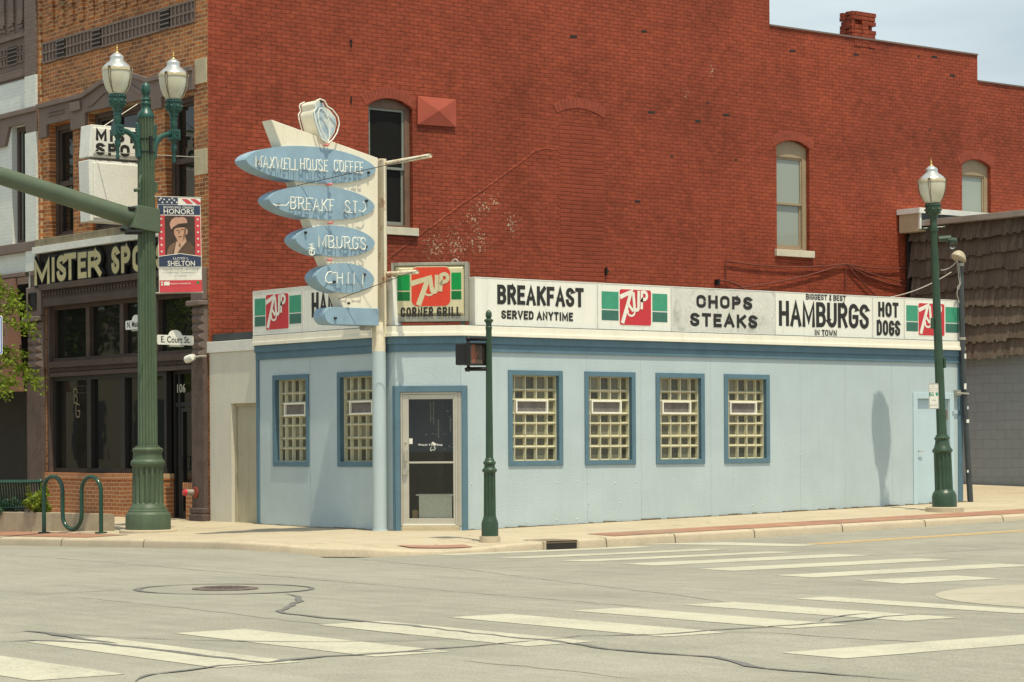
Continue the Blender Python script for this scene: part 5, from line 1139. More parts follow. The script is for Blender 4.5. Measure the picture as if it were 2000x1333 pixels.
# recessed glass door with the street number
mb = MB(); D0 = atX(382, 800, XM + .25).y; mb.frame(FM, D0, 8.26, .05, 2.79, .06, -.34, -.24, .02); mb.fbox(FM, D0 + .06, 8.2, 2.12, 2.20, -.33, -.25); mb.fbox(FM, 8.02, 8.09, .05, 2.75, -.33, -.245); dfm = mb.build('shop_door_frame', M['black'], t)
mb = MB(); mb.fbox(FM, 7.1, 8.2, .05, 2.75, -.30, -.295); mb.build('door_glass', M['dglass'], dfm)
mb = MB(); mb.frame(FM, D0 + .08, 8.01, .07, 2.10, .075, -.29, -.25, .12); mb.tube([FM(7.90, .95, -.25), FM(7.90, .95, -.2), FM(7.90, 1.2, -.2), FM(7.90, 1.2, -.25)], .014); mb.build('door_leaf', M['black'], dfm)
M['olive2'] = mat('dull_white_numeral', (.46, .44, .37), .6)
F106 = FR((XM + .24, 0, 0), (0, -1, 0), (0, 0, 1), (-1, 0, 0))
btext('street_number', F106, '106', -atX(346, 754, XM + .24).y, 2.38, .30, .165, M['olive2'], dfm, .0, .02)
btext('small_door_text', F106, 'OPEN DAILY', -7.8, 2.27, .45, .05, M['sletter'], dfm, .0, .0) if False else None
FBG = FR((XM + .165, 0, 0), (0, -1, 0), (0, 0, 1), (-1, 0, 0))
mb = MB(); ub = -atX(135, 800, XM).y; vb = atX(135, 815, XM).z
for st in ([(0, .5), (0, 1), (.10, 1), (.13, .9), (.10, .78), (.02, .76), (.13, .70), (.13, .56), (.10, .5), (0, .5)], [(.22, .42), (.18, .46), (.10, .46), (.07, .38), (.07, .08), (.12, 0), (.2, 0), (.23, .08), (.23, .22), (.15, .22)]): mb.stroke(FBG, [(ub - .1 + a, vb + b * .56) for a, b in st], .026, .0)
mb.build('window_monogram', M['olive'], dw)
mb = MB(); a = atX(123, 755, XM); b = atX(155, 768, XM); mb.frame(FBG, -a.y, -b.y, b.z, a.z, .012, 0, .002); mb.build('small_window_sign', M['brownwood'], dw)
# piers of the shop front
def pier(u0, u1, base, lab=None):
    mb = MB(); mb.fbox(FM, u0, u1, -.3, 2.98, .001, .10); p = mb.build('shop_pier', M['pier'], t, bevel=.012)
    mb = MB(); mb.fbox(FM, u0, u1, 2.982, 3.92, .001, .06)
    nx = 2; du = (u1 - u0) / nx; nvv = 6; dv = .93 / nvv
    for i in range(nx):
        for k in range(nvv):
            a, b = u0 + i * du, 2.985 + k * dv
            mb.mesh([FM(a, b, .06), FM(a + du, b, .06), FM(a + du, b + dv, .06), FM(a, b + dv, .06), FM(a + du / 2, b + dv / 2, .15)], [(0, 1, 4), (1, 2, 4), (2, 3, 4), (3, 0, 4)])
    mb.build('pyramid_block', M['purple'], p)
    mb = MB(); mb.fbox(FM, u0 - .03, u1 + .03, 3.925, 4.02, .001, .20); mb.fbox(FM, u0, u1, 4.022, 4.62, .001, .11); mb.build('capital', M['purple'], p, bevel=.02)
    mb = MB(); mb.fbox(FM, u0 - .04, u1 + .04, -.3, .16, .001, .15); mb.fbox(FM, u0 - .03, u1 + .03, .162, .27, .001, .14); mb.build('base_block', M['pier'], p, bevel=.025)
    return p
pier(6.60, 7.03, 0); p = pier(12.90, 13.56, 0)
mb = MB(); mb.frame(FM, 13.08, 13.4, 4.14, 4.5, .03, .11, .14); mb.fbox(FM, 13.11, 13.37, 4.17, 4.47, .11, .115); mb.build('rosette_panel', M['vtrim'], p)
# flush letters of the shop sign
FL = FR((XM - .13, 0, 0), (0, -1, 0), (0, 0, 1), (-1, 0, 0))
t2 = thing('shop_letter_sign', 'long black shop sign with thick khaki letters MISTER SPOTS above the dark shop front', 'sign', FL(-10, 4.7, 0))
xx = XM - .13
def lu(px): return -atX(px, 520, xx).y
rr_ = random.Random(4)
fat, back = MB(), MB()
lets = [('M', 70, 100, 508, 557), ('I', 101, 113, 503, 551), ('S', 114, 132, 499, 550), ('T', 128, 152, 495, 547), ('E', 155, 172, 493, 544), ('R', 175, 201, 490, 541), ('S', 221, 236, 482, 535), ('P', 240, 258, 481, 533), ('O', 262, 284, 479, 531), ('T', 286, 306, 477, 529), ('S', 308, 326, 475, 527)]
for i, (ch, a, b, ya, yb) in enumerate(lets):
    if i == 6: back.build('letter_backing', M['black'], t2); fat.build('letter_face', M['letcream'], t2, label='thick khaki letters spelling MISTER'); fat, back = MB(), MB()
    ax, bx = lu(a), lu(b); za, zb2 = atX((a + b) / 2, ya, xx).z, atX((a + b) / 2, yb, xx).z
    if ch == 'I': sets = [[(.5, 0), (.5, 1)]]
    else: sets = GL[ch][0]
    sw = .115
    for li, st in enumerate(sets):
        pts = [(ax + sw / 2 + x * max(.001, (bx - ax - sw)), zb2 + sw / 2 + y * (za - zb2 - sw)) for x, y in st]
        back.stroke(FL, pts, sw + .10, .001 + .0006 * li); fat.stroke(FL, pts, sw, .035 + .0006 * li + .002 * (i % 2))
        for k in (0, .012, .024): back.stroke(FL, pts, sw + .05, .006 + k + .0006 * li)
back.build('letter_backing', M['black'], t2); fat.build('letter_face', M['letcream'], t2)
for k in range(6): mb = MB(); mb.fbox(FL, -12.9 + k * 1.1, -12.86 + k * 1.1, 4.80, 5.1, -.07, .0); mb.build('bracket', M['black'], t2)
# hanging box sign, end on to the front
YH = 8.75; FH = FR((0, YH, 0), (1, 0, 0), (0, 0, 1), (0, -1, 0))
hx = lambda px, py: (atY(px, py, YH).x, atY(px, py, YH).z)
t2 = thing('hanging_shop_sign', 'white projecting shop sign lettered MISTER SPOTS over a blank white panel', 'sign', (-1.6, YH, 5.8))
a, b = hx(175, 243), hx(178, 432); r = XM - .06; m1, m2 = hx(174, 306)[1], hx(174, 312)[1]
xo0, xo1 = a[0] - .05, b[0] + .0
mb = MB(); mb.fprism(FH, [(hx(174, 306)[0], m1), (r, m1), (r, a[1]), (hx(178, 243)[0], a[1])], -.40, 0); mb.fprism(FH, [(hx(177, 432)[0], b[1]), (r, b[1]), (r, m2), (hx(173, 312)[0], m2)], -.40, 0); mb.build('cabinet', M['capw'], t2, bevel=.012)
for (x0, x1, za, zb2) in ((hx(181, 243)[0], r - .05, m1 + .05, a[1] - .05), (hx(181, 312)[0], r - .05, b[1] + .05, m2 - .04)):
    mb = MB(); mb.fbox(FH, x0, x1, za, zb2, .0, .035); mb.build('face', M['signwhite'], t2, bevel=.025)
for txt, ya, yb, w_ in (('MISTER', 252, 275, 1.30), ('SPOTS', 279, 303, 1.22)):
    p0, p1 = hx(185, ya), hx(185, yb); mb = MB(); stext(mb, FH, txt, p0[0], p1[1], w_, p0[1] - p1[1], .060, .037, .30); mb.build('lettering', M['black'], t2)
mb = MB(); mb.tube([FH(-1.6, a[1], -.2), (XM, YH + .2, a[1] + .55)], .008, 5); mb.tube([FH(-1.9, a[1] - .5, .01), (XM - .02, 6.85, 6.62)], .008, 5); mb.build('stay_wire', M['galv'], t2)
mb = MB(); mb.fbox(FH, r - .02, XM - .0, 6.0, 6.1, -.25, -.15); mb.build('bracket', M['galv'], t2); mb = MB(); mb.fbox(FH, r - .02, XM, 7.2, 7.3, -.25, -.15); mb.build('bracket', M['galv'], t2)
# small things fixed on the front
t2 = thing('fire_connection', 'red-capped fire hose connection on the low brick jamb beside the shop door', 'fire connection', FM(7.0, .55, .1))
p = atX(374, 962, XM - .12); D_ = Vector((-1, 0, 0)).to_track_quat('Z', 'Y').to_matrix()
mb = MB(); mb.lathe([(.105, 0), (.105, .012), (.09, .02)], (XM - .105, p.y - .12, p.z), 24, D_); mb.build('wall_plate', M['redpanelb'], t2)
mb = MB(); mb.lathe([(.055, 0), (.055, .12), (.06, .12), (.06, .15)], (XM - .11, p.y - .05, p.z), 16, D_); mb.build('pipe_stub', M['galv'], t2, smooth=True)
mb = MB(); mb.lathe([(.055, .0), (.06, .03), (.056, .07), (.03, .08)], (XM - .24, p.y - .05, p.z), 18, D_); mb.build('cap', M['redcap'], t2, smooth=True)
p = atX(372, 699, XM - .3); t2 = thing('security_light', 'white bullet-shaped security camera above the shop door by the pier', 'security camera', (XM - .1, p.y - .3, p.z))
mb = MB(); mb.tube([(XM - .1, p.y - .2, p.z + .02), (XM - .22, p.y - .19, p.z + .02), (XM - .29, p.y - .12, p.z)], .02); mb.build('bracket', M['galv'], t2, smooth=True)
mb = MB(); mb.tube([(XM - .30, p.y - .10, p.z + .01), (XM - .30, p.y, p.z - .01), (XM - .30, p.y + .12, p.z - .03), (XM - .3, p.y + .13, p.z - .03)], .06, 14, [.055, .07, .07, .05]); mb.build('housing', M['signwhite'], t2, smooth=True)

# ------------------------------------------------------------------ white neighbour on the left
t = thing('white_building', 'white and mauve painted brick building at the far left with a dark shop opening', 'building', (XM, 16, 0))
FW_ = FR((XM, 0, 0), (0, 1, 0), (0, 0, 1), (-1, 0, 0))
mb = MB(); wall(mb, FW_, 13.565, 24, -.3, 8.9, [(13.65, 14.36, 5.55, 7.97, 0), (15.2, 16.4, 5.55, 7.97, 0), (13.64, 19.5, -.3, 4.9, 0)], .25); mb.build('white_wall', M['whitebrick'], t)
mb = MB(); wall(mb, FW_, 13.092, 24, 8.9, 13); mb.build('upper_wall', M['purplebrick'], t)
mb = MB(); mb.fbox(FW_, 13.10, 13.57, 8.22, 8.9, .001, .10); mb.fbox(FW_, 13.10, 13.57, 4.95, 7.75, .001, .10); mb.fbox(FW_, 13.57, 24, 8.22, 8.86, .001, .03); mb.build('white_pier', M['whitebrick'], t)
mb = MB(); mb.fbox(FW_, 13.10, 13.57, 8.9, 13, .001, .10); mb.fbox(FW_, 13.572, 24, 8.95, 9.1, .001, .06); mb.fbox(FW_, 13.57, 24, 9.75, 9.85, .001, .06)
for k in range(16):
    u = 13.75 + k * .42
    mb.fbox(FW_, u, u + .22, 10.1, 11.0, .001, .05)
    for q in range(3): mb.fbox(FW_, u + .02 * q, u + .22, 9.86 + q * .085, 9.93 + q * .085, .001, .03 + .02 * q)
    mb.fbox(FW_, u - .06, u + .3, 11.0, 11.1, .001, .09); mb.fbox(FW_, u, u + .1, 11.3, 11.42, .001, .08)
mb.fbox(FW_, 13.12, 24, 11.5, 11.7, .001, .14); mb.build('corbel_course', M['purplebrick'], t)
mb = MB()
for k in range(28):
    u = 13.62 + k * .146
    if k == 3: mb.build('ornament_band', M['purple'], t); mb = MB()
    if 3 <= k <= 5: continue
    for v in (9.25, 9.44): mb.frame(FW_, u, u + .135, v, v + .17, .02, .001, .03)
mb.build('ornament_band', M['purple'], t)
mb = MB(); mb.fbox(FW_, 14.07, 14.48, 9.24, 9.62, .001, .012); lv = mb.build('louvre_vent', M['vtrim'], t)
mb = MB()
for q in range(5): mb.fbox(FW_, 14.07, 14.48, 9.24 + q * .083, 9.262 + q * .083, .012, .03)
mb.build('slat', M['purple'], lv)
mb = MB(); mb.fprism(FW_, [(13.10, 7.75), (13.10, 8.22), (24, 8.22), (24, 7.78), (16.6, 7.78), (16.4, 7.97), (15.2, 7.97), (15.0, 7.6), (14.55, 7.6), (14.36, 7.97), (13.65, 7.97), (13.57, 7.75)], .001, .07); mb.build('lintel', M['purple'], t, bevel=.012)
mb = MB(); mb.fbox(FW_, 13.10, 24, 8.16, 8.26, .072, .13); mb.fbox(FW_, 13.10, 24, 5.36, 5.55, .001, .12); mb.fbox(FW_, 13.62, 24, 4.86, 4.95, .001, .14); mb.build('string_course', M['purple'], t, bevel=.01)
for (a, b) in ((13.65, 14.36), (15.2, 16.4)):
    mb = MB(); mb.frame(FW_, a, b, 5.55, 7.97, .1, -.24, -.12); mb.fbox(FW_, a + .1, b - .1, 6.68, 6.76, -.23, -.15); wn = mb.build('window', M['brownwood'], t)
    mb = MB(); mb.frame(FW_, a + .1, b - .1, 5.6, 7.9, .04, -.22, -.17); mb.build('sash', M['vinyl'], wn)
    mb = MB(); mb.fbox(FW_, a + .1, b - .1, 5.6, 7.9, -.2, -.195); mb.build('pane', M['dglass'], wn)
mb = MB(); mb.mesh([FW_(13.95, 4.84, .16), FW_(19.5, 4.84, .16), FW_(19.5, 2.52, .62), FW_(13.66, 2.52, .62), FW_(13.95, 4.84, .1), FW_(19.5, 4.84, .1), FW_(19.5, 2.52, .1), FW_(13.66, 2.52, .1)], [(0, 1, 2, 3), (0, 3, 7, 4), (3, 2, 6, 7)]); mb.build('awning', M['awning'], t)
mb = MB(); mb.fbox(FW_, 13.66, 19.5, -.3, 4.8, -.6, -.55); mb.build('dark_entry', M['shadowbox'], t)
mb = MB(); mb.poly([(XM, 24, -.3), (14, 24, -.3), (14, 24, 12), (XM, 24, 12)]); mb.build('rear_wall', M['purplebrick'], t)

# ------------------------------------------------------------------ stucco annex between diner and brick building
t = thing('stucco_annex', 'low beige stucco annex with steel door between blue diner and brick building', 'building', (XM, 5.7, 0))
a = atX(452, 900, XM).y
mb = MB(); wall(mb, FM, YE + .002, 6.60, -.3, 3.06, [(YE + .02, a, -.3, 2.14, 0)], .12); mb.build('wall', M['stucco'], t)
mb = MB(); mb.fbox(FM, YE + .004, 6.60, 3.062, 3.26, -.5, .03); mb.build('coping', M['capw'], t, bevel=.008)
mb = MB(); mb.frame(FM, YE + .02, a, .02, 2.14, .05, -.12, -.07, 0); fr_ = mb.build('door_frame', M['steel'], t)
mb = MB(); mb.fbox(FM, YE + .07, a - .05, .03, 2.09, -.14, -.10); dd = mb.build('door', M['steel'], t)
mb = MB(); mb.fbox(FM, YE + .02, a, -.1, .03, -.14, -.02); mb.build('threshold', M['concrete'], t)
mb = MB(); mb.lathe([(.02, 0), (.015, .01)], FM(a - .16, 1.25, -.10), 10, D_); mb.build('lock', M['galv'], dd)
mb = MB(); mb.box(XM + .3, 6, 5.0, 6.54, 2.9, 3.0); mb.build('roof', M['conduit'], t)
mb = MB(); mb.fbox(FM, YE + .1, 6.56, 3.262, 3.40, -.3, -.06); mb.build('roof_kerb', M['conduit'], t)

# ------------------------------------------------------------------ shingled building on the right
XS = 17.62
FSH = FR((XS, 0, 0), (0, -1, 0), (0, 0, 1), (-1, 0, 0))      # u = -y
t = thing('shingled_building', 'low building with weathered wood shingles above grey block wall at right edge', 'building', (XS, 3, 0))
zc1, zc0 = atX(1778, 435, XS - .2).z, atX(1890, 702, XS).z
mb = MB(); mb.fbox(FSH, -6.5, -.2, -.2, zc0 + .05, -.3, -.12); mb.fbox(FSH, -6.5, -.2, zc0, zc1 - .1, -.4, -.25); mb.build('block_wall', M['block'], t)
mb = MB(); rows_ = 8; rs = random.Random(5)
ztop = zc1 - .08; hrow = (ztop - zc0) / rows_
for r in range(rows_):
    zt, zb_ = ztop - r * hrow + .05, ztop - (r + 1) * hrow
    wb = .02 + r * .012; u = -6.45 + rs.uniform(0, .1)
    while u < -.25:
        ww = rs.uniform(.045, .14); dz = rs.uniform(-.035, .03) + .03 * math.sin(u * 1.7 + r); th = rs.uniform(.012, .022); o_ = rs.uniform(0, .012)
        out = .075 if r else .13
        mb.hexa([FSH(u, zb_ + dz, wb + out + o_ - th), FSH(u + ww - .004, zb_ + dz + rs.uniform(-.012, .012), wb + out + o_ - th), FSH(u + ww - .004, zt, wb - th), FSH(u, zt, wb - th), FSH(u, zb_ + dz, wb + out + o_), FSH(u + ww - .004, zb_ + dz, wb + out + o_), FSH(u + ww - .004, zt, wb), FSH(u, zt, wb)])
        u += ww
mb.build('shingle_mansard', M['shingle'], t)
mb = MB(); mb.fbox(FSH, -6.5, -.15, ztop - .03, ztop + .10, -.45, .26); mb.build('roof_cap', M['galv'], t, bevel=.006)
mb = MB(); mb.fbox(FSH, -6.48, -6.44, zc0 - .1, ztop, -.1, .12); mb.build('end_shadow_strip', M['vtrim'], t)  # near-black strip painting the shadow gap against the red wall
mb = MB(); mb.box(XS + .3, 34, .3, 6.45, ztop - .25, ztop - .15); mb.build('roof', M['conduit'], t)
mb = MB(); mb.box(XS + .13, 34, .22, .3, -.2, ztop); mb.build('front_wall', M['stucco'], t)
# clerestory box behind the cap
yb_ = 5.9; zt_ = atY(1795, 406, yb_).z; xl, xr_ = atY(1795, 420, yb_).x, 27
mb = MB(); mb.box(xl + .0, xr_, yb_ + .02, 6.5, ztop - .15, zt_ - .1); cb = mb.build('clerestory', M['cream'], t)
mb = MB(); mb.box(xl - .05, xr_, yb_ - .06, 6.53, zt_ - .12, zt_); mb.box(xl, xl + .06, yb_ - .02, yb_ + .02, ztop - .1, zt_ - .12); mb.build('cap', M['capw'], cb)
mb = MB(); mb.box(xl + .06, xr_, yb_ + .0, yb_ + .018, ztop - .1, zt_ - .12); mb.build('pane', M['dglass'], cb)

# ------------------------------------------------------------------ alley paving beside the diner
mb = MB(); n0 = 0; nx, ny = 12, 14
za = lambda x, y: z_walk(x, min(y, 0)) + .022 * max(0, y) if y < .3 else .0195 * x + .022 * y
for i in range(nx + 1):
    for k in range(ny + 1):
        x, y = 11.8 + 6.2 * i / nx, .29 + 6.4 * k / ny; mb.v.append((x, y, .0195 * x + .022 * (y - .29)))
for i in range(nx):
    for k in range(ny): q = i * (ny + 1) + k; mb.f.append((q, q + 1, q + ny + 2, q + ny + 1))
mb.build('alley_paving', M['walk'], kind='structure')

# ------------------------------------------------------------------ street lamps
def prof_px(rows, s, yb):                                      # (half width px, y px [, flute]) -> (r, z)
    return [tuple([r / s, (yb - y) / s] + list(e)) for r, y, *e in rows]
def add_globe(par, c, s, post_mat, M_=None):
    """lantern on its cup: c is the centre of the cup bottom, s = px per metre of the left lamp, M_ a tilt"""
    T = M_ or Matrix.Identity(3)
    def L_(rows, name, mt, n=28, par_=par, **k):
        mb = MB(); mb.lathe([(max(r, .01) / s, z / s) for r, z in rows], c, n, T); return mb.build(name, mt, par_, smooth=True, **k)
    cup = L_([(7, 0), (8, 4), (7, 7), (10, 11), (9, 14), (14.5, 21), (16, 30), (15.5, 36), (17, 38), (16, 42), (12, 43)], 'lantern_cup', post_mat)
    mb = MB()
    for k in range(20):
        a = 2 * PI * k / 20; p = T @ Vector((16.5 / s * math.cos(a), 16.5 / s * math.sin(a), 37 / s)); mb.ball(Vector(c) + p, 2.0 / s, 5)
    for k in range(8):
        a = 2 * PI * k / 8
        for (r, z, q) in ((16, 28, 3), (14.5, 22, 2.6)): mb.ball(Vector(c) + T @ Vector((r / s * math.cos(a), r / s * math.sin(a), z / s)), q / s, 5)
    mb.build('cup_ornament', post_mat, cup, smooth=True)
    gl = L_([(13, 41), (15, 43), (18.5, 47), (22.3, 54), (25.4, 62), (27.5, 71), (28.6, 81), (28.8, 90)], 'lantern_globe', M['globe'], 48)
    band = L_([(28.5, 86), (30.2, 87), (29.8, 92), (28.5, 92.5)], 'lantern_band', M['bandm'])
    mb = MB()
    for k in range(4):
        a0 = 2 * PI * k / 4 + .55
        for da in (-.09, .09):
            pts = []
            for (r, z) in [(29.8, 90), (29.2, 80), (27.5, 69), (23.6, 56), (16, 44)]:
                a = a0 + da * min(1, (z - 30) / 60); pts.append(Vector(c) + T @ Vector(((r + .7) / s * math.cos(a), (r + .7) / s * math.sin(a), z / s)))
            mb.tube(pts, .55 / s, 5)
        mb.tube([Vector(c) + T @ Vector((30.3 / s * math.cos(a0 - .08), 30.3 / s * math.sin(a0 - .08), 92 / s)), Vector(c) + T @ Vector((30.3 / s * math.cos(a0 + .08), 30.3 / s * math.sin(a0 + .08), 92 / s))], 2.2 / s, 6)
    mb.build('cage_strap', M['strap'], gl, smooth=True)
    L_([(28, 91), (28.6, 92), (28, 94), (25.5, 97), (22.5, 100), (21, 101), (20.5, 102), (17, 104), (14.5, 106), (13.2, 108), (13, 112), (13.4, 114), (13, 115.5), (10.5, 118), (7.5, 120), (5.5, 122), (3, 123)], 'lantern_cap', M['alu'], 40)
    L_([(4, 122), (3, 124), (2, 125.5), (3.2, 128), (1.5, 130), (2.4, 131.5), (1.2, 134), (.3, 140)], 'finial', M['brass'], 14)

# the twin lamp and signal pole on the left
gX = -3.0; p = atX(289.5, 1035, gX); LX, LY = p.x, p.y
sL = FPX / depth(p); zb = p.z
t = thing('twin_street_lamp', 'tall weathered green fluted pole with two glass lanterns and a signal mast arm', 'street lamp', (LX, LY, zb)); lamp = t
def px2z(y): return zb + (1035 - y) / sL
def L_(rows, name, mt, n=64, **k):
    mb = MB(); mb.lathe([tuple([r / sL, px2z(y)] + e) for r, y, *e in rows], (LX, LY, 0), n); return mb.build(name, mt, t, smooth=True, **k)
mb = MB(); pts = [(LX + 50 / sL * math.cos(a) * 1.12, LY + 50 / sL * math.sin(a) * 1.12) for a in [2 * PI * i / 40 for i in range(40)]]
mb.prism([(x, y, zb - .1) for x, y in pts], (0, 0, .105)); mb.build('footing', M['concrete'], t, bevel=.02)
L_([(44, 1036), (44, 1006), (42.5, 1003), (39, 1000), (38.5, 997), (36, 995), (35.5, 992), (33, 989), (31, 985), (30.5, 984)], 'base', M['greenl'])
L_([(30.5, 984, .0), (30.5, 982, .13), (30, 915, .13), (30, 912, 0)], 'lower_shaft', M['greenl'], 144)
L_([(30.5, 912), (33, 908), (33.2, 903), (32, 900), (29.5, 898), (28, 892), (27.5, 887), (28.5, 884), (30, 881), (30, 878), (27, 875), (24, 874), (24, 872), (21, 871)], 'moulded_collar', M['greenl'])
L_([(19.5, 873, 0), (19.3, 871, .13), (16.2, 231, .13), (16.2, 229, 0)], 'shaft', M['greenl'], 144)
L_([(16.6, 231), (17.2, 228), (15, 222), (11, 217), (9, 214), (8, 208), (10, 205), (10, 202), (7.5, 199), (9.5, 195), (6.5, 192), (6, 187), (8.5, 183), (9.6, 178), (9, 170), (6, 164), (2, 161)], 'pineapple_finial', M['teal'], 32)
mb = MB()
for y in (273, 298): mb.lathe([(17.2 / sL, px2z(y + 1)), (17.2 / sL, px2z(y - 1))], (LX, LY, 0), 32)
mb.fbox(FR((LX, LY - 17 / sL, 0), (1, 0, 0), (0, 0, 1), (0, -1, 0)), -.025, .025, px2z(302), px2z(268), -.01, .03); mb.build('arm_clamp', M['dkmetal'], t)
half = .54
for sgn, yb_ in ((-1, 224), (1, 232)):
    cx_ = LX + sgn * half; zc = px2z(228 - sgn * 0)
    b = (cx_, LY, px2z(232) + .0)
    add_globe(t, b, sL, M['teal'])
    mb = MB(); k = px2z(232)
    mb.lathe([(.01, k - 84 / sL), (3.5 / sL, k - 82 / sL), (4.2 / sL, k - 78 / sL), (2.8 / sL, k - 73 / sL), (4 / sL, k - 69 / sL), (3.2 / sL, k - 62 / sL), (5.8 / sL, k - 57 / sL), (6.2 / sL, k - 50 / sL), (4 / sL, k - 45 / sL), (6.5 / sL, k - 40 / sL), (6.5 / sL, k - 12 / sL), (8 / sL, k - 8 / sL), (7 / sL, k)], (cx_, LY, 0), 24)
    arm_ = mb.build('arm_drop', M['teal'], t, smooth=True)
    mb = MB(); mb.box(cx_ - 9.5 / sL, cx_ + 9.5 / sL, LY - 9.5 / sL, LY + 9.5 / sL, k - 38 / sL, k - 17 / sL)
    for (a0, a1, b0, b1) in ((-6.5, 6.5, -20, -22.5), (-6.5, -4, -35, -20), (-6.5, 6.5, -35, -32.5), (4, 6.5, -35, -26), (-1, 6.5, -28.5, -26)): mb.box(cx_ + a0 / sL, cx_ + a1 / sL, LY - 11.5 / sL, LY - 9.5 / sL, k + min(b0, b1) / sL, k + max(b0, b1) / sL)
    mb.build('greek_key_block', M['teal'], arm_, bevel=.006)
    mb = MB(); x0 = LX + sgn * .14; x1 = cx_ - sgn * .08; zt_ = k - 27 / sL; pts = []
    for i in range(11): a = i / 10 * PI / 2; pts.append((x0 + (x1 - x0) * (1 - math.cos(a)), LY, zt_ - .42 + .42 * math.sin(a) ** .8))
    mb.tube(pts, .05, 10, [.062 - .02 * i / 10 for i in range(11)]); mb.tube([(x0, LY, zt_ - .45), (x0 + sgn * .01, LY, zt_ + .12)], .045, 8)
    for i in range(5): mb.ball((x0 + sgn * .03, LY, zt_ + .12 - i * .045), .035, 6)
    mb.build('lamp_arm', M['teal'], t, smooth=True)
# mast arm over Main Street
a0_ = atY(262, 427, LY); a1_ = atY(0, 343.5, LY); d = (a1_ - a0_).normalized()
mb = MB(); E_ = a0_ + d * 7.5; mid = a0_ + d * 3
mb.tube([a0_ + d * .05, mid, a0_ + d * 5, E_], .15, 32, [.158, .142, .132, .12]); arm = mb.build('mast_arm', M['armg'], t, smooth=True)
p0, p1 = atY(262, 405, LY), atY(310, 470, LY)
mb = MB(); xr = LX + .2; zt_, zb_ = px2z(410), px2z(456)
mb.hexa([(LX - .38, LY - .21, zb_ + .06), (xr - .05, LY - .21, zb_), (xr - .05, LY + .2, zb_), (LX - .38, LY + .2, zb_ + .06), (LX - .26, LY - .21, zt_ + .05), (xr - .05, LY - .21, zt_), (xr - .05, LY + .2, zt_), (LX - .26, LY + .2, zt_ + .05)])
mb.build('arm_bracket', M['armg'], t, bevel=.012)
for dz in (zb_ + .05, zt_ - .01):
    for dy in (-.14, .14): mb = MB(); mb.tube([(LX - .42, LY + dy, dz), (LX - .30, LY + dy, dz)], .03, 8); mb.build('flange_bolt', M['dkmetal'], t)
mb = MB()
mb.tube([(LX - .5, LY - .18, zb_ - .02), (LX - .2, LY - .18, zb_ - .0)], .045, 10); mb.build('flange_bolt', M['dkmetal'], t)
mb = MB(); mb.tube([(LX - .16, LY - .1, px2z(345)), (LX - .20, LY - .12, px2z(360)), (LX - .18, LY - .1, px2z(388))], .025, 8); mb.build('bracket', M['greenl'], t); mb = MB(); mb.tube([(LX - .17, LY - .1, px2z(372)), (LX - .30, LY - .14, px2z(376))], .03, 8); mb.build('bracket', M['greenl'], t); mb = MB()
mb.tube([(LX + .15, LY - .05, px2z(356)), (LX + .15, LY - .05, px2z(375))], .04, 8); mb.build('bracket', M['greenl'], t); mb = MB(); mb.fbox(FC, LX - .18, LX - .155, px2z(733), px2z(712), -LY + .03, -LY + .08); mb.build('bracket', M['greenl'], t)
# street name signs on the pole
US = Vector((RT[0], RT[1], 0)); NS_ = Vector((-FW[0], -FW[1], 0))
def facing(p): return FR((p[0], p[1], 0), US, (0, 0, 1), NS_)
def plate(F, name, label, cat, px, txt, W, H, grp):
    z0 = px; t2 = thing(name, label, cat, F(0, z0, 0), grp)
    mb = MB(); mb.fprism(F, rrect(0, W, z0, z0 + H, .03), -.012, .012); mb.fprism(F, [(W / 2 + .13 * math.cos(a), z0 + H - .01 + .10 * math.sin(a)) for a in [PI * i / 12 for i in range(13)]], -.010, .010); mb.build('plate', M['signwhite'], t2, bevel=.004)
    btext('lettering', F, txt, W * .10, z0 + H * .22, W * .80, H * .66, M['black'], t2, .0145, .014)
    mb = MB(); mb.fbox(F, W / 2 - .12, W / 2 + .16, z0 - .03, z0, -.02, .02); mb.build('bottom_clip', M['galv'], t2)
    return t2
pc = Vector((LX, LY, 0)); q = pc + US * .165
FE = FR((q.x, q.y, 0), (1, 0, 0), (0, 0, 1), (0, -1, 0))
Wc = atY(377.5, 665, q.y).x - q.x
plate(FE, 'street_name_sign', 'white street name plate reading E. Court St. on the right side of the green pole', 'street sign', px2z(673.5), 'E. Court St.', Wc, .165, 'street name plates on the lamp pole')
yl_ = atX(246, 640, LX - .0).y; FN = FR((LX, yl_, 0), (0, -1, 0), (0, 0, 1), (-1, 0, 0))
plate(FN, 'street_name_sign', 'white street name plate reading N. Main St. half hidden behind the green pole', 'street sign', atX(246, 645, LX).z, 'N. Main St.', .70, .155, 'street name plates on the lamp pole')
# commemorative banner
q = pc + US * (22 / sL) + NS_ * .02; FBn = FR((q.x, q.y, 0), US, (0, 0, 1), NS_)
t2 = thing('memorial_banner', 'red white and navy cloth banner with sepia soldier portrait hung beside the green pole', 'banner', q)
BW, z1_, z0_ = 84.5 / sL, px2z(386), px2z(571)
def bsheet(name, mt, u0, u1, y0, y1, w):                      # y in banner px from the top (0..185)
    mb = MB(); n = 8
    for i in range(n):
        for k in range(6):
            q4 = []
            for (a, b) in ((i, k), (i + 1, k), (i + 1, k + 1), (i, k + 1)):
                u = u0 + (u1 - u0) * a / n; y = y1 + (y0 - y1) * b / 6
                q4.append(FBf(u, y, w))
            mb.poly(q4)
    return mb.build(name, mt, t2, recalc=False)
def FBf(u, y, w=0):                                            # u 0..84 px, y 0..185 px; the cloth bows a little and leans
    uu, vv = u / sL, z1_ - y / sL
    return FBn(uu + .02 * y / 185, vv - (u / 84 * 3 - u / 84 * y / 185 * 4) / sL, w + .003 * math.sin(u / 84 * PI) + .002 * math.sin(y / 30))
FBp = lambda u, v, w: FBf(u, -v, w)                            # v upwards in px
mb = MB(); n = 8
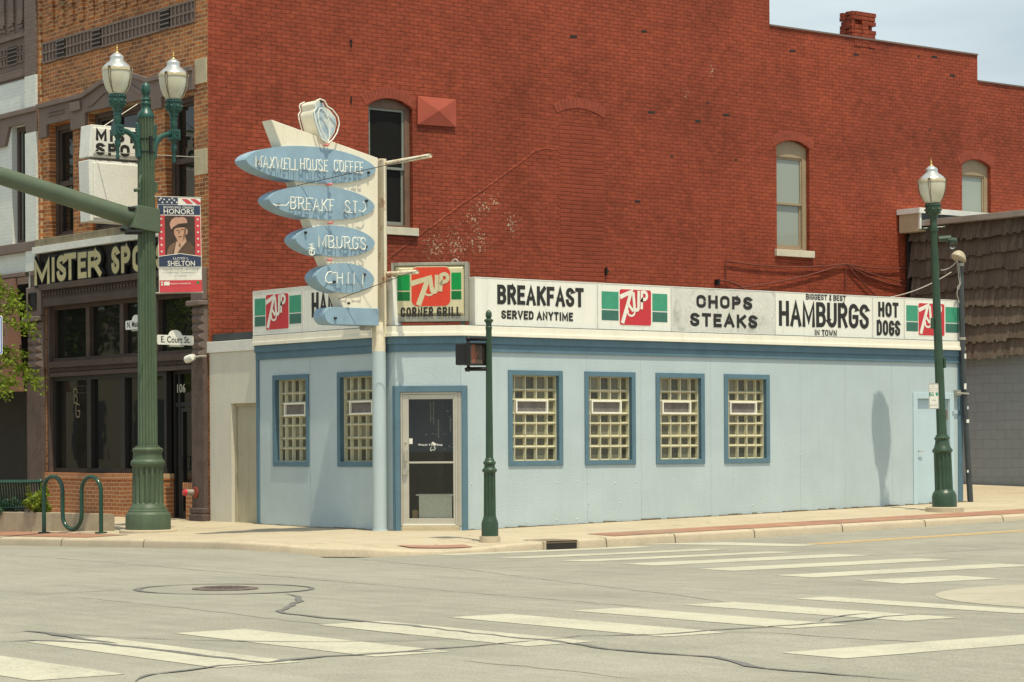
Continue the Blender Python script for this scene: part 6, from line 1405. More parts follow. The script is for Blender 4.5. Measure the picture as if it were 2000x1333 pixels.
bsheet('cloth', M['bannw'], 0, 84, 0, 186, 0)
bsheet('navy_stripe', M['navy'], 1.2, 83, 14.5, 33, .004); bsheet('red_field', M['bannred'], 1.2, 83, 35.5, 115, .004)
bsheet('portrait_ground', M['sepia_d'], 13.5, 72, 36, 112, .0075); bsheet('red_hem', M['bannred'], 1.2, 84, 162.5, 186, .004)
mb = MB(); mb.poly([FBf(u, y, .0115) for u, y in [(1, 116), (42, 110), (83, 116), (83, 136), (1, 136)]]); mb.build('name_panel', M['navy'], t2, recalc=False)
mb = MB(); mb.stroke(FBp, [(1, -115.5), (42, -110), (83, -115.5)], 1.2, .013); mb.stroke(FBp, [(1, -136.6), (83, -136.6)], .9, .013); mb.build('white_rule', M['bannw'], t2, recalc=False)
bsheet('flag_canton', M['navy'], 0, 40, 0, 13, .004)
mb = MB()
for q_ in ([(47, 2), (58, 2), (70, 11), (58, 11)], [(64, 1.5), (74, 1.5), (84, 8), (84, 12), (78, 12)]): mb.poly([FBf(u, y, .0045) for u, y in q_])
mb.build('flag_stripe', M['bannred'], t2, recalc=False)
def star(mb, u, y, r, w): mb.poly([FBf(u + (r if i % 2 == 0 else r * .42) * math.sin(PI * i / 5), y - (r if i % 2 == 0 else r * .42) * math.cos(PI * i / 5), w) for i in range(10)])
mb = MB()
for (u, y) in [(4, 5), (10, 10), (13, 4), (19, 9), (23, 4), (28, 10), (33, 5), (38, 9), (7, 1.8), (29, 1.5)]: star(mb, u, y, 2.6, .0075)
for k in range(6): star(mb, 6.6, 42 + k * 12.8, 3.0, .0075); star(mb, 78.0, 42 + k * 12.8, 3.0, .0075)
mb.build('white_star', M['bannw'], t2, recalc=False)
def bshape(name, mt, pts, w): mb = MB(); mb.poly([FBf(13.5 + (x - 160) / 6.345 * 1.0, 36 + (y - 320) / 6.345, w) for x, y in pts]); return mb.build(name, mt, t2, recalc=False)
bshape('portrait_jacket', M['sepia_j'], [(180, 805), (190, 730), (215, 690), (280, 650), (300, 610), (420, 615), (480, 660), (520, 710), (532, 805)], .0095)
bshape('portrait_jacket_light', M['sepia_m'], [(182, 805), (192, 735), (220, 690), (285, 650), (270, 720), (240, 805)], .0105)
bshape('portrait_shirt', M['shirt'], [(265, 800), (300, 640), (345, 655), (418, 610), (425, 640), (340, 740), (300, 805)], .0112)
bshape('portrait_face', M['skin'], [(270, 510), (280, 480), (330, 465), (400, 460), (420, 470), (440, 490), (445, 520), (435, 548), (415, 555), (405, 600), (380, 632), (345, 642), (315, 628), (295, 590), (275, 545)], .0122)
bshape('portrait_neck', M['skin'], [(310, 600), (415, 580), (420, 620), (350, 660), (318, 650)], .0118)
bshape('portrait_shade', M['sepia_m'], [(395, 470), (425, 475), (420, 540), (405, 600), (380, 630), (388, 560), (400, 520)], .0127)
for e in ([(300, 500), (335, 494), (338, 503), (302, 510)], [(358, 490), (392, 483), (394, 493), (360, 500)], [(325, 574), (372, 570), (368, 584), (335, 586)], [(338, 500), (346, 500), (340, 545), (328, 545)]): bshape('portrait_feature', M['sepia_j'], e, .0132)
bshape('portrait_tie', M['sepia_m'], [(335, 660), (355, 665), (350, 715), (325, 700)], .0127)
bshape('portrait_cap', M['cap'], [(222, 430), (228, 400), (250, 360), (300, 335), (340, 340), (372, 332), (410, 340), (437, 365), (438, 400), (425, 412), (350, 425), (255, 495), (235, 480)], .0135)
bshape('portrait_visor', M['sepia_d'], [(245, 497), (262, 460), (330, 418), (420, 405), (428, 430), (370, 445), (300, 470), (258, 500)], .0142)
for nm, tx, u0, y0, W_, H_, mt, bo in (('banner_lettering', 'BOWLING GREEN', 12, 21.3, 59, 4.4, 'bannw', .005), ('banner_lettering', 'HONORS', 12, 32, 59, 9.8, 'bannw', .012), ('banner_lettering', 'LLOYD L.', 29, 121.8, 31, 4.4, 'bannw', .005), ('banner_lettering', 'SHELTON', 18, 134.5, 53, 10.3, 'bannw', .012),
        ('banner_lettering', 'UNITED STATES AIR FORCE', 8.5, 143.8, 69, 4.0, 'greytext', .012), ('banner_lettering', '1939-1963 • World War II', 18, 149.8, 52, 3.4, 'greytext', 0), ('banner_lettering', 'Lt. Colonel', 31, 155.6, 22, 3.4, 'greytext', 0), ('banner_lettering', 'PROUDLY HONORED BY:', 23, 170.5, 40, 2.6, 'bannw', .01)):
    btext(nm, FBp, tx, u0, -y0, W_, H_, M[mt], t2, .0155, bo)
mb = MB()
for (a, b, c, d_) in ((4, 8, 165, 168), (4, 8, 169.5, 172.5), (10, 21, 165, 172.5)): mb.poly([FBf(a, d_, .0075), FBf(b, d_, .0075), FBf(b, c, .0075), FBf(a, c, .0075)])
mb.build('sponsor_mark', M['bannw'], t2, recalc=False)
mb = MB(); mb.poly([FBf(76 + 3 * math.cos(a), 167.5 + 2.6 * math.sin(a), .0075) for a in [2 * PI * i / 14 for i in range(14)]]); mb.build('green_mark', M['bgreen'], t2, recalc=False)
for y in (-1, 187):
    mb = MB(); mb.tube([FBf(-9, y, -.01), FBf(86, y, -.01)], .014, 8); mb.build('banner_rod', M['galv'], t2, smooth=True)

# single lamp leaning on Court Street
gp = atY(1845, 991, -1.8); RX, RY, RZ = gp.x, gp.y, gp.z; sR = FPX / depth(gp)
LEAN = Matrix.Rotation(-.009, 3, 'Y') @ Matrix.Rotation(-.036, 3, 'X')
t = thing('street_lamp', 'leaning dark green lamp post with one lantern in front of the blue side door', 'street lamp', (RX, RY, RZ)); lamp2 = t
def lp(rows, name, mt, n=64, nfl=12, **k):
    mb = MB(); mb.lathe([tuple([r / sR, (993 - y) / sR] + e) for r, y, *e in rows], (RX, RY, RZ), n, LEAN, nfl); return mb.build(name, mt, t, smooth=True, **k)
mb = MB(); mb.prism([(RX + .34 * math.cos(a), RY + .34 * math.sin(a), RZ - .12) for a in [2 * PI * i / 32 for i in range(32)]], (0, 0, .125)); mb.build('footing', M['concrete'], t, bevel=.015)
lp([(24, 994), (24, 971), (23, 969), (22.5, 966), (21, 964), (19, 961), (18, 959)], 'base', M['green'])
lp([(17.8, 960, 0), (17.6, 958, .13), (17, 888, .13), (17, 886, 0)], 'lower_shaft', M['green'], 108)
lp([(17.3, 887), (20, 884), (19.8, 881), (16, 876), (14, 868), (13.2, 862), (15, 860), (15, 857), (12.5, 855), (12, 852), (10, 851)], 'moulded_collar', M['green'])
lp([(9.9, 853, 0), (9.8, 851, .13), (6.6, 470, .13), (6.6, 455, 0), (7.2, 452), (7, 440), (6.5, 436)], 'shaft', M['green'], 108)
cb_ = Vector((RX, RY, RZ)) + LEAN @ Vector((0, 0, (993 - 436.5) / sR))
add_globe(t, cb_, sR * 57 / 52 * .995, M['green'], LEAN)
def on_pole(y, du=0, dw=0): return Vector((RX, RY, RZ)) + LEAN @ Vector((0, 0, (993 - y) / sR)) + US * du + NS_ * dw
mb = MB(); mb.tube([on_pole(447, -.19), on_pole(444, .19)], .014, 6); mb.ball(on_pole(447, -.19), .022, 6); mb.ball(on_pole(444, .19), .022, 6); mb.lathe([(.08, 0), (.08, .03)], on_pole(452), 20); mb.build('ladder_bar', M['green'], t, smooth=True)
mb = MB(); a = on_pole(468, .08); mb.tube([a, on_pole(466, .30)], .05, 8); mb.tube([on_pole(470, .24), on_pole(472, .40)], .055, 10); cm = mb.build('camera_arm', M['green'], t, smooth=True, bevel=.0)
mb = MB(); mb.lathe([(.085, 0), (.09, -.03), (.085, -.06), (.075, -.1), (.045, -.14), (.01, -.155)], on_pole(471, .33), 18); mb.build('camera_dome', M['pglass'], cm, smooth=True)
mb = MB(); mb.fbox(FR(on_pole(711), US, (0, 0, 1), NS_), .075, .12, -.09, .09, -.05, .05); mb.fbox(FR(on_pole(633), US, (0, 0, 1), NS_), -.12, -.07, -.10, .10, -.04, .06); mb.build('receptacle_box', M['green'], t, bevel=.01)
# parking notice on it
c = on_pole(776, -.135, .10); FP = FR((c.x, c.y, c.z), US * .985 + NS_ * -.17, Vector((-.03, 0, 1)), NS_)
t2 = thing('parking_notice', 'small white notice plate with green letters BG strapped to the leaning lamp post', 'sign', c)
sw_, sh_ = 20.5 / sR, 50 / sR
mb = MB(); mb.fprism(FP, rrect(-sw_ / 2, sw_ / 2, -sh_ / 2, sh_ / 2, .025), -.003, .003); mb.build('plate', M['signwhite'], t2)
mb = MB(); pr = rrect(-sw_ / 2 + .008, sw_ / 2 - .008, -sh_ / 2 + .008, sh_ / 2 - .008, .02); mb.stroke(FP, pr + pr[:1], .006, .0042); mb.build('border', M['black'], t2)
for nm, tx, v, h, wd_, mt, bo in (('notice_text', 'Parking in the', .20, .018, .15, 'greytext', 0), ('notice_text', 'lot is', .165, .018, .06, 'greytext', 0), ('notice_text', 'Customer', .125, .018, .14, 'greytext', 0), ('notice_text', 'Permit Only', .085, .018, .14, 'sred', 0), ('green_lettering', 'BG', -.005, .075, .085, 'bggreen', .03), ('notice_text', 'All Zones', -.085, .03, .09, 'greytext', 0), ('notice_text', 'Enforced 24 hr', -.175, .03, .15, 'greytext', 0)):
    btext(nm, FP, tx, -wd_ / 2 if nm != 'green_lettering' else -.085, v - .0, wd_, h, M[mt], t2, .004, bo)
mb = MB(); mb.poly([FP(.035 + a, -.005 + b, .004) for a, b in [(0, .072), (.02, .066), (.042, .074), (.044, .03), (.03, .01), (.018, 0), (.004, .02)]]); mb.build('green_emblem', M['bggreen'], t2)

# ------------------------------------------------------------------ pedestrian signal post
pg = atG(957, 1059, lambda x, y: -.055); PX_, PY_ = pg.x, pg.y; sP = FPX / depth(pg); pz = pg.z
t = thing('signal_post', 'slim dark green post with acorn finial at the kerb corner carrying a pedestrian signal', 'signal post', (PX_, PY_, pz)); post = t
def pp(rows, name, mt, n=60, nfl=10, **k):
    mb = MB(); mb.lathe([tuple([r / sP, pz + (1059 - y) / sP] + e) for r, y, *e in rows], (PX_, PY_, 0), n, None, nfl); return mb.build(name, mt, t, smooth=True, **k)
pp([(20.5, 1072), (20.5, 1050), (20, 1047.5)], 'footing', M['concrete'], 40)
pp([(16.5, 1049), (16.5, 1022), (15.8, 1020), (15.5, 1017.5), (13.8, 1015), (13.6, 1012.5), (12.6, 1010.5), (12.3, 1008)], 'base', M['green'])
pp([(12.2, 1010, 0), (12.1, 1008, .13), (11.4, 925, .13), (11.4, 923, 0)], 'lower_shaft', M['green'], 120)
pp([(11.5, 924), (14.6, 921), (14.4, 917.5), (11, 914), (10.2, 909), (12.2, 906.5), (12.4, 903), (9.5, 900), (9, 897), (7.6, 895)], 'moulded_collar', M['green'])
pp([(7.5, 897, 0), (7.4, 895, .13), (5.7, 645, .13), (5.7, 643, 0)], 'shaft', M['green'], 120)
pp([(5.9, 644), (6.5, 642), (6.4, 639), (5.6, 638), (5.8, 631), (8.8, 628), (9, 625.5), (6.5, 623.5), (4, 622), (6, 619), (6.3, 615), (5.5, 610.5), (3, 607), (.5, 605.5)], 'acorn_finial', M['green'], 32)
z = lambda y: pz + (1059 - y) / sP
cx_ = -33 / sP
FPs = FR((PX_, PY_, 0), US, (0, 0, 1), NS_)
# signal head: its face looks right of the camera, along Court Street's crossing
fa = Vector((.15, -1, 0)).normalized(); ua = Vector((-fa.y, fa.x, 0)); ctr = Vector((PX_, PY_, 0)) + US * (-28 / sP)
FG = FR(ctr, ua, (0, 0, 1), fa); hw_ = .21
t2 = thing('pedestrian_signal', 'black pedestrian signal head with an unlit orange hand hung on the slim green post', 'pedestrian signal', ctr + Vector((0, 0, z(690))))
z0_, z1_ = z(713.5), z(671)
mb = MB(); mb.fbox(FG, -hw_, hw_, z0_, z1_, -.20, .02); hd_ = mb.build('housing', M['dkmetal'], t2, bevel=.02)
mb = MB(); mb.fprism(FG, rrect(-hw_ + .02, hw_ - .02, z0_ + .02, z1_ - .02, .03), .015, .03); mb.build('lens', M['lens'], t2)
mb = MB(); mb.frame(FG, -hw_, hw_, z0_ - .005, z1_ + .005, .018, .02, .11); mb.build('visor', M['dkmetal'], t2, bevel=.006)
mb = MB(); hc, hz_ = -.04, (z0_ + z1_) / 2
def dots(cx, cz, nx, nz, st=.016):
    for i in range(nx):
        for k in range(nz): mb.fbox(FG, cx + i * st, cx + i * st + .010, cz + k * st, cz + k * st + .010, .031, .033)
dots(-.085, -.02 + hz_, 1, 5); 
for i, (lo, hi) in enumerate([(-3, 5), (-8, 9), (-8, 10), (-8, 10), (-8, 9), (-5, -1), (-3, 1), (-1, 2), (0, 3)]): dots(-.10 + i * .0165, hz_ + lo * .0155, 1, hi - lo, .0155)
mb.build('hand_symbol', M['led'], t2)['kind'] = 'stuff'
for (y, dy) in ((662, -1), (721, 1)):
    mb = MB(); mb.tube([FPs(-.02, z(y), .0), FPs(-40 / sP, z(y), .0), FPs(-40 / sP, z(y + (9 if dy < 0 else -8)), .0)], .032, 10); mb.ball(FPs(-40 / sP, z(y), 0), .042, 8)
    if dy > 0: mb.tube([FPs(-40 / sP, z(y), 0), FPs(-47 / sP, z(y + 2), 0)], .03, 10)
    mb.build('mounting_arm', M['dkmetal'], t2, smooth=True)

# ------------------------------------------------------------------ storm drain in the kerb
a = atG(1064, 1076, lambda x, y: z_road(x, y)); b = atG(1123, 1074, lambda x, y: z_road(x, y)); yd = YC - .02
xa, xb = atY(1064, 1076, -3.25).x, atY(1122, 1073, -3.2).x
t = thing('storm_drain', 'rusty storm drain inlet with a dark opening cut in the tan kerb', 'storm drain', ((xa + xb) / 2, -3.2, -.15))
yf = min(-3.24, min(c[1] for c in curb if xa - .4 < c[0] < xb + .4)) - .02
zt_, zr_ = z_walk(xb, -3.1) + .012, z_road((xa + xb) / 2, yf)
mb = MB(); mb.box(xa, xb, yf - .005, yf + .55, zt_ - .03, zt_); mb.box(xa, xb, yf - .005, yf + .02, zt_ - .045, zt_ - .002); mb.build('hood', M['brownrust'], t, bevel=.008)
mb = MB(); mb.box(xa + .015, xb - .015, yf - .0, yf + .03, zr_ - .03, zt_ - .046); mb.build('opening', M['shadowbox'], t)
mb = MB(); mb.box(xa - .03, xa + .014, yf - .01, yf + .4, zr_ - .03, zt_ - .004); mb.box(xb - .014, xb + .03, yf - .01, yf + .4, zr_ - .03, zt_ - .004); mb.build('side_cheek', M['concrete'], t, bevel=.015)

# ------------------------------------------------------------------ conduit mast and cables at the diner's right end
gb_ = atY(1896, 984, -.10); gt = atY(1876, 508, -.10); gm = atY(1880, 690, -.10)
t = thing('conduit_mast', 'dark grey service conduit with a tan weatherhead at the right end of the diner', 'conduit', gb_)
mb = MB(); ptsm = [gb_ - Vector((0, 0, .1)), gb_.lerp(gm, .45) + Vector((-.01, 0, 0)), gm, gt]; mb.tube(ptsm, .055, 16, [.057, .055, .053, .052]); mb.build('pipe', M['conduit'], t, smooth=True)
mb = MB(); mb.lathe([(.062, 0), (.062, .05)], gm + Vector((.0, 0, .25)), 18); mb.lathe([(.064, 0), (.064, .06)], gt + Vector((.005, 0, -.12)), 18); mb.build('coupling', M['galv'], t, smooth=True)
hd = gt + Vector((0, 0, .0)); mb = MB()
for i in range(9):
    a = i / 8
mb.lathe([(.01, .14), (.06, .125), (.10, .085), (.125, .03), (.135, -.01), (.12, -.03), (.03, -.03)], hd + Vector((-.09, -.03, .03)), 20, Matrix.Rotation(.45, 3, 'Y') @ Matrix.Scale(1.25, 3, Vector((1, 0, 0))))
mb.build('weatherhead', mat('tan_plastic', (.40, .34, .24), .6, .1), t, smooth=True)
mb = MB(); mb.tube([gb_.lerp(gm, .73) + Vector((.05, -.05, 0)), gb_.lerp(gm, .73) + Vector((-.3, -.06, .01))], .018, 6); mb.box(gb_.x - .36, gb_.x - .26, -.1, .0, gb_.z + 2.07, gb_.z + 2.17); mb.build('strap', M['galv'], t)
mb = MB(); rs = random.Random(2)
for (y, h, wd_) in [(696, 10, .05), (755, 12, .06), (797, 6, .03), (823, 7, .07), (921, 5, .04)]:
    p = atY(1884 if y < 760 else 1889, y, -.16); k = p + Vector((.02, 0, 0)); mb.fbox(FC, k.x - wd_ / 2, k.x + wd_ / 2, k.z - h / sR / 2, k.z + h / sR / 2, .156, .162)
mb.build('sticker', M['signwhite'], t)
def sag(a, b, s, n=14): return [a.lerp(b, i / n) + Vector((0, 0, -s * 4 * (i / n) * (1 - i / n))) for i in range(n + 1)]
w0 = gt + Vector((-.12, -.03, -.02))
loop = MB(); loop.tube([w0, w0 + Vector((.03, 0, -.3)), w0 + Vector((.06, 0, -.45)), w0 + Vector((.0, 0, -.5)), w0 + Vector((-.02, 0, -.65)), w0 + Vector((.05, 0, -.8))], .010, 6); loop.tube([w0 + Vector((.05, 0, -.1)), w0 + Vector((.09, 0, -.42)), w0 + Vector((.02, 0, -.55))], .009, 6); loop.build('drip_loop', M['galv'], t, smooth=True)
ca = atY(1858, 532, .3); cb2 = atY(1700, 585, 1.2)
mb = MB(); mb.tube(sag(ca, cb2, .12), .011, 6); mb.tube(sag(w0, atY(1838, 528, .2), .05), .010, 6); o = mb.build('service_cable', M['olive2']); tag(o, 'thin pale service cable sagging from the weatherhead over the diner roof', 'cable')
# cables pinned to the red wall
hub = Vector((*[R_(1649, 516)[0]], YR - .05, R_(1649, 516)[1])); W_ = lambda px, py, d=.05: Vector((R_(px, py)[0], YR - d, R_(px, py)[1]))
mb = MB()
for (p, s) in ((W_(1415, 510), .10), (W_(1420, 565), .08), (W_(1770, 524), .05), (W_(1768, 552), .05), (W_(1768, 560), .10), (W_(1712, 582), .03)): mb.tube(sag(hub, p, s), .017, 6)
mb.tube([W_(1415, 510), W_(1415, 548)], .014, 6); mb.tube([hub, W_(1649, 565)], .012, 6); mb.tube(sag(W_(1398, 548), W_(1455, 568), -.06), .02, 6)
tag(mb.build('wall_cable', M['redcable']), 'fan of sagging cables pinned to the red brick wall above the sign panels', 'cable')
mb = MB(); q = W_(1397, 552, .1); mb.box(q.x - .03, q.x + .03, YR - .12, YR - .01, q.z - .06, q.z + .06); q = W_(1182, 531, .06); mb.box(q.x - .015, q.x + .015, YR - .06, YR - .01, q.z - .08, q.z + .08)
for pxx in ((685, 85), (685, 195)): q = W_(*pxx, .04); mb.box(q.x - .008, q.x + .012, YR - .03, YR - .005, q.z - .08, q.z + .06)
mb.build('wall_anchor', M['dkmetal'], bb)

# ------------------------------------------------------------------ bicycle rack, planter, bench, shrubs, tree on the left
fz = lambda x, y: z_walk(x, y)
ra = atG(86, 1042, fz); rb = atG(197.5, 1042, fz); dr_ = (rb - ra); L2 = Vector((dr_.x, dr_.y, 0)).length; ur = Vector((dr_.x, dr_.y, 0)).normalized()
sK = FPX / depth(ra); t = thing('bike_rack', 'glossy dark green wave-shaped bicycle rack of bent tube near the planter', 'bike rack', (ra + rb) / 2)
hh = (1042 - 931) / sK; r1 = L2 / 6
F = FR((ra.x, ra.y, ra.z), ur, (0, 0, 1), (0, -1, 0)); dz_ = rb.z - ra.z
pts = [(0, 0)] + [(0, hh - r1 - .02)] + arc(r1, hh - r1, r1, r1, 180, 0, 12) + [(2 * r1, r1 * 1.0 + .12)] + arc(3 * r1, r1 + .08, r1, r1, 180, 360, 12)[1:] + [(4 * r1, hh - r1 - .02)] + arc(5 * r1, hh - r1, r1, r1, 180, 0, 12) + [(6 * r1, dz_)]
P = []
for a, b in zip(pts[:-1], pts[1:]):
    n = max(1, int(math.hypot(b[0] - a[0], b[1] - a[1]) / .06))
    for i in range(n): P.append(F(a[0] + (b[0] - a[0]) * i / n, a[1] + (b[1] - a[1]) * i / n, 0))
P.append(F(*pts[-1], 0)); mb = MB(); mb.tube(P, .036, 16); mb.build('wave_tube', M['rack'], t, smooth=True)
for p, in ((ra,), (rb,)):
    mb = MB(); mb.lathe([(.105, -.03), (.105, .02), (.095, .026)], p, 24); mb.build('foot_plate', M['rack'], t, smooth=True)
# planter
p1 = atG(-150, 1043, fz); p2 = atG(224.5, 1037.5, fz)
p2 = Vector((p2.x, p2.y, p2.z)); up = Vector((p2.x - p1.x, p2.y - p1.y, 0)); Lp = up.length; up.normalize(); npl = Vector((up.y, -up.x, 0))
if npl.dot(Vector((FW[0], FW[1], 0))) > 0: npl = -npl
skew = Vector((.12, -1, 0)).normalized()
sp_ = FPX / depth(p2); hp = (1037.5 - 1004) / sp_; zb_ = min(p1.z, p2.z)
t = thing('planter', 'low tan exposed-aggregate concrete planter wall behind the bicycle rack', 'planter', p2)
FPl = FR((p1.x, p1.y, 0), up, (0, 0, 1), skew); zt_ = p2.z + hp
mb = MB(); mb.fbox(FPl, 0, Lp, zb_ - .1, zt_, -.18, 0); mb.fbox(FPl, Lp - .18, Lp, zb_ - .1, zt_ - .002, -2.3, -.181); mb.fbox(FPl, 0, Lp, zb_ - .1, zt_ - .001, -2.48, -2.301); mb.build('wall', M['planter'], t, bevel=.02)
mb = MB(); mb.fbox(FPl, .0, Lp - .181, zb_, zt_ - .06, -2.3, -.181); mb.build('mulch', M['soil'], t)
def leaves(mb, pts_fn, n, size, rnd, flat=.5):
    for i in range(n):
        c, nr = pts_fn(); s = size * rnd.uniform(.6, 1.35); a = Vector((rnd.gauss(0, 1), rnd.gauss(0, 1), rnd.gauss(0, 1))).normalized()
        d = (nr + a * flat).normalized(); e = d.cross(Vector((rnd.gauss(0, 1), rnd.gauss(0, 1), rnd.gauss(0, 1)))).normalized()
        tip = c + e * s; w_ = e.cross(d).normalized() * s * .3
        mb.poly([c, c + e * s * .45 + w_, tip, c + e * s * .45 - w_])
def shrub(c, rx, rz, n, size, mt, label, seed, spiky=False):
    rnd = random.Random(seed); t = thing('shrub', label, 'shrub', c); mb = MB()
    lobes = [(Vector((rnd.gauss(0, .35) * rx, rnd.gauss(0, .35) * rx, rz * rnd.uniform(.35, .85))), rnd.uniform(.35, .6) * rx) for _ in range(9)]
    def fn():
        l, r = rnd.choice(lobes); d = Vector((rnd.gauss(0, 1), rnd.gauss(0, 1), rnd.gauss(0, 1))).normalized(); return Vector(c) + l + d * r * rnd.uniform(.6, 1.05), d
    leaves(mb, fn, n, size, rnd)
    if spiky:
        for k in range(14):
            a = rnd.uniform(0, 2 * PI); b = Vector(c) + Vector((math.cos(a) * rx * .4, math.sin(a) * rx * .4, .1)); tp = b + Vector((math.cos(a) * rx * .5, math.sin(a) * rx * .5, rz * rnd.uniform(.8, 1.3)))
            def f2(): s = rnd.uniform(.3, 1); return b.lerp(tp, s) + Vector((rnd.gauss(0, .015), rnd.gauss(0, .015), 0)), Vector((math.cos(a), math.sin(a), .4)).normalized()
            leaves(mb, f2, 26, size, rnd)
    mb.build('foliage', mt, t, recalc=False)
    mb = MB()
    for k in range(6):
        l = rnd.choice(lobes)[0]; mb.tube([Vector(c) - Vector((0, 0, .1)), Vector(c) + l * .5, Vector(c) + l], .012, 5, [.014, .01, .004])
    mb.build('stem', M['bark'], t)
def inplanter(px, d): p = atP(px, 1004, FPl(0, zt_, -d), npl); return Vector((p.x, p.y, zt_ - .08))
shrub(inplanter(2, .75), .27, .30, 1500, .055, M['shrubg'], 'low grey-green mounded shrub in the planter at the left edge', 11)
shrub(inplanter(70, .65), .22, .36, 850, .075, M['shruby'], 'bright yellow-green leafy shrub in the planter behind the bicycle rack', 12, True)
# bench: slatted back towards us
bX = -1.55 if False else None
be = atP(80, 1000, FPl(0, zt_, -2.75), npl); zb_ = fz(be.x, be.y); sB = FPX / depth(be); zr_ = CH + (ray(80, 940)[1]) * depth(be)
ub_ = -US; t = thing('bench', 'dark green steel slat bench with curled ends seen from behind, by the brick shop front', 'bench', (be.x, be.y, zb_))
FBc = FR((be.x, be.y, 0), ub_, (0, 0, 1), -NS_)                # u to the left, w away from us (the seat side)
LB = 1.8; mb = MB(); seat = zb_ + .42; top = zr_
cs = [(-.0, top - .01), (-.045, top + .02), (-.075, top - .02), (-.04, top - .05), (.0, top - .10), (.05, top - .25), (.10, seat + .04), (.16, seat), (.5, seat + .02), (.56, seat - .02), (.54, seat - .07)]
for k in range(38):
    u = .03 + k * (LB - .06) / 37; mb.tube([FBc(u, z_, w_) for w_, z_ in cs], .0135, 6)
mb.build('slat', M['rack'], t, smooth=True)
mb = MB()
for (w_, z_, r) in ((-.04, top - .015, .03), (.16, seat - .025, .02), (.5, seat - .01, .022)): mb.tube([FBc(-.02, z_, w_), FBc(LB + .02, z_, w_)], r, 10)
mb.build('rail', M['rack'], t, smooth=True)
for u in (0, LB):
    mb = MB(); mb.tube([FBc(u, zb_, .02), FBc(u, seat - .05, .12), FBc(u, top - .2, .03), FBc(u, top, -.03)], .024, 8); mb.tube([FBc(u, zb_, .52), FBc(u, seat + .0, .48), FBc(u, seat + .2, .44), FBc(u, seat + .24, .25), FBc(u, seat + .22, .06)], .024, 8); mb.tube([FBc(u, seat - .05, .1), FBc(u, seat - .03, .56)], .03, 8); mb.ball(FBc(u, seat - .02, .58), .045, 8); mb.ball(FBc(u, top - .01, -.03), .05, 8)
    mb.build('end_frame', M['rack'], t, smooth=True)
mb = MB(); p = FBc(-.62, 0, .25)
# street tree whose branches reach in from the left
tp = atG(-95, 1030, fz); dT = depth(tp); t = thing('street_tree', 'young street tree with loose yellow-green leaves reaching in at the left edge', 'tree', (tp.x, tp.y, fz(tp.x, tp.y)))
rnd = random.Random(21)
def at_d(px, py, dd):
    u, v = ray(px, py); d = dT + dd; return Vector((CX + (RT[0] * u + FW[0]) * d, CY + (RT[1] * u + FW[1]) * d, CH + v * d))
mb = MB(); tb = Vector((tp.x, tp.y, fz(tp.x, tp.y))); trunk = [tb - Vector((0, 0, .1)), tb + Vector((.02, 0, 1.0)), at_d(-92, 800, 0), at_d(-85, 620, .05), at_d(-90, 430, 0), at_d(-80, 300, 0)]
mb.tube(trunk, .07, 10, [.085, .07, .06, .05, .035, .015]); br = []
for (s, tips) in ((at_d(-88, 760, 0), [(25, 745), (-10, 715), (-60, 690)]), (at_d(-86, 680, 0), [(62, 735), (35, 690), (10, 760)]), (at_d(-85, 620, 0), [(58, 640), (30, 600), (70, 745), (-20, 620)]), (at_d(-88, 540, 0), [(30, 575), (50, 605), (-10, 545), (-30, 500)]), (at_d(-90, 460, 0), [(-20, 430), (-60, 380), (-150, 480)]), (at_d(-90, 560, 0), [(-170, 600), (-200, 540), (-150, 700)])):
    for (x, y) in tips:
        e = at_d(x, y, rnd.uniform(-.5, .5)); m_ = s.lerp(e, .5) + Vector((0, 0, .08 + rnd.uniform(0, .1))); mb.tube([s, m_, e], .012, 5, [.02, .012, .004]); br.append((s, m_, e))
mb.build('trunk', M['bark'], t, smooth=True)
mb = MB()
for (s, m_, e) in br:
    for k in range(70):
        f = rnd.uniform(.45, 1.08); c = (m_.lerp(e, (f - .5) * 2) if f > .5 else s.lerp(m_, f * 2)) + Vector((rnd.gauss(0, .07), rnd.gauss(0, .07), rnd.gauss(0, .06) - .02))
        for q in range(rnd.randint(2, 6)):
            d = Vector((rnd.gauss(0, 1), rnd.gauss(0, 1), rnd.gauss(-.35, .6))).normalized(); s_ = rnd.uniform(.055, .11); n_ = d.cross(Vector((rnd.gauss(0, 1), rnd.gauss(0, 1), rnd.gauss(0, 1)))).normalized() * s_ * .26
            cc2 = c + Vector((rnd.gauss(0, .03), rnd.gauss(0, .03), rnd.gauss(0, .03))); mb.poly([cc2, cc2 + d * s_ * .5 + n_, cc2 + d * s_, cc2 + d * s_ * .5 - n_])
mb.build('crown', M['leaf'], t, recalc=False)
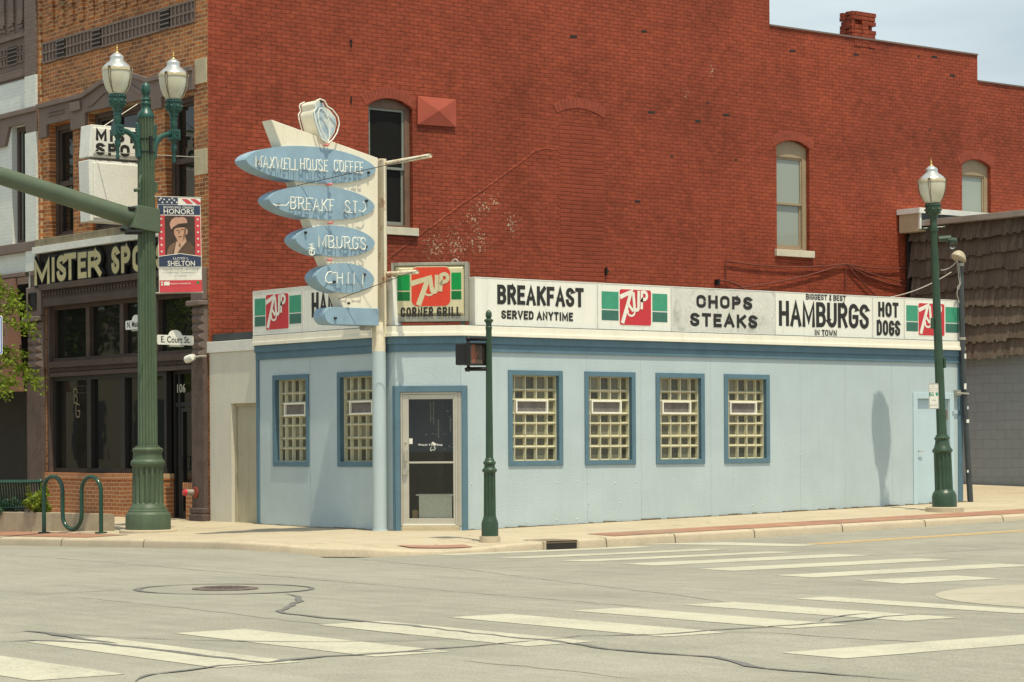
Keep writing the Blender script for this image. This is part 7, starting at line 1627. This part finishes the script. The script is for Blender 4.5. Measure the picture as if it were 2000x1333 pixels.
# blue sign just entering at the left edge
q = at_d(-14, 655, -1.5); sQ = FPX / depth(q); FQ = FR((q.x, q.y, q.z), US, (0, 0, 1), NS_)
t = thing('parking_sign', 'edge of a white and blue parking sign plate at the extreme left', 'sign', (q.x, q.y, fz(q.x, q.y)))
mb = MB(); mb.fprism(FQ, rrect(-19 / sQ, 19 / sQ, -38 / sQ, 38 / sQ, .03), -.003, .003); mb.build('plate', M['signwhite'], t)
mb = MB(); pr = rrect(-16.5 / sQ, 16.5 / sQ, -35.5 / sQ, 35.5 / sQ, .03); mb.stroke(FQ, pr + pr[:1], 2.2 / sQ, .0045); mb.build('blue_border', M['hblue'], t)
mb = MB(); z_ = fz(q.x, q.y); mb.tube([(q.x + FW[0] * .04, q.y + FW[1] * .04, z_ - .05), (q.x + FW[0] * .04, q.y + FW[1] * .04, q.z + .4)], .03, 10); mb.build('post', M['galv'], t, smooth=True)
# ------------------------------------------------------------------ across Main Street, seen only in the shop windows
t = thing('tan_building', 'plain tan brick building across Main Street mirrored in the dark shop windows', 'building', (-26, 45, 0))
mb = MB(); mb.box(-34, -24, 26, 70, -.4, 6.5); mb.build('wall', M['cream'], t)
mb = MB(); mb.box(-34.1, -23.9, 25.9, 70.1, 6.5, 6.8); mb.build('cornice', M['purple'], t)
mb = MB()
for k in range(8): mb.box(-24.02, -23.97, 29 + k * 5, 31.5 + k * 5, .9, 3.2)
mb.build('window', M['dglass'], t)
def big_tree(x, y, h, seed, label):
    rnd = random.Random(seed); z0 = z_road(x, y); t = thing('street_tree', label, 'tree', (x, y, z0)); mb = MB()
    mb.tube([(x, y, z0 - .1), (x + .05, y, z0 + h * .3), (x - .05, y + .1, z0 + h * .75)], .15, 8, [.2, .15, .05])
    lob = []
    for k in range(16):
        a = rnd.uniform(0, 2 * PI); r = rnd.uniform(.3, 2.4); c = Vector((x + r * math.cos(a), y + r * math.sin(a), z0 + h * rnd.uniform(.36, .92))); lob.append((c, rnd.uniform(.7, 1.4))); mb.tube([(x, y, z0 + h * .3), c], .04, 5)
    mb.build('trunk', M['bark'], t); mb = MB()
    def fn(): c, r = rnd.choice(lob); d = Vector((rnd.gauss(0, 1), rnd.gauss(0, 1), rnd.gauss(0, 1))).normalized(); return c + d * r * rnd.uniform(.5, 1.05), d
    leaves(mb, fn, 4200, .26, rnd); mb.build('crown', M['leafd'], t, recalc=False)
M['leafd'] = leafm('green_leaf', (.05, .09, .015), (.10, .15, .03))
big_tree(-12.5, 27, 11, 31, 'leafy tree across Main Street nearest the intersection, mirrored in shop windows')
big_tree(-13.0, 35, 12, 32, 'tallest leafy tree across Main Street, mirrored in shop windows')
big_tree(-12.0, 43, 11, 33, 'leafy tree across Main Street farthest from the intersection, mirrored in shop windows')
